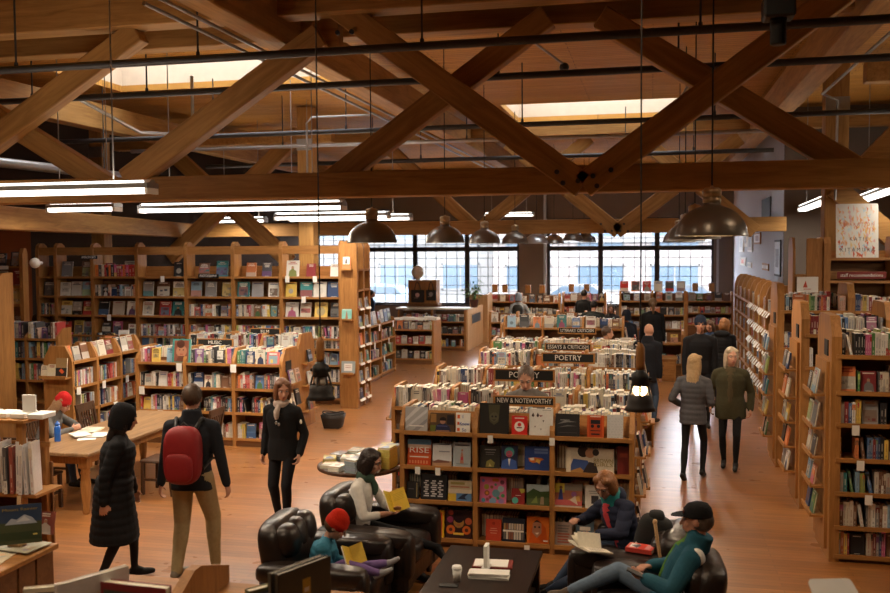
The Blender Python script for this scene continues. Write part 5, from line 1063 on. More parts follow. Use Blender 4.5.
def wooden_chair(label, x, y, rz):
    """dark library chair; local front is +x"""
    t = thing('wooden_chair', label, 'chair', (x, y, 0), rz, 'dark wooden chairs at the reading table')
    one('cbox', -.2, .22, -.21, .21, .42, .455, .012).build('seat', 'darkwood', t)
    for sy in (-1, 1):
        mb = MB(); mb.beam((.19, sy*.18, 0), (.18, sy*.18, .42), .04, .04, (1,0,0)); mb.build('leg', 'darkwood', t)
        mb = MB(); mb.beam((-.24, sy*.19, 0), (-.19, sy*.19, .44), .04, .045, (1,0,0)); mb.beam((-.19, sy*.19, .43), (-.28, sy*.19, .9), .04, .04, (1,0,0)); mb.build('leg', 'darkwood', t)
    mb = MB()
    tilt = lambda z: -.19-.19*(z-.43)
    for z0, z1, yy in ((.84, .95, .22), (.55, .6, .19)): mb.prism([(tilt(z0)-.012, z0), (tilt(z0)+.012, z0), (tilt(z1)+.012, z1), (tilt(z1)-.012, z1)], 'y', -yy, yy)
    for k in range(6): yy = -.14+.056*k; mb.beam((tilt(.6), yy, .6), (tilt(.84), yy, .84), .03, .012, (1,0,0))
    mb.build('backrest', 'darkwood', t)
    mb = MB()
    for sy in (-1, 1): mb.beam((.19, sy*.18, .2), (-.215, sy*.185, .2), .022, .03)
    mb.beam((-.01, -.18, .2), (-.01, .18, .2), .022, .03); mb.build('stretcher', 'darkwood', t)
    return t
wooden_chair('dark wooden chair with slatted back, right side of the reading table beside the backpack man', -6.22, 10.75, PI)
wooden_chair('dark wooden chair under the near left corner of the reading table', -7.28, 9.66, PI/2)
wooden_chair('wooden chair the red-hatted reader sits on', -7.92, 10.72, 0)
wooden_chair('dark wooden chair farther along the left side of the reading table, empty', -7.75, 11.75, 0)
wooden_chair('dark wooden chair farther along the right side of the reading table', -6.2, 11.7, PI)
M['bottle'] = plain('blue_bottle', (.02,.12,.50), .3, .1, coat=.4)
t = thing('water_bottle', 'blue water bottle on the reading table', 'bottle', (-7.3, 10.1, TH)); mb = MB(); mb.lathe([(0,0),(.036,0),(.038,.01),(.038,.17),(.03,.2),(.0,.2)], 20); mb.build('bottle_body', 'bottle', t); mb = MB(); mb.lathe([(0,.2),(.03,.2),(.03,.235),(.012,.24),(.012,.255),(0,.255)], 16); mb.build('bottle_cap', 'bottle', t)
def open_book(label, Mw, w=.15, h=.22, cover=(.4,.3,.2), sag=.035, fan=0, group=None, pages=PAGE):
    """open book lying spine down: local x across the spread, y up the page, z out of it"""
    t = thing('open_book', label, 'book', group=group); t.matrix_world = Mw
    mb = MB()
    for s in (-1, 1):
        prof = [(0, .004), (.12*w, .018), (.4*w, .024), (.75*w, .02), (w, .012+sag*.3)]
        vs = [(s*x, y, z) for x, z in prof for y in (-h/2, h/2)] + [(s*x, y, 0.004+(.3*sag if x == w else 0)*1) for x, z in prof for y in (-h/2, h/2)]
        n = len(prof); fs = [(2*i, 2*i+1, 2*i+3, 2*i+2) for i in range(n-1)] + [(2*n+2*i, 2*n+2*i+1, 2*n+2*i+3, 2*n+2*i+2) for i in range(n-1)]
        fs += [(2*i, 2*i+2, 2*n+2*i+2, 2*n+2*i) for i in range(n-1)] + [(2*i+1, 2*i+3, 2*n+2*i+3, 2*n+2*i+1) for i in range(n-1)] + [(2*n-2, 2*n-1, 4*n-1, 4*n-2)]
        mb.add(vs, fs, 0, pages)
        for k in range(8):
            y = h/2-.03-.02*k; mb.quad((s*.2*w, y, .0285), (s*.85*w, y, .0225), (s*.85*w, y-.006, .0225), (s*.2*w, y-.006, .0285), 0, (.42,.40,.36))
        if fan:
            for k in range(3): a = .5+.35*k; x1, z1 = w*math.cos(a), w*math.sin(a)*.75; mb.add([(0,-h/2,.008),(0,h/2,.008),(s*x1,h/2,.01+z1) if s == fan else (0,h/2,.009),(s*x1,-h/2,.01+z1) if s == fan else (0,-h/2,.009)], [(0,1,2,3)], 0, pages)
    mb.build('pages', 'painted', t)
    mb = MB()
    for s in (-1, 1): mb.add([(0,-h/2-.004,0),(0,h/2+.004,0),(s*(w+.005),h/2+.004,.3*sag),(s*(w+.005),-h/2-.004,.3*sag),(0,-h/2-.004,-.003),(0,h/2+.004,-.003),(s*(w+.005),h/2+.004,.3*sag-.003),(s*(w+.005),-h/2-.004,.3*sag-.003)], [(0,1,2,3),(4,5,6,7),(0,3,7,4),(1,2,6,5),(2,3,7,6)], 0, cover)
    mb.build('cover', 'painted', t)
    return t
open_book('open book before the red-hatted reader on the reading table', T4((-7.28, 10.75, TH+.004)) @ RZ(PI/2+.15), .17, .26, (.5,.4,.2))
for k, (x, y, a) in enumerate(((-7.05, 10.35, .5), (-6.98, 10.5, .2), (-7.2, 10.42, .9))):
    mb = MB(); mb.cbox(-.11, .11, -.15, .15, 0, .004+.003*k, .001); o = mb.build('paper_sheet', 'paper'); rest(o, x, y, TH+.001+.012*k, a); tag(o, ['white paper lying on the reading table, lowest of three', 'white paper on the reading table, nearest the table middle', 'white paper on the reading table, closest to the open book'][k], 'paper', 'papers on the reading table')

# armchairs
def armchair(label, x, y, rz, s=1.0, back=.95):
    """leather club chair, local front +x"""
    t = thing('armchair', label, 'armchair', (x, y, 0), rz, 'dark leather club chairs')
    one('cbox', -.42, .42, -.40, .40, .09, .30, .03).build('base', 'leather', t)
    mb = MB(); mb.ball((.06, 0, .37), (.40, .30, .11), 24, 14, e=.45); mb.build('seat_cushion', 'leather', t)
    mb = MB(); R = RY(-.2).to_3x3(); mb.ball((-.36, 0, .60), (.125, .36, back-.60), 24, 16, R, e=.5)
    for k in range(3): mb.ball((-.30+.01*abs(k-1), -.2+.2*k, back-.17), (.12, .13, .14), 16, 10, R, e=.75)
    mb.ball((-.27, 0, .6), (.1, .29, .2), 20, 12, R, e=.6); mb.build('backrest', 'leather', t)
    for sy in (-1, 1):
        mb = MB(); mb.cbox(-.42, .44, sy*.40-.09, sy*.40+.09, .09, .52, .03)
        mb.ball((.0, sy*.40, .55), (.46, .115, .085), 24, 14, e=.5); mb.ball((.42, sy*.40, .40), (.05, .10, .20), 16, 10, e=.6); mb.build('armrest', 'leather', t)
    for sx in (-.36, .36):
        for sy in (-.38, .38): one('cyl', (sx, sy, 0), (sx, sy, .1), .025, .035, 10).build('foot', 'darkwood', t)
    return t
armchair('dark leather armchair of the woman with the yellow book', -2.50, 8.22, rad(-4), back=.9)
armchair('dark leather armchair holding the child in the red hat', -2.66, 7.20, rad(2), back=.92)
armchair('dark leather armchair of the woman in the navy puffer jacket', -.12, 8.0, PI+rad(-14), back=.8)
armchair('dark leather armchair of the man in the black cap', .03, 7.0, PI+rad(4), back=.86)
# coffee table
CX0, CX1, CY0, CY1, CH = -1.78, -.94, 6.55, 8.06, .45
t = thing('coffee_table', 'low dark coffee table between the armchairs, paper cup and papers on it', 'table', ((CX0+CX1)/2, (CY0+CY1)/2, 0)); w, l = (CX1-CX0)/2, (CY1-CY0)/2
one('cbox', -w, w, -l, l, CH-.04, CH, .006).build('tabletop', 'espresso', t)
one('cbox', -w+.05, w-.05, -l+.05, l-.05, .12, .15, .005).build('lower_shelf', 'espresso', t)
for sx in (-1, 1):
    for sy in (-1, 1): one('cbox', sx*(w-.06)-.04, sx*(w-.06)+.04, sy*(l-.06)-.04, sy*(l-.06)+.04, 0, CH-.04, .005).build('leg', 'espresso', t)
p = at_z(457, 580.5, CH); t = thing('paper_cup', 'white paper coffee cup with lid on the coffee table', 'cup', (p.x, p.y, CH))
mb = MB(); mb.lathe([(0,0),(.029,0),(.039,.10),(0,.10)], 24); mb.build('cup_body', 'paper', t); mb = MB(); mb.lathe([(.0,.10),(.042,.10),(.042,.108),(.038,.112),(.036,.122),(.03,.124),(0,.122)], 24); mb.build('cup_lid', 'white', t)
p = at_z(449, 586, CH); o = one('cbox', -.075, .075, -.035, .035, 0, .009, .003).build('phone', 'black'); rest(o, p.x, p.y, CH, .05); tag(o, 'black phone lying beside the paper cup on the coffee table', 'phone')
p = at_z(489, 577, CH); t = thing('paper_stack', 'stack of white leaflets on the coffee table in front of the clear stand', 'papers', (p.x, p.y, CH), .03)
for k in range(6): o = one('box', -.165, .165, -.06, .06, .0+.008*k, .0065+.008*k).build('leaflet', 'paper', t); o.location = (RND.uniform(-.01,.01), RND.uniform(-.006,.006), 0); o.rotation_euler = (0, 0, RND.uniform(-.06,.06))
p = at_z(493, 565, CH); t = thing('menu_book', 'flat dark red book with a cream page on the coffee table', 'book', (p.x, p.y, CH), .08)
one('cbox', -.17, .17, -.10, .10, 0, .015, .003).build('cover', 'redboard', t); one('box', -.16, .13, -.09, .09, .015, .02).build('page', 'paper', t)
p = at_z(486.5, 569, CH); t = thing('sign_stand', 'small upright white card stand on the coffee table', 'stand', (p.x, p.y, CH+.02))
one('cbox', -.016, .016, -.055, .055, .008, .19, .002).build('card', 'paper', t); one('cbox', -.035, .035, -.06, .06, 0, .008, .002).build('foot', 'white', t)
# round table with stacked books
t = thing('round_table', 'round dark-edged table covered with flat stacks of books, behind the reading woman', 'table', (-3.18, 9.72, 0))
mb = MB(); mb.lathe([(0,.70),(.44,.70),(.48,.715),(.48,.745),(.47,.75),(0,.75)], 48); mb.build('tabletop', 'darkwood', t)
mb = MB(); mb.lathe([(.05,.03),(.05,.3),(.07,.35),(.04,.6),(.09,.70)], 20)
for k in range(4): a = k*PI/2+.4; mb.beam((0,0,.05), (.3*math.cos(a), .3*math.sin(a), .03), .05, .05)
mb.build('pedestal', 'darkwood', t)
spots = [(.36*math.cos(2*PI*k/11+.3), .36*math.sin(2*PI*k/11+.3)) for k in range(11)] + [(.15*math.cos(2*PI*k/4), .15*math.sin(2*PI*k/4)) for k in range(4)]
spots.sort(key=lambda q: project((-3.18+q[0], 9.72+q[1], .8))[0])
for q_, (x, y) in enumerate(spots):
    z = .7515; c0, cn = RND.choice([((.78,.72,.58),'cream'),((.78,.76,.72),'white'),((.78,.74,.64),'ivory'),((.5,.62,.6),'pale teal'),((.55,.48,.12),'olive yellow'),((.72,.45,.4),'pink'),((.3,.36,.42),'slate')])
    a = RND.uniform(-.4,.4); n = 2 + int(3.2*max(0, x+.25)/.3) + q_ % 2; th = RND.uniform(.016,.026)
    for j in range(n):
        b = book(T4((-3.18+x, 9.72+y, z)) @ RZ(a+RND.uniform(-.05,.05)) @ RX(-PI/2) @ T4((0, -th, -.1)), .14, .205, th, True, tuple(min(.85, q*RND.uniform(.95,1.05)) for q in c0), cn, 'the round table', 'x', 'flat stacks of books on the round table', keep=(j == n-1))
        b['label'] = 'top %s book of a flat stack on the round table, %s stack from left' % (cn, ordn[q_] if q_ < 12 else ['thirteenth','fourteenth','fifteenth'][q_-12]) if j == n-1 else None
        z += th+.0006
# black basket
M['wicker'] = plain('black_wicker', (.022,.018,.016), .6, .4, 60, bump=.5)
t = thing('basket', 'black wicker basket on the floor by the bookcase end', 'basket', (-5.5, 15.3, 0))
mb = MB(); mb.rings([[( (.15+.0*k)*s*a_, (.13)*s*b_, z) for a_, b_ in ((-1,-1),(0,-1.08),(1,-1),(1.08,0),(1,1),(0,1.08),(-1,1),(-1.08,0))] for k, (s, z) in enumerate(((.9,0),(1.0,.06),(1.12,.16),(1.22,.24),(1.14,.24),(1.0,.1)))], caps=False); mb.build('basket_body', 'wicker', t)
mb = MB(); mb.tube([(.18*math.cos(a)*1.05, .16*math.sin(a)*1.02, .24+.04*abs(math.cos(a))) for a in [2*PI*k/24 for k in range(25)]], .012, 6); mb.build('rim', 'wicker', t)
# magazine rack at the left edge
t = thing('magazine_rack', 'wooden magazine rack at the left edge with a row of hanging magazines', 'rack', (-6.28, 7.75, 0))
one('cbox', -.575, -.525, -.05, .45, 0, 1.62, .01).build('side_panel', 'case', t)
for yy in (.05, .4): one('cbox', .2, .27, yy-.035, yy+.035, 0, 1.5, .008).build('post', 'case', t)
for z in (.35, .77, 1.5): one('box', -.525, (.42 if z == .77 else .3), .0, .42, z-.03, z).build('shelf', 'case_x', t)
one('box', -.525, .42, .22, .24, 1.2, 1.25).build('front_rail', 'case_x', t); one('box', -.525, .3, .42, .44, .1, 1.0).build('back_panel', 'case_dk', t)
mcol = [(.75,.74,.72),(.4,.4,.42),(.74,.72,.7),(.16,.06,.24),(.76,.75,.74),(.78,.77,.75),(.1,.1,.11),(.32,.09,.07),(.78,.77,.76),(.72,.72,.74),(.66,.66,.68),(.77,.76,.75)]
mnam = ['white','dark grey','off-white','purple','white glossy','plain white','black','dark red','bright white','pale grey','light grey','white']
for k in range(12):
    b = book(T4((-6.50+.054*k, 7.72+.02*(k%3), .775)) @ RY(RND.uniform(-.05,.05)) @ RZ(.25), .034, RND.uniform(.44,.52), .2, False, mcol[k], mnam[k], 'the magazine rack', 'row', 'papers hanging in the rack', None, None, '%s paper hanging in the rack at the left edge, %s from the left' % (mnam[k], ordn[k]), True, cat='newspaper')
for k in range(5):
    o = one('cbox', -.085, .085, -.11, .11, 0, .05, .006).build('letter_tray', 'white'); rest(o, -6.72+.2*k, 7.95, 1.501, RND.uniform(-.08,.08)); tag(o, 'white plastic tray on top of the magazine rack, %s from the left' % ordn[k], 'tray', 'white trays on the magazine rack')
for k in range(4):
    book(T4((-6.66+.27*k, 7.84, .36)) @ RX(-.25), .2, .22, .01, True, *[((.42,.12,.05),'brick red'),((.3,.2,.12),'brown'),((.45,.25,.12),'tan'),((.25,.08,.06),'dark red')][k], case='the magazine rack', shelf='lower shelf', group='magazines on the lower rack shelf', keep=True, label='%s patterned magazine on the lower shelf of the rack, %s from the left' % (['brick red','brown','tan','dark red'][k], ordn[k]), cat='magazine')
p = at_y(30, 440, 8.0); o = one('cbox', -.07, .07, -.012, .012, 0, .22, .002).build('white_binder', 'paper'); rest(o, -6.07, 7.97, 1.501, .1); tag(o, 'tall white binder standing at the right end of the magazine rack', 'binder')
# map table at the lower left
t = thing('map_table', 'dark slatted display stand at the lower left with maps on its top', 'table', (-4.96, 5.3, 0))
one('cbox', -.5, .5, -.85, .85, .86, .9, .006).build('tabletop', 'case_x', t)
mb = MB(); mb.box(-.48, .46, -.4, .83, .05, .86); mb.box(-.48, -.44, -.84, -.4, 0, .86); mb.build('cabinet', 'case_dk', t)
for k in range(6): one('cbox', .46, .475, -.38+.2*k, -.2+.2*k, .06, .86, .004).build('side_slat', 'case_dk', t)
one('cbox', .41, .48, -.47, -.4, 0, .86, .005).build('post', 'case', t); one('box', -.44, .42, -.83, -.4, .45, .48).build('shelf', 'case_x', t)
for k, (w, d, x, y, a, col, art, lab) in enumerate(((.5,.44,-4.82,5.62,.2,(.66,.58,.42),[((-.2,-.18),(.2,.16)),((-.2,.1),(.1,-.1))],'cream map sheet lying on the dark display stand at the lower left'), (.42,.3,-5.15,6.0,.05,(.06,.16,.50),[],'blue sheet lying at the back of the dark display stand'), (.34,.26,-4.66,5.98,-.1,(.45,.44,.34),[],'small greenish map on the far corner of the dark display stand'), (.36,.3,-4.8,5.15,.35,(.5,.45,.36),[],'grey map sheet nearest on the dark display stand'))):
    mb = MB(); mb.box(-w/2, w/2, -d/2, d/2, 0, .006, 0, col)
    r_ = random.Random(k)
    for j in range(14): u, v = r_.uniform(-.42,.42)*w, r_.uniform(-.4,.4)*d; s = r_.uniform(.01,.05); mb.add([(u-s,v,.0066+.0001*j),(u+r_.uniform(-.3,.3)*s,v-s*.6,.0066+.0001*j),(u+s,v+.2*s,.0066+.0001*j),(u,v+s*.7,.0066+.0001*j)], [(0,1,2,3)], 0, tuple(c*r_.uniform(.6,1.15) for c in col))
    o = mb.build('map_sheet', 'painted'); rest(o, x, y, .901+.0075*k, a); tag(o, lab, 'map', 'sheets on the dark display stand')
ex, ey = -4.69, 6.0
t = thing('book_easel', 'pale wooden easel holding the mountain calendar on the dark display stand', 'easel', (ex, ey, .925))
mb = MB(); mb.beam((-.01, -.03, .0), (-.07, .10, .34), .025, .02); mb.beam((.02,.16,0), (-.06,.08,.3), .02, .02); mb.cbox(-.06, .06, -.07, .0, 0, .022, .004); mb.build('stand', 'lightwood', t)
cal = book(T4((ex+.05, ey-.06, .949)) @ RZ(.55) @ RX(-.2), .30, .29, .012, True, (.03,.05,.10), 'dark blue', 'easel', 'x', '', [(R_,0,.0,1,.55,(.06,.07,.035)),(P_,[(.15,.5),(.3,.66),(.42,.62),(.6,.74),(.78,.66),(.9,.5)],(.32,.36,.44)),(P_,[(.4,.56),(.6,.7),(.75,.58)],(.5,.52,.56)),(R_,0,.1,1,.3,(.035,.05,.025)),(R_,.8,.2,.9,.24,(.5,.42,.12))], [('Mount Rainier', .5, .88, .03, 'oliveink')], 'dark blue mountain calendar standing on the pale wooden easel', True, cat='calendar')
# the near low case along the bottom edge
nc, Mn, bs = case('display_case', 'near low display case along the bottom edge, only its top showing', 'bookcase', -3.3, 3.7, 0, [.86, .82, .8], 1.2, [.2, .6, 1.0, 1.2], [(0,0),(0,1.2),(1.2,1.2),(1.2,0)], t=.05, back=False, plinth=.1)
mb = MB(); mb.prism([(.45,1.2),(.45,1.24),(.79,1.41),(.87,1.41),(1.2,1.30),(1.2,1.2)], 'x', .82, .88); mb.build('top_divider', 'case', nc)
def near(px, py, ztop): p = at_z(px, py, ztop); return p
def nb(px0, px1, pyt, zt, col, cn, lab, rz, w, h, d, art=None):
    p = at_z((px0+px1)/2, pyt, zt); h = zt-1.203; book(T4((p.x, p.y, 1.202)) @ RZ(rz), w, h, d, True, col, cn, 'near', 'x', 'books on the near case at the bottom edge', art, None, lab, True)
nb(95, 170, 585, 1.56, (.24,.03,.03), 'dark red', 'dark red hardback at the bottom edge, white page tops showing', -.06, .36, .31, .05, [(R_,.05,.1,.95,.9,(.06,.07,.05))])
nb(70, 118, 575, 1.60, (.74,.73,.70), 'white', 'white hardback standing tilted at the bottom edge, left of the dark red one', 1.05, .36, .34, .03, [(R_,.1,.2,.9,.8,(.66,.66,.62))])
nb(30, 90, 586, 1.50, (.60,.54,.38), 'cream', 'cream hardback at the bottom edge, leftmost of the row', .45, .34, .25, .035)
nb(255, 300, 584, 1.54, (.16,.15,.06), 'olive', 'olive hardback with pale pages at the bottom edge, left of the dark art books', .9, .30, .29, .045)
nb(285, 325, 565, 1.64, (.05,.045,.035), 'black', 'black art book at the bottom edge, in front of its twin', 1.12, .34, .38, .025, [(R_,.45,.1,.6,.85,(.55,.34,.04)),(P_,[(.05,.0),(.35,.6),(.42,.55),(.15,0)],(.12,.11,.03)),(R_,.48,.7,.57,.75,(.75,.7,.6)),(R_,.48,.5,.57,.56,(.75,.7,.6)),(R_,.48,.3,.57,.36,(.75,.7,.6))])
nb(278, 318, 564, 1.635, (.10,.09,.07), 'dark grey', 'dark grey art book at the bottom edge, left twin of the pair', 1.12, .34, .375, .022)
# the near right case with a white card
n2, Mn2, bs = case('display_case', 'near low display case below the right corner carrying a white card', 'bookcase', .55, 3.75, 0, [.7, .7], .75, [.2, .6, 1.0, 1.22], DISP, t=.05, back=False)
p = at_z(858, 588, 1.5); t = thing('card_stand', 'blank white card with rounded corners standing at the lower right corner', 'card', (p.x, p.y, 1.222))
mb = MB(); pts = []
for cx, cz, a0 in ((.09,.34,0),(-.09,.34,90),(-.12,.0,180),(.12,.0,270)):
    for k in range(5): a = rad(a0+22.5*k); pts.append((cx+.022*math.cos(a), cz+.022*math.sin(a)))
mb.prism(pts, 'y', 0, .012); o = mb.build('card', 'white', t); o.rotation_euler = (-1.05, 0, .25); o.location = (0, 0, .03); one('cbox', -.1, .1, -.03, .1, 0, .012, .003).build('foot', 'white', t)
# small stool by the aisle
t = thing('step_stool', 'small plain wooden box stool beside the aisle end of the low cases', 'stool', (-.18, 14.9, 0)); 
for sx in (-.22, .19): one('cbox', sx, sx+.03, -.2, .2, 0, .36, .005).build('side', 'case', t)
one('cbox', -.24, .24, -.22, .22, .36, .39, .006).build('top', 'case_x', t); one('box', -.19, .19, .17, .19, .02, .36).build('back', 'case', t)
# ================================================================ people
V = Vector
def lerp(a, b, t): return a + (b-a)*t
def ik(a, c, l1, l2, pole):
    """middle joint of a two-bone limb from a to c bending towards pole"""
    d = c-a; L = min(max(d.length, .02), (l1+l2)*.999); n = d.normalized()
    if d.length > L: c = a+n*L
    x = (l1*l1-l2*l2+L*L)/(2*L); h = math.sqrt(max(0, l1*l1-x*x))
    pl = V(pole); pl = (pl - n*pl.dot(n)); pl = pl.normalized() if pl.length > 1e-4 else n.orthogonal().normalized()
    return a+n*x+pl*h, c
class Fig:
    def __init__(s): s.mb = MB(); s.prims = []
    def cap(s, a, b, ra, rb, mat, n=14, bias=0):
        a, b = V(a), V(b); d = b-a; L = d.length
        if L < 1e-5: return
        d /= L; u = d.orthogonal().normalized(); w = d.cross(u); rs = []
        for t in (-90, -60, -30, 0): r = ra*math.cos(rad(t)); rs.append((a+d*(ra*math.sin(rad(t))), max(r, 1e-4)))
        for t in (0, 30, 60, 90): r = rb*math.cos(rad(t)); rs.append((b+d*(rb*math.sin(rad(t))), max(r, 1e-4)))
        s.mb.rings([[p+(u*math.cos(2*PI*k/n)+w*math.sin(2*PI*k/n))*r for k in range(n)] for p, r in rs])
        s.prims.append((a, b, ra, rb, mat, bias))
    def loft(s, rings, mats, n=22):
        """rings: (centre, side vector, front vector); mats: material of each span"""
        R = []
        for c, sv, fv in rings: R.append([V(c)+V(sv)*math.copysign(abs(math.cos(2*PI*k/n))**.95, math.cos(2*PI*k/n))+V(fv)*math.copysign(abs(math.sin(2*PI*k/n))**.95, math.sin(2*PI*k/n)) for k in range(n)])
        s.mb.rings(R)
        for i in range(len(rings)-1):
            a, b = rings[i], rings[i+1]
            s.prims.append((('e',) + tuple(V(q) for q in a) + tuple(V(q) for q in b), None, 0, 0, mats[i], 0))
    def ell(s, c, r, mat, R=None, bias=0): s.mb.ball(c, r, 18, 12, R); s.prims.append((V(c), V(c)+V((1e-4,0,0)), min(r)*.9 if isinstance(r, (tuple, list)) else r, min(r)*.9 if isinstance(r, (tuple, list)) else r, mat, bias))
def remesh(mb, voxel, smooth=3, name='tmp'):
    me = mb.mesh(name, []); o = bpy.data.objects.new(name, me); COL.objects.link(o)
    m = o.modifiers.new('r', 'REMESH'); m.mode = 'VOXEL'; m.voxel_size = voxel; m.use_smooth_shade = True
    if smooth: q = o.modifiers.new('s', 'SMOOTH'); q.factor = .5; q.iterations = smooth
    dg = bpy.context.evaluated_depsgraph_get(); out = bpy.data.meshes.new_from_object(o.evaluated_get(dg)); bpy.data.objects.remove(o); bpy.data.meshes.remove(me)
    return out
def np_verts(me): a = np.empty(len(me.vertices)*3, np.float32); me.vertices.foreach_get('co', a); return a.reshape(-1, 3)
def colour_faces(me, prims, mats):
    n = len(me.polygons); c = np.empty(n*3, np.float32); me.polygons.foreach_get('center', c); c = c.reshape(-1, 3).astype(np.float64)
    best = np.full(n, 1e9); idx = np.zeros(n, np.int32)
    for (a, b, ra, rb, m, bias) in prims:
        if isinstance(a, tuple):
            _, c0, s0, f0, c1, s1, f1 = a
            c0, c1 = np.array(c0), np.array(c1); d = c1-c0; L2 = d@d
            if L2 < 1e-9: continue
            t = ((c-c0)@d)/L2; tc = np.clip(t, 0, 1); p = c-(c0+tc[:, None]*d)
            sv = np.array(s0)+(np.array(s1)-np.array(s0))*.5; fv = np.array(f0)+(np.array(f1)-np.array(f0))*.5
            ls, lf = np.linalg.norm(sv), np.linalg.norm(fv)
            k = np.sqrt((p@(sv/ls)/ls)**2+(p@(fv/lf)/lf)**2); ax = np.abs(t-tc)*math.sqrt(L2)
            dist = np.maximum((k-1)*min(ls, lf), -.012)+ax*1.5
        else:
            a_, b_ = np.array(a, np.float64), np.array(b, np.float64); d = b_-a_; L2 = max(d@d, 1e-12)
            t = np.clip(((c-a_)@d)/L2, 0, 1); dist = np.linalg.norm(c-(a_+t[:, None]*d), axis=1)-(ra+(rb-ra)*t)
        dist = dist+bias; u = dist < best; best[u] = dist[u]; idx[u] = m
    me.materials.clear()
    for m in mats: me.materials.append(m)
    me.polygons.foreach_set('material_index', idx); me.polygons.foreach_set('use_smooth', np.ones(n, bool)); me.update()
    return idx
def folds(me, cloth, amp, seed, quilt=0, qs=.07, idx=None):
    """creases of cloth: gentle displacement along the normals of cloth faces only"""
    v = np_verts(me).astype(np.float64); nv = len(v)
    nr = np.empty(nv*3, np.float32); me.vertices.foreach_get('normal', nr); nr = nr.reshape(-1, 3)
    ln = np.empty(len(me.polygons), np.int32); me.polygons.foreach_get('loop_total', ln); lv = np.empty(len(me.loops), np.int32); me.loops.foreach_get('vertex_index', lv)
    w = np.zeros(nv); w[lv] = np.repeat(np.isin(idx, list(cloth)).astype(float), ln)
    wq = np.zeros(nv); wq[lv] = np.repeat((idx == 1).astype(float), ln)
    r = np.random.RandomState(seed); disp = np.zeros(nv)
    for f, a in ((14, 1), (23, .7), (37, .45)):
        for _ in range(3):
            k = r.normal(size=3); k[2] *= .6; k = k/np.linalg.norm(k)*f; k2 = r.normal(size=3)*6
            disp += a/3*np.sin(v@k+1.3*np.sin(v@k2)+r.uniform(0, 6))
    d = disp*amp*w
    if quilt: d = d+wq*quilt*(np.abs(np.sin(v[:, 2]*PI/qs))-.6)
    v = v+nr*d[:, None]; me.vertices.foreach_set('co', v.astype(np.float32).ravel()); me.update()
def cloth(col, rough=.85): return plain('cloth', col, rough, .18, 30, bump=.12, spec=.18)
def skinmat(col): return plain('skin', col, .5, .08, 25, spec=.35)
SKIN = (.52, .27, .18)
def person(label, x, y, rz, H=1.7, z=0, pel=.93, lean=4, side=0, twist=0, hands=None, feet=None, epole=None, kpole=None, look=(0, 0), roll=0, sw=.185, bulk=1.0, top=(.1,.1,.1), bottom=(.05,.05,.06), shoe=(.03,.025,.02), skin=SKIN, inner=None,
           hair=('short', (.06,.035,.02)), hat=None, hem=-.08, skirt=None, voxel=.011, quilt=0, sleeve=1.0, collar=False, scarf=None, fingers=True, legr=1.0, curl=.9, grip=None, hooded=False, hips=None, armr=1.0, hs=1.05, hands_w=None, footyaw=(0, 0), toe=(0, 0), panel=None):
    """local frame: facing +y, x to the person's right; lengths given for a height of 1.7"""
    S = H/1.7
    t = thing('person', label, 'person', (x, y, z), rz)
    F = Fig(); P = V((0, 0, pel)) if hips is None else V(hips)
    la, sa, tw = rad(lean), rad(side), rad(twist)
    s = V((math.sin(sa), math.sin(la), math.cos(la))).normalized()
    rx0 = V((1, 0, 0)); rx = V((math.cos(tw), math.sin(tw), 0)); rx = (rx - s*rx.dot(s)).normalized(); fw = s.cross(rx); fw0 = s.cross(rx0).normalized()
    sc = P+s*.47; nb = P+s*.525
    hipL, hipR = P-rx0*.088-V((0,0,.02)), P+rx0*.088-V((0,0,.02))
    shL, shR = sc-rx*sw-s*.045, sc+rx*sw-s*.045
    hd = {'L': P+V((-.24, .06, -.12)), 'R': P+V((.24, .06, -.12))}
    if hands: hd.update({k: V(v) for k, v in hands.items()})
    ft = {'L': V((-.10, .0, .08)), 'R': V((.10, .0, .08))}
    if hands_w: Wi = (Matrix.Translation((x, y, z)) @ RZ(rz) @ Matrix.Scale(S, 4)).inverted(); hd.update({k: Wi @ V(v) for k, v in hands_w.items()})
    if feet: ft.update({k: V(v) for k, v in feet.items()})
    ep = {'L': V((-.5, -1, -.3)), 'R': V((.5, -1, -.3))}; kp = {'L': V((-.1, 1, .2)), 'R': V((.1, 1, .2))}
    if epole: ep.update({k: V(v) for k, v in epole.items()})
    if kpole: kp.update({k: V(v) for k, v in kpole.items()})
    TOP, BOT, SHO, SKN, INN = 1, 2, 3, 0, 4
    # torso
    b = bulk
    prof = [(hem, .168*b, .125*b), (0, .165*b, .122*b), (.12, .150*b, .108*b), (.24, .160*b, .116*b), (.35, .172*b, .122*b), (.42, .158*b, .11*b), (.47, .108*b, .086), (.525, .064, .064)]
    tm = [TOP]*7
    F.loft([(P+s*h, (rx if h > .15 else rx0)*a, (fw if h > .15 else fw0)*c) for h, a, c in prof], tm)
    F.loft([(P+V((0,0,-.13)), rx0*.15*legr, V((0,1,0))*.115), (P+V((0,0,-.04)), rx0*.155, V((0,1,0))*.118), (P+s*.08, rx0*.14, fw0*.1)], [BOT, BOT])
    # arms
    J = {}
    for k, sh, sg in (('L', shL, -1), ('R', shR, 1)):
        e, w = ik(sh, hd[k], .285, .255, ep[k]); J[k] = (sh, e, w)
        r0, r1, r2 = .058*b*armr, .047*b*armr, .036*b*armr
        F.cap(sc+rx*sg*.07-s*.01, sh, .055*b, .058*b*armr, TOP); F.cap(nb+rx*sg*.03-s*.02, sh+s*.012-rx*sg*.03, .042, .05*b, TOP)
        m1 = TOP if sleeve > .2 else SKN; F.cap(sh, e, r0, r1, m1)
        if sleeve >= 1: F.cap(e, w-(w-e).normalized()*.015, r1, r2, TOP); F.cap(e, w, .036, .026, SKN)
        elif sleeve > .5: q = lerp(e, w, (sleeve-.5)*2); F.cap(e, q, r1, r2+.003, TOP); F.cap(q, w, .036, .026, SKN)
        else: F.cap(e, w, .038, .027, SKN)
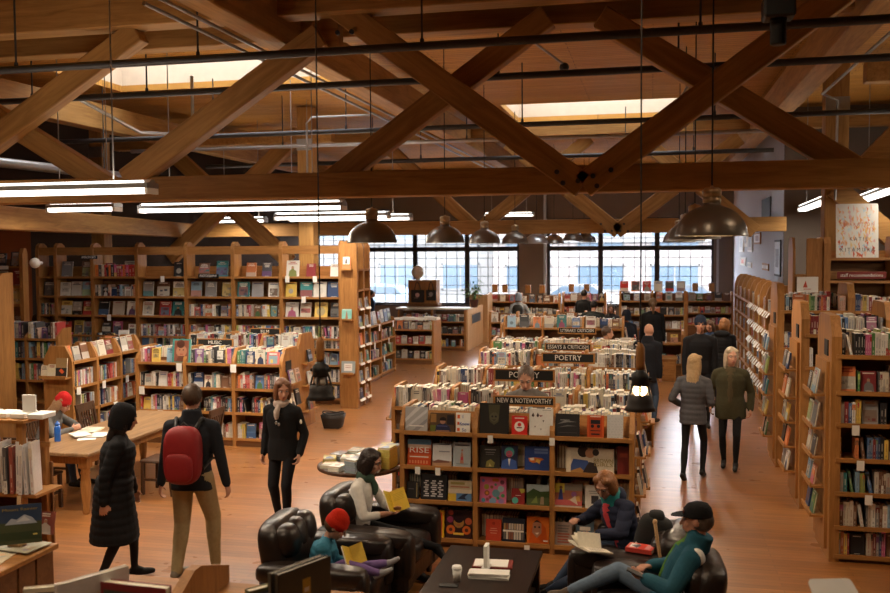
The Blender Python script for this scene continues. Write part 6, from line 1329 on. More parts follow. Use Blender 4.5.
    # legs
    LG = {}
    for k, hp, sg in (('L', hipL, -1), ('R', hipR, 1)):
        kn, an = ik(hp, ft[k], .435, .425, kp[k]); LG[k] = (hp, kn, an)
        F.cap(hp, kn, .088*legr, .062*legr, BOT); F.cap(kn, lerp(kn, an, .45), .060*legr, .055*legr, BOT); F.cap(lerp(kn, an, .35), an+V((0,0,.0)), .055*legr, .042*legr, BOT)
        ya = rad(footyaw[0 if k == 'L' else 1]); ta = rad(toe[0 if k == 'L' else 1])
        fd = V((math.sin(ya)*math.cos(ta), math.cos(ya)*math.cos(ta), math.sin(ta))); up = V((0,0,1))-fd*fd.z
        heel = an-fd*.05-up*.035; ball = an+fd*.11-up*.048; tip = an+fd*.17-up*.052
        F.cap(heel, ball, .034, .037, SHO); F.cap(ball, tip, .038, .028, SHO); F.cap(an-up*.005, an+fd*.06-up*.03, .042, .036, SHO)
    if skirt:      # a coat hanging below the hip down to height skirt
        L = [LG[k] for k in 'LR']; zs = [P.z-.02, lerp(P.z, skirt, .35), lerp(P.z, skirt, .7), skirt]
        rg = [(P+s*.1, rx0*.165*b, fw0*.125*b)]
        for i, zz in enumerate(zs): f = i/3; rg.append((V((P.x, P.y, zz))+V((0, -.01, 0)), rx0*(.175+.035*f)*b, V((0,1,0))*(.135+.04*f)*b))
        F.loft(rg, [TOP]*4)
    # neck, head
    yw, pt = rad(look[0]), rad(look[1])
    HR = RZ(rz*0+yw).to_3x3() @ RX(-pt).to_3x3() @ RY(rad(roll)).to_3x3()     # yaw left positive, pitch down positive
    if hat and hair[0] == 'long': pass
    H0 = HR; HR = HR*hs
    hdc = nb + s*.045 + HR @ V((0, .022, .105))
    F.cap(nb-s*.03, hdc+HR @ V((0,-.02,-.05)), .054, .05, SKN)
    F.ell(hdc+HR @ V((0, -.012, .02)), tuple(hs*q_ for q_ in (.074, .092, .098)), SKN, H0); F.ell(hdc+HR @ V((0, .024, -.045)), tuple(hs*q_ for q_ in (.056, .068, .072)), SKN, H0)
    F.ell(hdc+HR @ V((0, .062, -.088)), tuple(hs*q_ for q_ in (.024, .02, .02)), SKN, H0)
    F.cap(hdc+HR @ V((0, .084, .012)), hdc+HR @ V((0, .108, -.028)), .009, .014, SKN, 8)
    for q in (-1, 1):
        F.cap(hdc+HR @ V((q*.016, .084, .03)), hdc+HR @ V((q*.05, .068, .026)), .010, .009, SKN, 8)
        F.ell(hdc+HR @ V((q*.04, .062, -.02)), tuple(hs*q_ for q_ in (.02, .018, .02)), SKN, H0); F.ell(hdc+HR @ V((q*.074, -.008, -.006)), tuple(hs*q_ for q_ in (.010, .020, .03)), SKN, H0)
    F.ell(hdc+HR @ V((0, .082, -.056)), tuple(hs*q_ for q_ in (.022, .012, .011)), SKN, H0)
    if collar: F.loft([(nb-s*.05+fw*.0, rx*.098*b, fw*.088*b), (nb+s*.02, rx*.083*b, fw*.078*b), (nb+s*.06+fw*-.005, rx*.075*b, fw*.072*b)], [TOP, TOP])
    if inner:
        c0 = P+s*.1; F.loft([(P+s*.06+fw*.02, rx*.055, fw*.108*b), (P+s*.3+fw*.025, rx*.075, fw*.108*b), (P+s*.42+fw*.028, rx*.085, fw*.096*b), (nb+fw*.01, rx*.07, fw*.072)], [INN]*3)
    # hands
    G = grip or {}
    for k, sg in (('L', -1), ('R', 1)):
        sh, e, w = J[k]; d = (w-e).normalized(); g = G.get(k, {})
        if 'dir' in g: d = V(g['dir']).normalized()
        pn = V(g.get('palm', (-sg, .2, .1))); pn = (pn-d*pn.dot(d)).normalized(); ac = d.cross(pn)
        if ac.dot(V(g.get('thumb', (0, 1, .3)))) < 0: ac = -ac
        cu = g.get('curl', curl)
        for u in (-.026, -.008, .011, .028): F.cap(w+ac*u*.6, w+d*.078+ac*u, .016, .0135, SKN, 8)
        if fingers:
            for u, L in ((.031, .068), (.0105, .078), (-.0105, .073), (-.031, .058)):
                p0 = w+d*.08+ac*u; d1 = d*math.cos(cu*.55)+pn*math.sin(cu*.55); p1 = p0+d1*L*.48; d2 = d*math.cos(cu*1.25)+pn*math.sin(cu*1.25); p2 = p1+d2*L*.32; d3 = d*math.cos(cu*1.75)+pn*math.sin(cu*1.75)
                F.cap(p0, p1, .0088, .0082, SKN, 8); F.cap(p1, p2, .0082, .0076, SKN, 8); F.cap(p2, p2+d3*L*.24, .0076, .0066, SKN, 8)
            q0 = w+d*.022+ac*.026+pn*.006; q1 = w+d*.052+ac*.052+pn*.018; F.cap(q0, q1, .0125, .0105, SKN, 8); F.cap(q1, q1+(d*.7+ac*.25+pn*.55).normalized()*.032, .0102, .0082, SKN, 8)
    me = remesh(F.mb, voxel)
    mats = [skinmat(skin), cloth(top), cloth(bottom), cloth(shoe, .5), cloth(inner or top)]
    idx = colour_faces(me, F.prims, mats)
    folds(me, (1, 2, 4), .0045, sum(ord(q_)*(i_+1) for i_, q_ in enumerate(label)) % 9999, quilt, .075, idx)
    if S != 1: me.transform(Matrix.Scale(S, 4))
    o = bpy.data.objects.new('body', me); COL.objects.link(o); o.parent = t
    # face
    def child(mb, name, mat): mb_ = mb; o = mb_.build(name, mat, t); o.scale = (S, S, S); return o
    def at(p): return hdc+HR @ V(p)
    for q in (-1, 1):
        mb = MB(); mb.ball(at((q*.031, .078, .012)), (.014, .009, .008), 12, 8, HR, mat=0); mb.ball(at((q*.031, .0855, .012)), (.006, .004, .006), 10, 6, HR, mat=1); child(mb, 'eye', ['eyewhite', 'black'])
        mb = MB(); mb.cap = None; mb.tube([at((q*.016, .092, .033)), at((q*.034, .086, .037)), at((q*.05, .073, .031))], .0045, 6); child(mb, 'eyebrow', M_hair(hair[1]))
    mb = MB(); mb.ball(at((0, .093, -.055)), (.021, .006, .0065), 12, 8, HR); child(mb, 'mouth', 'lips')
    # hair
    hm = M_hair(hair[1]); kind = hair[0]
    if kind != 'bald' and kind != 'none':
        hb = MB()
        hb.ball(at((0, -.026, .032)), (.084, .095, .10), 20, 14, HR) if not hat else hb.ball(at((0, -.034, .0)), (.079, .085, .085), 20, 14, HR)
        if kind == 'bob':
            hb.ball(at((0, -.05, -.03)), (.088, .075, .105), 18, 12, HR)
            for q in (-1, 1): hb.ball(at((q*.07, -.005, -.02)), (.03, .06, .11), 14, 10, HR); (None if hat else hb.ball(at((q*.046, .028, .078)), (.04, .04, .032), 14, 10, HR))
        elif kind == 'long':
            hb.ball(at((0, -.05, -.05)), (.086, .07, .14), 18, 12, HR)
            for q in (-1, 1): hb.ball(at((q*.074, -.02, -.05)), (.024, .05, .14), 14, 10, HR); (None if hat else hb.ball(at((q*.044, .028, .08)), (.04, .038, .03), 14, 10, HR))
            back = nb-s*.02-fw*.07; hb.rings([[p+rx*(a*math.cos(2*PI*k/16))+fw*(c*math.sin(2*PI*k/16)) for k in range(16)] for p, a, c in ((at((0,-.06,-.04)), .08, .055), (back, .085, .05), (back-s*.12-fw*.015*b, .088, .036), (back-s*.2-fw*.02*b, .06, .026), (back-s*.26-fw*.015*b, .025, .014))])
        elif kind == 'ponytail':
            hb.tube([at((0,-.10,.03)), at((0,-.15,.0)), at((0,-.15,-.10)), at((0,-.12,-.2))], [.028,.036,.034,.012], 10)
        elif kind == 'thin': pass
        hme = remesh(hb, .009, 2, 'hair'); v = np_verts(hme).astype(np.float64)
        c0 = np.array(hdc); R3 = np.array(HR); loc = (v-c0)@R3                     # strands
        hme.materials.append(hm)
        ang = np.arctan2(loc[:, 0], loc[:, 1]+.02); nn = np.empty(len(v)*3, np.float32); hme.vertices.foreach_get('normal', nn)
        v = v+nn.reshape(-1, 3)*(.0028*np.sin(ang*34+6*np.sin(loc[:, 2]*22))+.002*np.sin(ang*67+loc[:, 2]*30))[:, None]
        hme.vertices.foreach_set('co', v.astype(np.float32).ravel()); hme.polygons.foreach_set('use_smooth', np.ones(len(hme.polygons), bool)); hme.update()
        if S != 1: hme.transform(Matrix.Scale(S, 4))
        o = bpy.data.objects.new('hair', hme); COL.objects.link(o); o.parent = t
    if hat:
        hk, hc = hat; hmt = plain('hat_cloth', hc, .9, .2, 60, bump=.25, spec=.15)
        mb = MB()
        def ring(zz, a, c, yo=-.012): return [at((a*math.cos(2*PI*k/24), yo+c*math.sin(2*PI*k/24), zz)) for k in range(24)]
        if hk == 'beanie':
            mb.rings([ring(-.01, .083, .1, -.02), ring(.02, .09, .107, -.018), ring(.045, .092, .108, -.016), ring(.05, .087, .103, -.018), ring(.09, .082, .097, -.02), ring(.125, .06, .072, -.026), ring(.145, .03, .036, -.03), ring(.15, .002, .002, -.03)]); child(mb, 'knit_hat', hmt)
        elif hk == 'cap':
            mb.rings([ring(.025, .084, .102), ring(.05, .086, .104), ring(.085, .08, .095), ring(.115, .058, .07, -.016), ring(.13, .02, .024, -.016), ring(.132, .002, .002, -.016)]); child(mb, 'cap_crown', hmt)
            mb = MB(); n = 9; vs = []
            for k in range(n):
                a = PI*(k/(n-1)); vs.append(at((.078*math.cos(a), .03+.055*math.sin(a), .04))); vs.append(at((.074*math.cos(a), .04+.135*math.sin(a)**.8, .042-.012*math.sin(a)+.006)))
            vs2 = [p-HR @ V((0,0,.006)) for p in vs]; m_ = len(vs)
            fs = [(2*k, 2*k+1, 2*k+3, 2*k+2) for k in range(n-1)] + [(m_+2*k, m_+2*k+2, m_+2*k+3, m_+2*k+1) for k in range(n-1)] + [(2*k+1, m_+2*k+1, m_+2*k+3, 2*k+3) for k in range(n-1)]
            mb.add(vs+vs2, fs, 0); child(mb, 'cap_visor', hmt)
            mb = MB(); mb.ball(at((-.035, .078, .066)), (.022, .006, .014), 10, 6, HR); child(mb, 'cap_badge', ['redboard']); mb = MB(); mb.ball(at((-.018, .086, .074)), (.012, .005, .009), 10, 6, HR); child(mb, 'cap_badge', ['paper'])
        elif hk == 'hood':
            mb.rings([ring(-.1, .1, .1, -.04), ring(-.03, .105, .115, -.035), ring(.05, .102, .118, -.03), ring(.1, .085, .1, -.035), ring(.135, .05, .06, -.04), ring(.145, .004, .004, -.04)]); child(mb, 'hood', hmt)
    if hooded:       # hood lying on the back
        mb = MB(); mb.ball(nb-fw*.1-s*.03, (.13*b, .06, .075), 18, 12); child(mb, 'hood', cloth(top))
    if scarf:
        mb = MB(); mb.rings([[nb+s*h+rx*(a*math.cos(2*PI*k/20))+fw*(.012+c*math.sin(2*PI*k/20)) for k in range(20)] for h, a, c in ((-.045,.09,.085),(-.02,.1,.095),(.01,.095,.09),(.035,.082,.078),(.04,.07,.065))], caps=False)
        mb.tube([nb+fw*.09-s*.03, nb+fw*.125*b-s*.08, nb+fw*.13*b-s*.13, nb+fw*.13*b-s*.17], [.03,.036,.034,.02], 8); child(mb, 'scarf', cloth(scarf))
    if panel:
        for (pa, pb, wd, col) in panel:
            pass
    t['_j'] = 0; del t['_j']
    W = Matrix.Translation((x, y, z)) @ RZ(rz) @ Matrix.Scale(S, 4)
    return t, dict(W=W, hands={k: W @ J[k][2] for k in 'LR'}, hand_loc={k: J[k][2] for k in 'LR'}, P=P, s=s, rx=rx, fw=fw, nb=nb, sc=sc, J=J, hdc=hdc, HR=HR, S=S)
_hm = {}
def M_hair(c):
    k = tuple(c)
    if k not in _hm: _hm[k] = plain('hair', c, .45, .3, 40, bump=.3, spec=.45)
    return _hm[k]
M['eyewhite'] = plain('eye_white', (.40,.36,.33), .4, .05)
M['lips'] = plain('lips', (.33,.10,.085), .5, .1)
BLK, JEANS = (.009,.009,.010), (.06,.095,.16)
# ---- the woman standing in black
w1, i1 = person('standing woman in black with a patterned scarf, brown bob, hands in pockets, facing us', -4.10, 9.72, rad(176), 1.66, lean=2, look=(38, 12), top=BLK, bottom=(.010,.010,.012), shoe=(.045,.055,.065), hair=('bob', (.16,.065,.03)),
    hands={'L': (-.235,.06,.86), 'R': (.235,.05,.84)}, feet={'L': (-.10,.12,.075), 'R': (.09,-.04,.075)}, scarf=(.42,.33,.28), sw=.18, voxel=.009, legr=1.0, hem=-.14, bulk=1.14, epole={'L': (-.35,-1,0), 'R': (.35,-1,0)}, footyaw=(8,-14))
mb = MB(); 
for q in (-.02, .012): mb.ball((q, .145, 1.20+q*.5), (.016,.01,.02), 10, 8)
mb.build('pendant_glasses', 'steel', w1); mb = MB(); mb.ball((-.235, .02, 1.21), (.012,.025,.03), 10, 8); mb.build('sleeve_patch', 'paper', w1)
# ---- the man with the red backpack, seen from behind
w2, i2 = person('tall man in dark jacket and khaki trousers seen from behind, carrying the red backpack', -4.32, 8.0, rad(8), 1.82, lean=3, look=(8, 6), top=(.018,.020,.026), bottom=(.36,.28,.15), shoe=(.20,.18,.15), hair=('short', (.085,.05,.032)), hands={'L': (-.31,.04,.80), 'R': (.30,.06,.82)},
    feet={'L': (-.13,-.08,.08), 'R': (.16,.13,.08)}, sw=.20, bulk=1.12, voxel=.011, legr=1.2, collar=True, hem=-.13, footyaw=(14,-18))
bp = thing('backpack', 'red backpack worn by the man in khaki trousers', 'backpack', (0,0,0)); bp.matrix_world = i2['W']
R = RX(-rad(3)).to_3x3(); P_b = i2['P']
M['redpack'] = plain('red_nylon', (.25,.010,.012), .6, .15, 12, bump=.15)
mb = MB(); mb.ball(P_b+V((0,-.215,.22)), (.165,.115,.255), 24, 16, R, e=.62); mb.build('pack_body', 'redpack', bp)
mb = MB(); mb.ball(P_b+V((0,-.315,.13)), (.125,.05,.13), 20, 12, R, e=.6); mb.build('front_pocket', 'redpack', bp)
for q in (-1, 1): mb = MB(); mb.tube([P_b+V((q*.09,-.13,.44)), P_b+V((q*.115,-.05,.515)), P_b+V((q*.13,.09,.43)), P_b+V((q*.14,.13,.3)), P_b+V((q*.17,.03,.14)), P_b+V((q*.14,-.13,.08))], .019, 8); mb.build('shoulder_strap', 'black', bp)
mb = MB(); mb.tube([P_b+V((-.04,-.17,.46)), P_b+V((0,-.18,.50)), P_b+V((.04,-.17,.46))], .01, 6); mb.build('carry_loop', 'black', bp)
# ---- the walker in the long black coat
w3, i3 = person('walker in a long black quilted coat and dark hair, passing the reading table', -4.98, 7.72, rad(-62), 1.66, lean=7, look=(8, 14), hat=('hood', (.012,.012,.014)), top=(.011,.011,.013), bottom=(.02,.018,.02), shoe=(.012,.011,.011), hair=('long', (.016,.012,.011)), hands={'L': (-.25,.16,.82), 'R': (.25,-.08,.84)},
    feet={'L': (-.09,.16,.08), 'R': (.09,-.14,.09)}, skirt=.42, quilt=.006, bulk=1.36, voxel=.011, toe=(4,-12), legr=.9)
# ---- the reader with the red knit hat at the table
w4, i4 = person('reader in red knit hat and grey jacket bent over a book at the table', -8.0, 10.72, rad(-78), 1.68, pel=.53, lean=24, look=(0, 34), top=(.13,.125,.12), bottom=(.05,.06,.09), hair=('long', (.30,.17,.09)), hat=('beanie', (.42,.016,.016)), hands={'L': (-.06,.50,.80), 'R': (.14,.48,.80)},
    feet={'L': (-.1,.52,.08), 'R': (.1,.48,.08)}, voxel=.011, bulk=1.08, epole={'L': (-1,-.2,-.4), 'R': (1,-.2,-.4)}, collar=True)
# ---- woman reading the yellow book
W5 = (-2.72, 8.2)
w5, i5 = person('seated woman with dark bob, white top and green scarf, legs crossed, reading a yellow book', W5[0], W5[1], rad(-92), 1.6, pel=.56, lean=9, look=(4, 20), top=(.62,.60,.56), bottom=(.010,.010,.012), shoe=(.012,.011,.012), hair=('bob', (.022,.013,.010)), sleeve=.78,
    hands={'L': (-.02,.37,.76), 'R': (.11,.36,.74)}, feet={'L': (-.10,.60,.09), 'R': (.0,.86,.40)}, kpole={'L': (-.1,1,1.2), 'R': (.1,.4,1)}, epole={'L': (-.9,-.3,-.7), 'R': (.9,-.3,-.7)}, voxel=.0075, scarf=(.05,.085,.06), toe=(0,-25), footyaw=(0,20), legr=.95, grip={'L': {'palm': (0,.3,1), 'curl': .6}, 'R': {'palm': (-.2,.3,1), 'curl': .6}})
M['ybook'] = plain('yellow_cover', (.68,.46,.03), .45, .06)
def held_book(label, info, c, yaw, pitch, w, h, cover, open_=75, rows=True, cat='book'):
    """an open book held up: two covers with page blocks meeting at the spine; c in world; yaw: direction the covers face outward"""
    t = thing('held_book', label, cat); t.matrix_world = T4(c) @ RZ(yaw) @ RX(pitch)
    for sg in (-1, 1):
        a = rad(open_)*sg; Rm = Matrix.Rotation(a/2*1.0, 4, 'Z')
        mb = MB(); mb.X = Matrix.Rotation(rad(90-open_/2)*(-sg), 4, 'Z') if False else Matrix.Rotation(-sg*rad(90-open_/2), 4, 'Z')
        x0, x1 = (0, w) if sg > 0 else (-w, 0)
        mb.box(x0, x1, -.004, 0, 0, h, 0, cover)
        if rows:
            for k in range(5): mb.quad(((x0+x1)/2-w*.35, -.0045, h*(.82-.07*k)), ((x0+x1)/2+w*.35, -.0045, h*(.82-.07*k)), ((x0+x1)/2+w*.35, -.0045, h*(.79-.07*k)), ((x0+x1)/2-w*.35, -.0045, h*(.79-.07*k)), 0, tuple(q*.75 for q in cover))
        mb.build('cover', 'painted', t)
        mb = MB(); mb.X = Matrix.Rotation(-sg*rad(90-open_/2), 4, 'Z'); mb.box(x0*.97, x1*.97, 0.0005, .012, .004, h-.004, 0, PAGE); mb.build('pages', 'painted', t)
    return t
hw = (i5['hands']['L']+i5['hands']['R'])/2
held_book('yellow book held open by the seated woman with the green scarf', i5, hw+V((.06, -.02, -.01)), rad(48), rad(-34), .145, .205, (.66,.45,.03), 100)
# ---- the child in the red hat
w6, i6 = person('small child in a red knit hat and teal jacket curled in the armchair reading', -2.70, 7.08, rad(-80), 1.12, pel=.66, lean=14, hs=1.42, look=(-2, 38), top=(.035,.16,.24), bottom=(.16,.10,.26), shoe=(.30,.30,.32), hair=('short', (.12,.06,.03)), hat=('beanie', (.44,.02,.008)), hands={'L': (-.05,.42,.84), 'R': (.11,.40,.82)},
    feet={'L': (-.12,.86,.80), 'R': (.12,.78,.76)}, kpole={'L': (-.2,.4,1), 'R': (.2,.4,1)}, bulk=1.36, legr=1.15, armr=1.2, voxel=.008, toe=(35,30), quilt=.004, grip={'L': {'palm': (0,.3,1), 'curl': .6}, 'R': {'palm': (0,.3,1), 'curl': .6}})
held_book('picture book with yellow cover held by the child in the red hat', i6, (i6['hands']['L']+i6['hands']['R'])/2+V((.05, -.03, .0)), rad(45), rad(-38), .12, .165, (.62,.42,.04), 100, False)
M['pinkleg'] = plain('bright_print_leggings', (.62,.07,.25), .7, .2, 20)
# ---- the woman in the navy puffer jacket
w7, i7 = person('seated woman in navy puffer jacket and red shirt, chestnut bob, reading an open book', -.17, 8.3, rad(100), 1.62, pel=.47, lean=21, twist=34, look=(52, 30), top=(.020,.024,.048), bottom=(.045,.065,.11), shoe=(.012,.011,.012), hair=('bob', (.26,.105,.035)), inner=(.48,.05,.06),
    hands={'L': (-.20,.34,.66), 'R': (.06,.50,.72)}, feet={'L': (-.10,.78,.09), 'R': (.10,.70,.09)}, voxel=.0075, bulk=1.14, quilt=.007, armr=1.12, legr=1.02, hooded=True, epole={'L': (-1,-.4,-.3), 'R': (1,-.4,-.3)}, grip={'L': {'palm': (0,.2,1), 'curl': .4}, 'R': {'palm': (-.3,.2,-1), 'curl': .7}})
M['tealband'] = plain('teal_lining', (.02,.22,.22), .7, .1)
mb = MB(); c_ = i7['nb']; mb.rings([[c_+i7['s']*h+i7['rx']*(a*math.cos(2*PI*k/20))+i7['fw']*(.0+b_*math.sin(2*PI*k/20)) for k in range(20)] for h, a, b_ in ((-.06,.115,.10),(.0,.105,.095),(.045,.11,.10),(.05,.10,.09),(.0,.09,.08))], caps=False); o = mb.build('collar_lining', 'tealband', w7); o.scale = (i7['S'],)*3
t = open_book('open book in the lap of the woman in the navy puffer jacket', T4(at_z(590, 549, .68)) @ RZ(rad(128)) @ RX(.22), .16, .23, (.2,.14,.1), fan=1)
# ---- the man in the black cap
w8, i8 = person('seated man in black cap, teal jacket and green scarf, holding a phone', .14, 7.05, rad(84), 1.74, pel=.45, lean=-23, look=(-4, 4), top=(.018,.085,.125), bottom=(.12,.17,.24), shoe=(.10,.07,.05), hair=('short', (.10,.075,.06)), hat=('cap', (.014,.014,.016)), inner=(.07,.17,.02), skin=(.50,.25,.17),
    hands_w={'L': at_y(646, 579, 6.82), 'R': at_y(650, 566, 7.12)}, feet={'L': (-.10,.72,.09), 'R': (-.12,.70,.50)}, kpole={'L': (-.15,1,.8), 'R': (.75,.6,.6)}, epole={'L': (-1,-.4,-.4), 'R': (1,-.4,-.4)}, voxel=.0075, bulk=1.2, armr=1.15, legr=1.08, sw=.2, collar=True, grip={'L': {'palm': (0,.2,1), 'curl': .7}, 'R': {'palm': (-.3,.1,-1), 'curl': .6}})
hL = i8['hands']['L']; o = one('cbox', -.038, .038, -.075, .075, 0, .009, .003).build('smartphone', 'black'); o.matrix_world = T4(hL+V((-.07, .0, .035))) @ RZ(rad(84)) @ RX(.35); tag(o, 'black smartphone in the hand of the man in the black cap', 'phone')
for k, q in (('L', -1), ('R', 1)):
    sh = i8['J'][k][0]; mb = MB(); mb.ball(sh-i8['rx']*q*.03+i8['s']*.02-i8['fw']*.035, (.06, .062, .078), 16, 10); o = mb.build('shoulder_patch', 'paper', w8); o.scale = (i8['S'],)*3
# ---- things on the armchairs at the right
t = thing('bag', 'dark cloth bag leaning behind the woman in the navy puffer jacket', 'bag', (.02, 7.86, .52)); mb = MB(); mb.ball((0, 0, .17), (.15, .1, .2), 18, 12, RY(.25).to_3x3(), e=.55); mb.ball((.03, 0, .33), (.07, .07, .08), 14, 10, e=.6); mb.build('bag_body', cloth((.03,.03,.03)), t); mb = MB(); mb.tube([(-.1,-.05,.2), (-.16,-.09,.1), (-.12,-.1,.0)], .012, 6); mb.build('bag_strap', 'paper', t)
p = at_z(642, 549, .66); book(T4((p.x, p.y, .645)) @ RZ(rad(75)) @ RX(-PI/2) @ T4((0, -.035, -.1)), .15, .22, .035, True, (.62,.07,.05), 'red', 'armchairs', 'x', '', [(R_,.2,.55,.85,.9,(.75,.74,.74)),(P_,[(.2,.6),(.5,.85),(.85,.6),(.6,.5)],(.1,.1,.12)),(R_,.1,.1,.9,.3,(.7,.3,.3))], None, 'thick red book lying on the armrest between the two right-hand readers', True)
mb = MB(); a = at_y(655, 522, 7.62); b_ = at_y(660, 560, 7.5); mb.tube([a, lerp(a, b_, .5), V((b_.x+.1, b_.y, .02))], .014, 8); mb.ball(a, (.02,.02,.025), 10, 8); tag(mb.build('walking_cane', 'lightwood'), 'pale wooden cane leaning between the two right-hand armchairs', 'cane')
# ---- the two women walking away down the aisle
person('woman with long blonde hair in grey jacket, black leggings and heeled boots, walking away', .56, 12.85, rad(-14), 1.66, lean=3, look=(-20, 2), top=(.075,.075,.085), bottom=(.012,.012,.014), shoe=(.010,.010,.010), hair=('long', (.36,.24,.12)), hands={'L': (-.2,.12,1.0), 'R': (.16,.20,1.02)}, feet={'L': (-.08,-.26,.10), 'R': (.12,.06,.10)}, bulk=1.12, voxel=.011, quilt=.005, legr=.84, toe=(-24,-12), hem=-.16)
person('woman with pale blonde hair in loose olive-brown jacket, black trousers, in the aisle', 1.10, 13.5, rad(172), 1.7, lean=2, look=(18, 4), top=(.055,.05,.026), bottom=(.012,.012,.014), shoe=(.012,.011,.011), hair=('long', (.52,.42,.30)), hands={'L': (-.27,.02,.86), 'R': (.27,.04,.88)}, feet={'L': (-.08,.1,.09), 'R': (.09,-.06,.09)}, bulk=1.26, voxel=.011, legr=.86, hem=-.20, inner=(.085,.065,.035))
# ---- the man in the beanie and others deeper in the room
def far_person(label, px, pytop, H, rz, ex=0, **k):
    """stands on the floor where a figure of height H reaches the head seen in the photograph"""
    p = at_z(px, pytop, H*1.018+.012+ex); k.setdefault('voxel', .014); k.setdefault('fingers', False)
    return person(label, p.x, p.y, rz, H, **k)
far_person('man in navy knit beanie and black jacket walking towards us down the aisle', 700, 314, 1.90, rad(186), .03, look=(-4, 0), top=(.014,.014,.017), bottom=(.014,.014,.018), hat=('beanie', (.018,.024,.045)), hair=('short', (.05,.03,.02)), bulk=1.16, sw=.2, feet={'L': (-.1,.15,.08), 'R': (.1,-.15,.08)}, voxel=.011)
far_person('bald man in a black coat seen from behind between the low bookcases', 646, 323, 1.76, rad(-28), look=(12, 14), lean=8, top=(.012,.013,.018), bottom=JEANS, hair=('bald', (.1,.08,.06)), bulk=1.22, sw=.205, collar=True, hem=-.2, feet={'L': (-.11,-.05,.08), 'R': (.11,.1,.08)})
far_person('bearded man in brown shearling-collared jacket looking right', 604, 326, 1.66, rad(-70), look=(-6, 6), lean=4, top=(.055,.028,.016), bottom=JEANS, hair=('short', (.075,.04,.025)), bulk=1.16, scarf=(.5,.42,.3))
q = at_z(527, 366, 1.78); person('grey-haired person in grey sweater behind the front display case, head bowed', at_y(527, 380, 10.46).x, 10.46, rad(182), 1.80, look=(0, 30), lean=5, top=(.17,.155,.145), bottom=(.06,.055,.05), hair=('short', (.16,.115,.09)), bulk=1.12, sw=.18, hands={'L': (-.24,.12,.9), 'R': (.24,.12,.9)}, voxel=.011, fingers=False)
far_person('auburn-haired woman in black puffer jacket, seen from behind by the wall shelves', 723, 318, 1.70, rad(-20), look=(-10, 12), top=(.014,.014,.016), bottom=(.014,.014,.02), hair=('bob', (.24,.10,.03)), bulk=1.25, quilt=.006, hem=-.16, hooded=True)
far_person('long-haired person in blue looking down, beyond the man in the beanie', 712, 319, 1.60, rad(150), look=(0, 25), top=(.03,.05,.10), bottom=(.02,.02,.03), hair=('long', (.09,.045,.025)), hands={'L': (-.1,.3,1.05), 'R': (.12,.3,1.05)}, bulk=1.08)
far_person('woman in long black coat with blonde ponytail, at the red-topped bookcase', 653, 298, 1.90, rad(4), top=(.012,.012,.013), bottom=(.015,.015,.017), hair=('ponytail', (.16,.09,.04)), skirt=.55, bulk=1.08)
far_person('person in a dark navy hood seen from behind in front of the red-topped bookcase', 627, 310, 1.68, rad(20), top=(.014,.017,.028), bottom=(.02,.02,.03), hair=('short', (.03,.02,.015)), hat=('hood', (.014,.017,.028)), bulk=1.16)
far_person('broad man in a dark green-black jacket seen from behind, bending over books', 592, 300, 1.76, rad(-10), lean=16, look=(0, 20), top=(.022,.025,.022), bottom=(.02,.02,.03), hair=('short', (.02,.015,.012)), bulk=1.42, sw=.23)
far_person('man in black standing against the window, head and shoulders over the bookcases', 583.5, 289.5, 1.84, rad(-20), top=(.014,.014,.015), bottom=(.02,.02,.02), hair=('short', (.02,.015,.012)), bulk=1.2)
far_person('woman with grey-brown bob facing us, half hidden behind the broad dark man', 611, 303, 1.64, rad(180), top=(.06,.055,.06), bottom=(.02,.02,.02), hair=('bob', (.12,.09,.075)), look=(0, 20))
far_person('person in a grey hooded jacket with a black backpack standing near the pier', 518.5, 293, 1.74, rad(6), top=(.30,.32,.34), bottom=(.02,.022,.028), hair=('short', (.02,.015,.012)), hat=('hood', (.22,.26,.32)), bulk=1.05, hands={'L': (-.2,.25,1.1), 'R': (.24,.25,1.15)})
q = at_z(518.5, 293, 1.785); t = thing('backpack', 'small black backpack worn by the person in the grey hood', 'backpack', (q.x, q.y-.2, 1.2)); mb = MB(); mb.ball((0, 0, 0), (.17, .10, .25), 18, 12, e=.65); mb.build('pack_body', 'black', t)
far_person('dark-haired person in blue seated by the left window, beside the tall bookcase end', 370.5, 290, 1.7, rad(-60), top=(.03,.05,.10), bottom=(.02,.02,.03), hair=('short', (.02,.015,.012)), bulk=1.1)
far_person('person in a brown cap and black top with back turned, at the far-left shelves', 35, 315, 1.70, rad(10), look=(0, 12), top=(.014,.014,.015), bottom=(.02,.02,.03), hair=('short', (.07,.045,.03)), hat=('beanie', (.12,.085,.045)), bulk=1.15)
far_person('person in a black knit hat and black coat turned right, at the left back shelves', 63, 315, 1.70, rad(-60), look=(-20, 10), top=(.012,.012,.014), bottom=(.02,.02,.03), hair=('short', (.03,.02,.015)), hat=('beanie', (.018,.018,.022)), bulk=1.15)
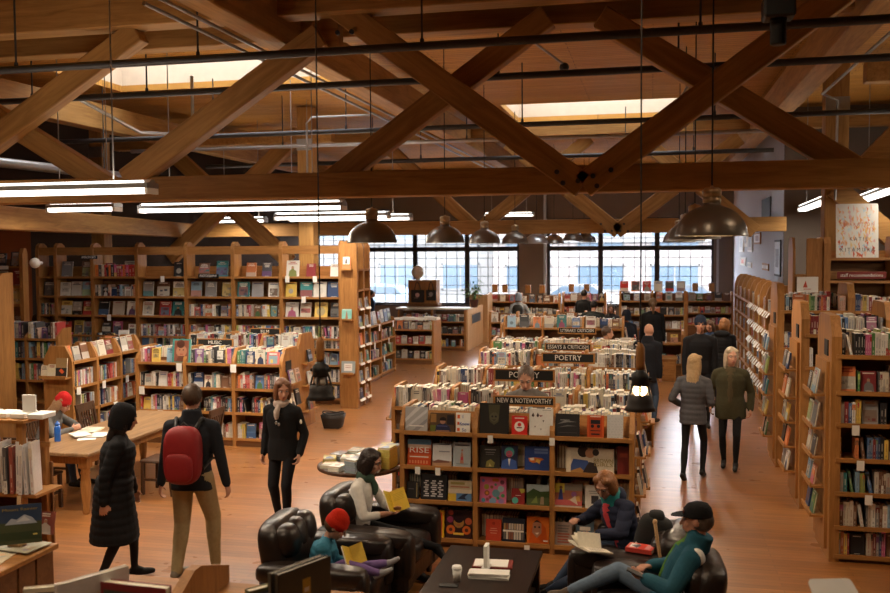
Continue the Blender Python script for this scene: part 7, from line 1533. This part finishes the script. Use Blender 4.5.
# ================================================================ books: the largest in view as things, the others as one mass
def bcorners(b):
    w, h, d = b['w'], b['h'], b['d']
    return [b['M'] @ Vector(p) for p in ((-w/2,0,0),(w/2,0,0),(w/2,d,0),(-w/2,d,0),(-w/2,0,h),(w/2,0,h),(w/2,d,h),(-w/2,d,h))]
bpy.context.view_layer.update()
_v, _f, _own = [], [], []
for i, b in enumerate(BOOKS):
    c = bcorners(b); k = len(_v); _v += c
    for f in ((0,3,2,1),(4,5,6,7),(0,1,5,4),(1,2,6,5),(2,3,7,6),(3,0,4,7)): _f.append([k+j for j in f]); _own.append(i)
_bvh = BVHTree.FromPolygons([tuple(p) for p in _v], _f)
_dg = bpy.context.evaluated_depsgraph_get()
for i, b in enumerate(BOOKS):
    pr = [project(p) for p in bcorners(b)]
    b['vis'] = 0; b['area'] = 0
    if any(p is None for p in pr): continue
    x0, x1, y0, y1 = min(p[0] for p in pr), max(p[0] for p in pr), min(p[1] for p in pr), max(p[1] for p in pr)
    b['px'] = (x0+x1)/2
    if x1 < 1 or x0 > 889 or y1 < 0 or y0 > 592: continue
    hit = tot = 0
    for u in (-.3, .3):
        for v, yy in ((.15, 0), (.4, 0), (.65, 0), (.9, 0), (.99, .5)):
            p = b['M'] @ Vector((u*b['w'], yy*b['d']-.002, v*b['h'] if yy == 0 else b['h']+.002)); q = project(p); tot += 1
            if not (0 <= q[0] <= 890 and 0 <= q[1] <= 593): continue
            dv = p-CAM; L = dv.length; dv.normalize()
            loc, nrm, fi, dist = _bvh.ray_cast(CAM, dv, L+.05)
            if fi is not None and dist < L-.006 and _own[fi] != i: continue
            ok, hp, n_, fi2, ob, mx_ = SC.ray_cast(_dg, CAM, dv, distance=L-.006)
            if ok and (hp-CAM).length < L-.01 and 'pane' not in ob.name: continue
            hit += 1
    b['vis'] = hit/tot; b['area'] = (x1-x0)*(y1-y0)*b['vis']
keep = [b for b in BOOKS if b['keep']]
rest = sorted([b for b in BOOKS if not b['keep'] and b['area'] > 0], key=lambda b: -b['area'])[:max(0, 292-len(keep))]
chosen = set(id(b) for b in keep + rest)
ORD = ['first', 'second', 'third', 'fourth', 'fifth', 'sixth', 'seventh', 'eighth', 'ninth', 'tenth', 'eleventh', 'twelfth', 'thirteenth', 'fourteenth', 'fifteenth', 'sixteenth', 'seventeenth', 'eighteenth', 'nineteenth', 'twentieth']
ORD += ['twenty-'+o for o in ORD[:9]] + ['thirtieth'] + ['thirty-'+o for o in ORD[:9]] + ['fortieth'] + ['forty-'+o for o in ORD[:9]] + ['fiftieth'] + ['fifty-'+o for o in ORD[:9]] + ['sixtieth'] + ['sixty-'+o for o in ORD[:9]]
rows = {}
for b in BOOKS:
    if b['vis'] > .25 or id(b) in chosen: rows.setdefault((b['case'], b['shelf']), []).append(b)
for k, bs_ in rows.items():
    bs_.sort(key=lambda b: b.get('px', 0))
    for i, b in enumerate(bs_): b['ord'] = ORD[min(i, len(ORD)-1)]
mass = MB()
for b in BOOKS:
    if id(b) in chosen:
        mb = MB(); book_geo(mb, b, True); o = mb.build('book' if b['cat'] == 'book' else b['cat'], ['painted', 'gloss']); o.matrix_world = b['M']
        if b['cat'] == 'book':
            lab = b['label'] or '%s %s, %s from left, %s of %s' % (b['cname'], 'cover' if b['face'] else 'book', b['ord'], b['shelf'], b['case'])
        else: lab = b['label']
        tag(o, lab, b['cat'].split('_')[-1], b['group'] or None)
        for ti in (b['title'] or []):
            s, u, v, sz, ink = ti; text(s, sz, o, T4(((u-.5)*b['w'], -.005, v*b['h'])), ink, 'title', fit=None if len(s) < 3 else min(.82, max(.3, 2*min(u, 1-u)*.9))*b['w'], ext=.0008)
    else:
        mass.X = b['M']; book_geo(mass, b, False)
mass.X = None
o = mass.build('shelved_books', ['painted', 'gloss']); tag(o, 'all the smaller books filling the shelves of the whole shop', 'books', kind='stuff')
#print('BOOKS', len(BOOKS), 'chosen', len(chosen))
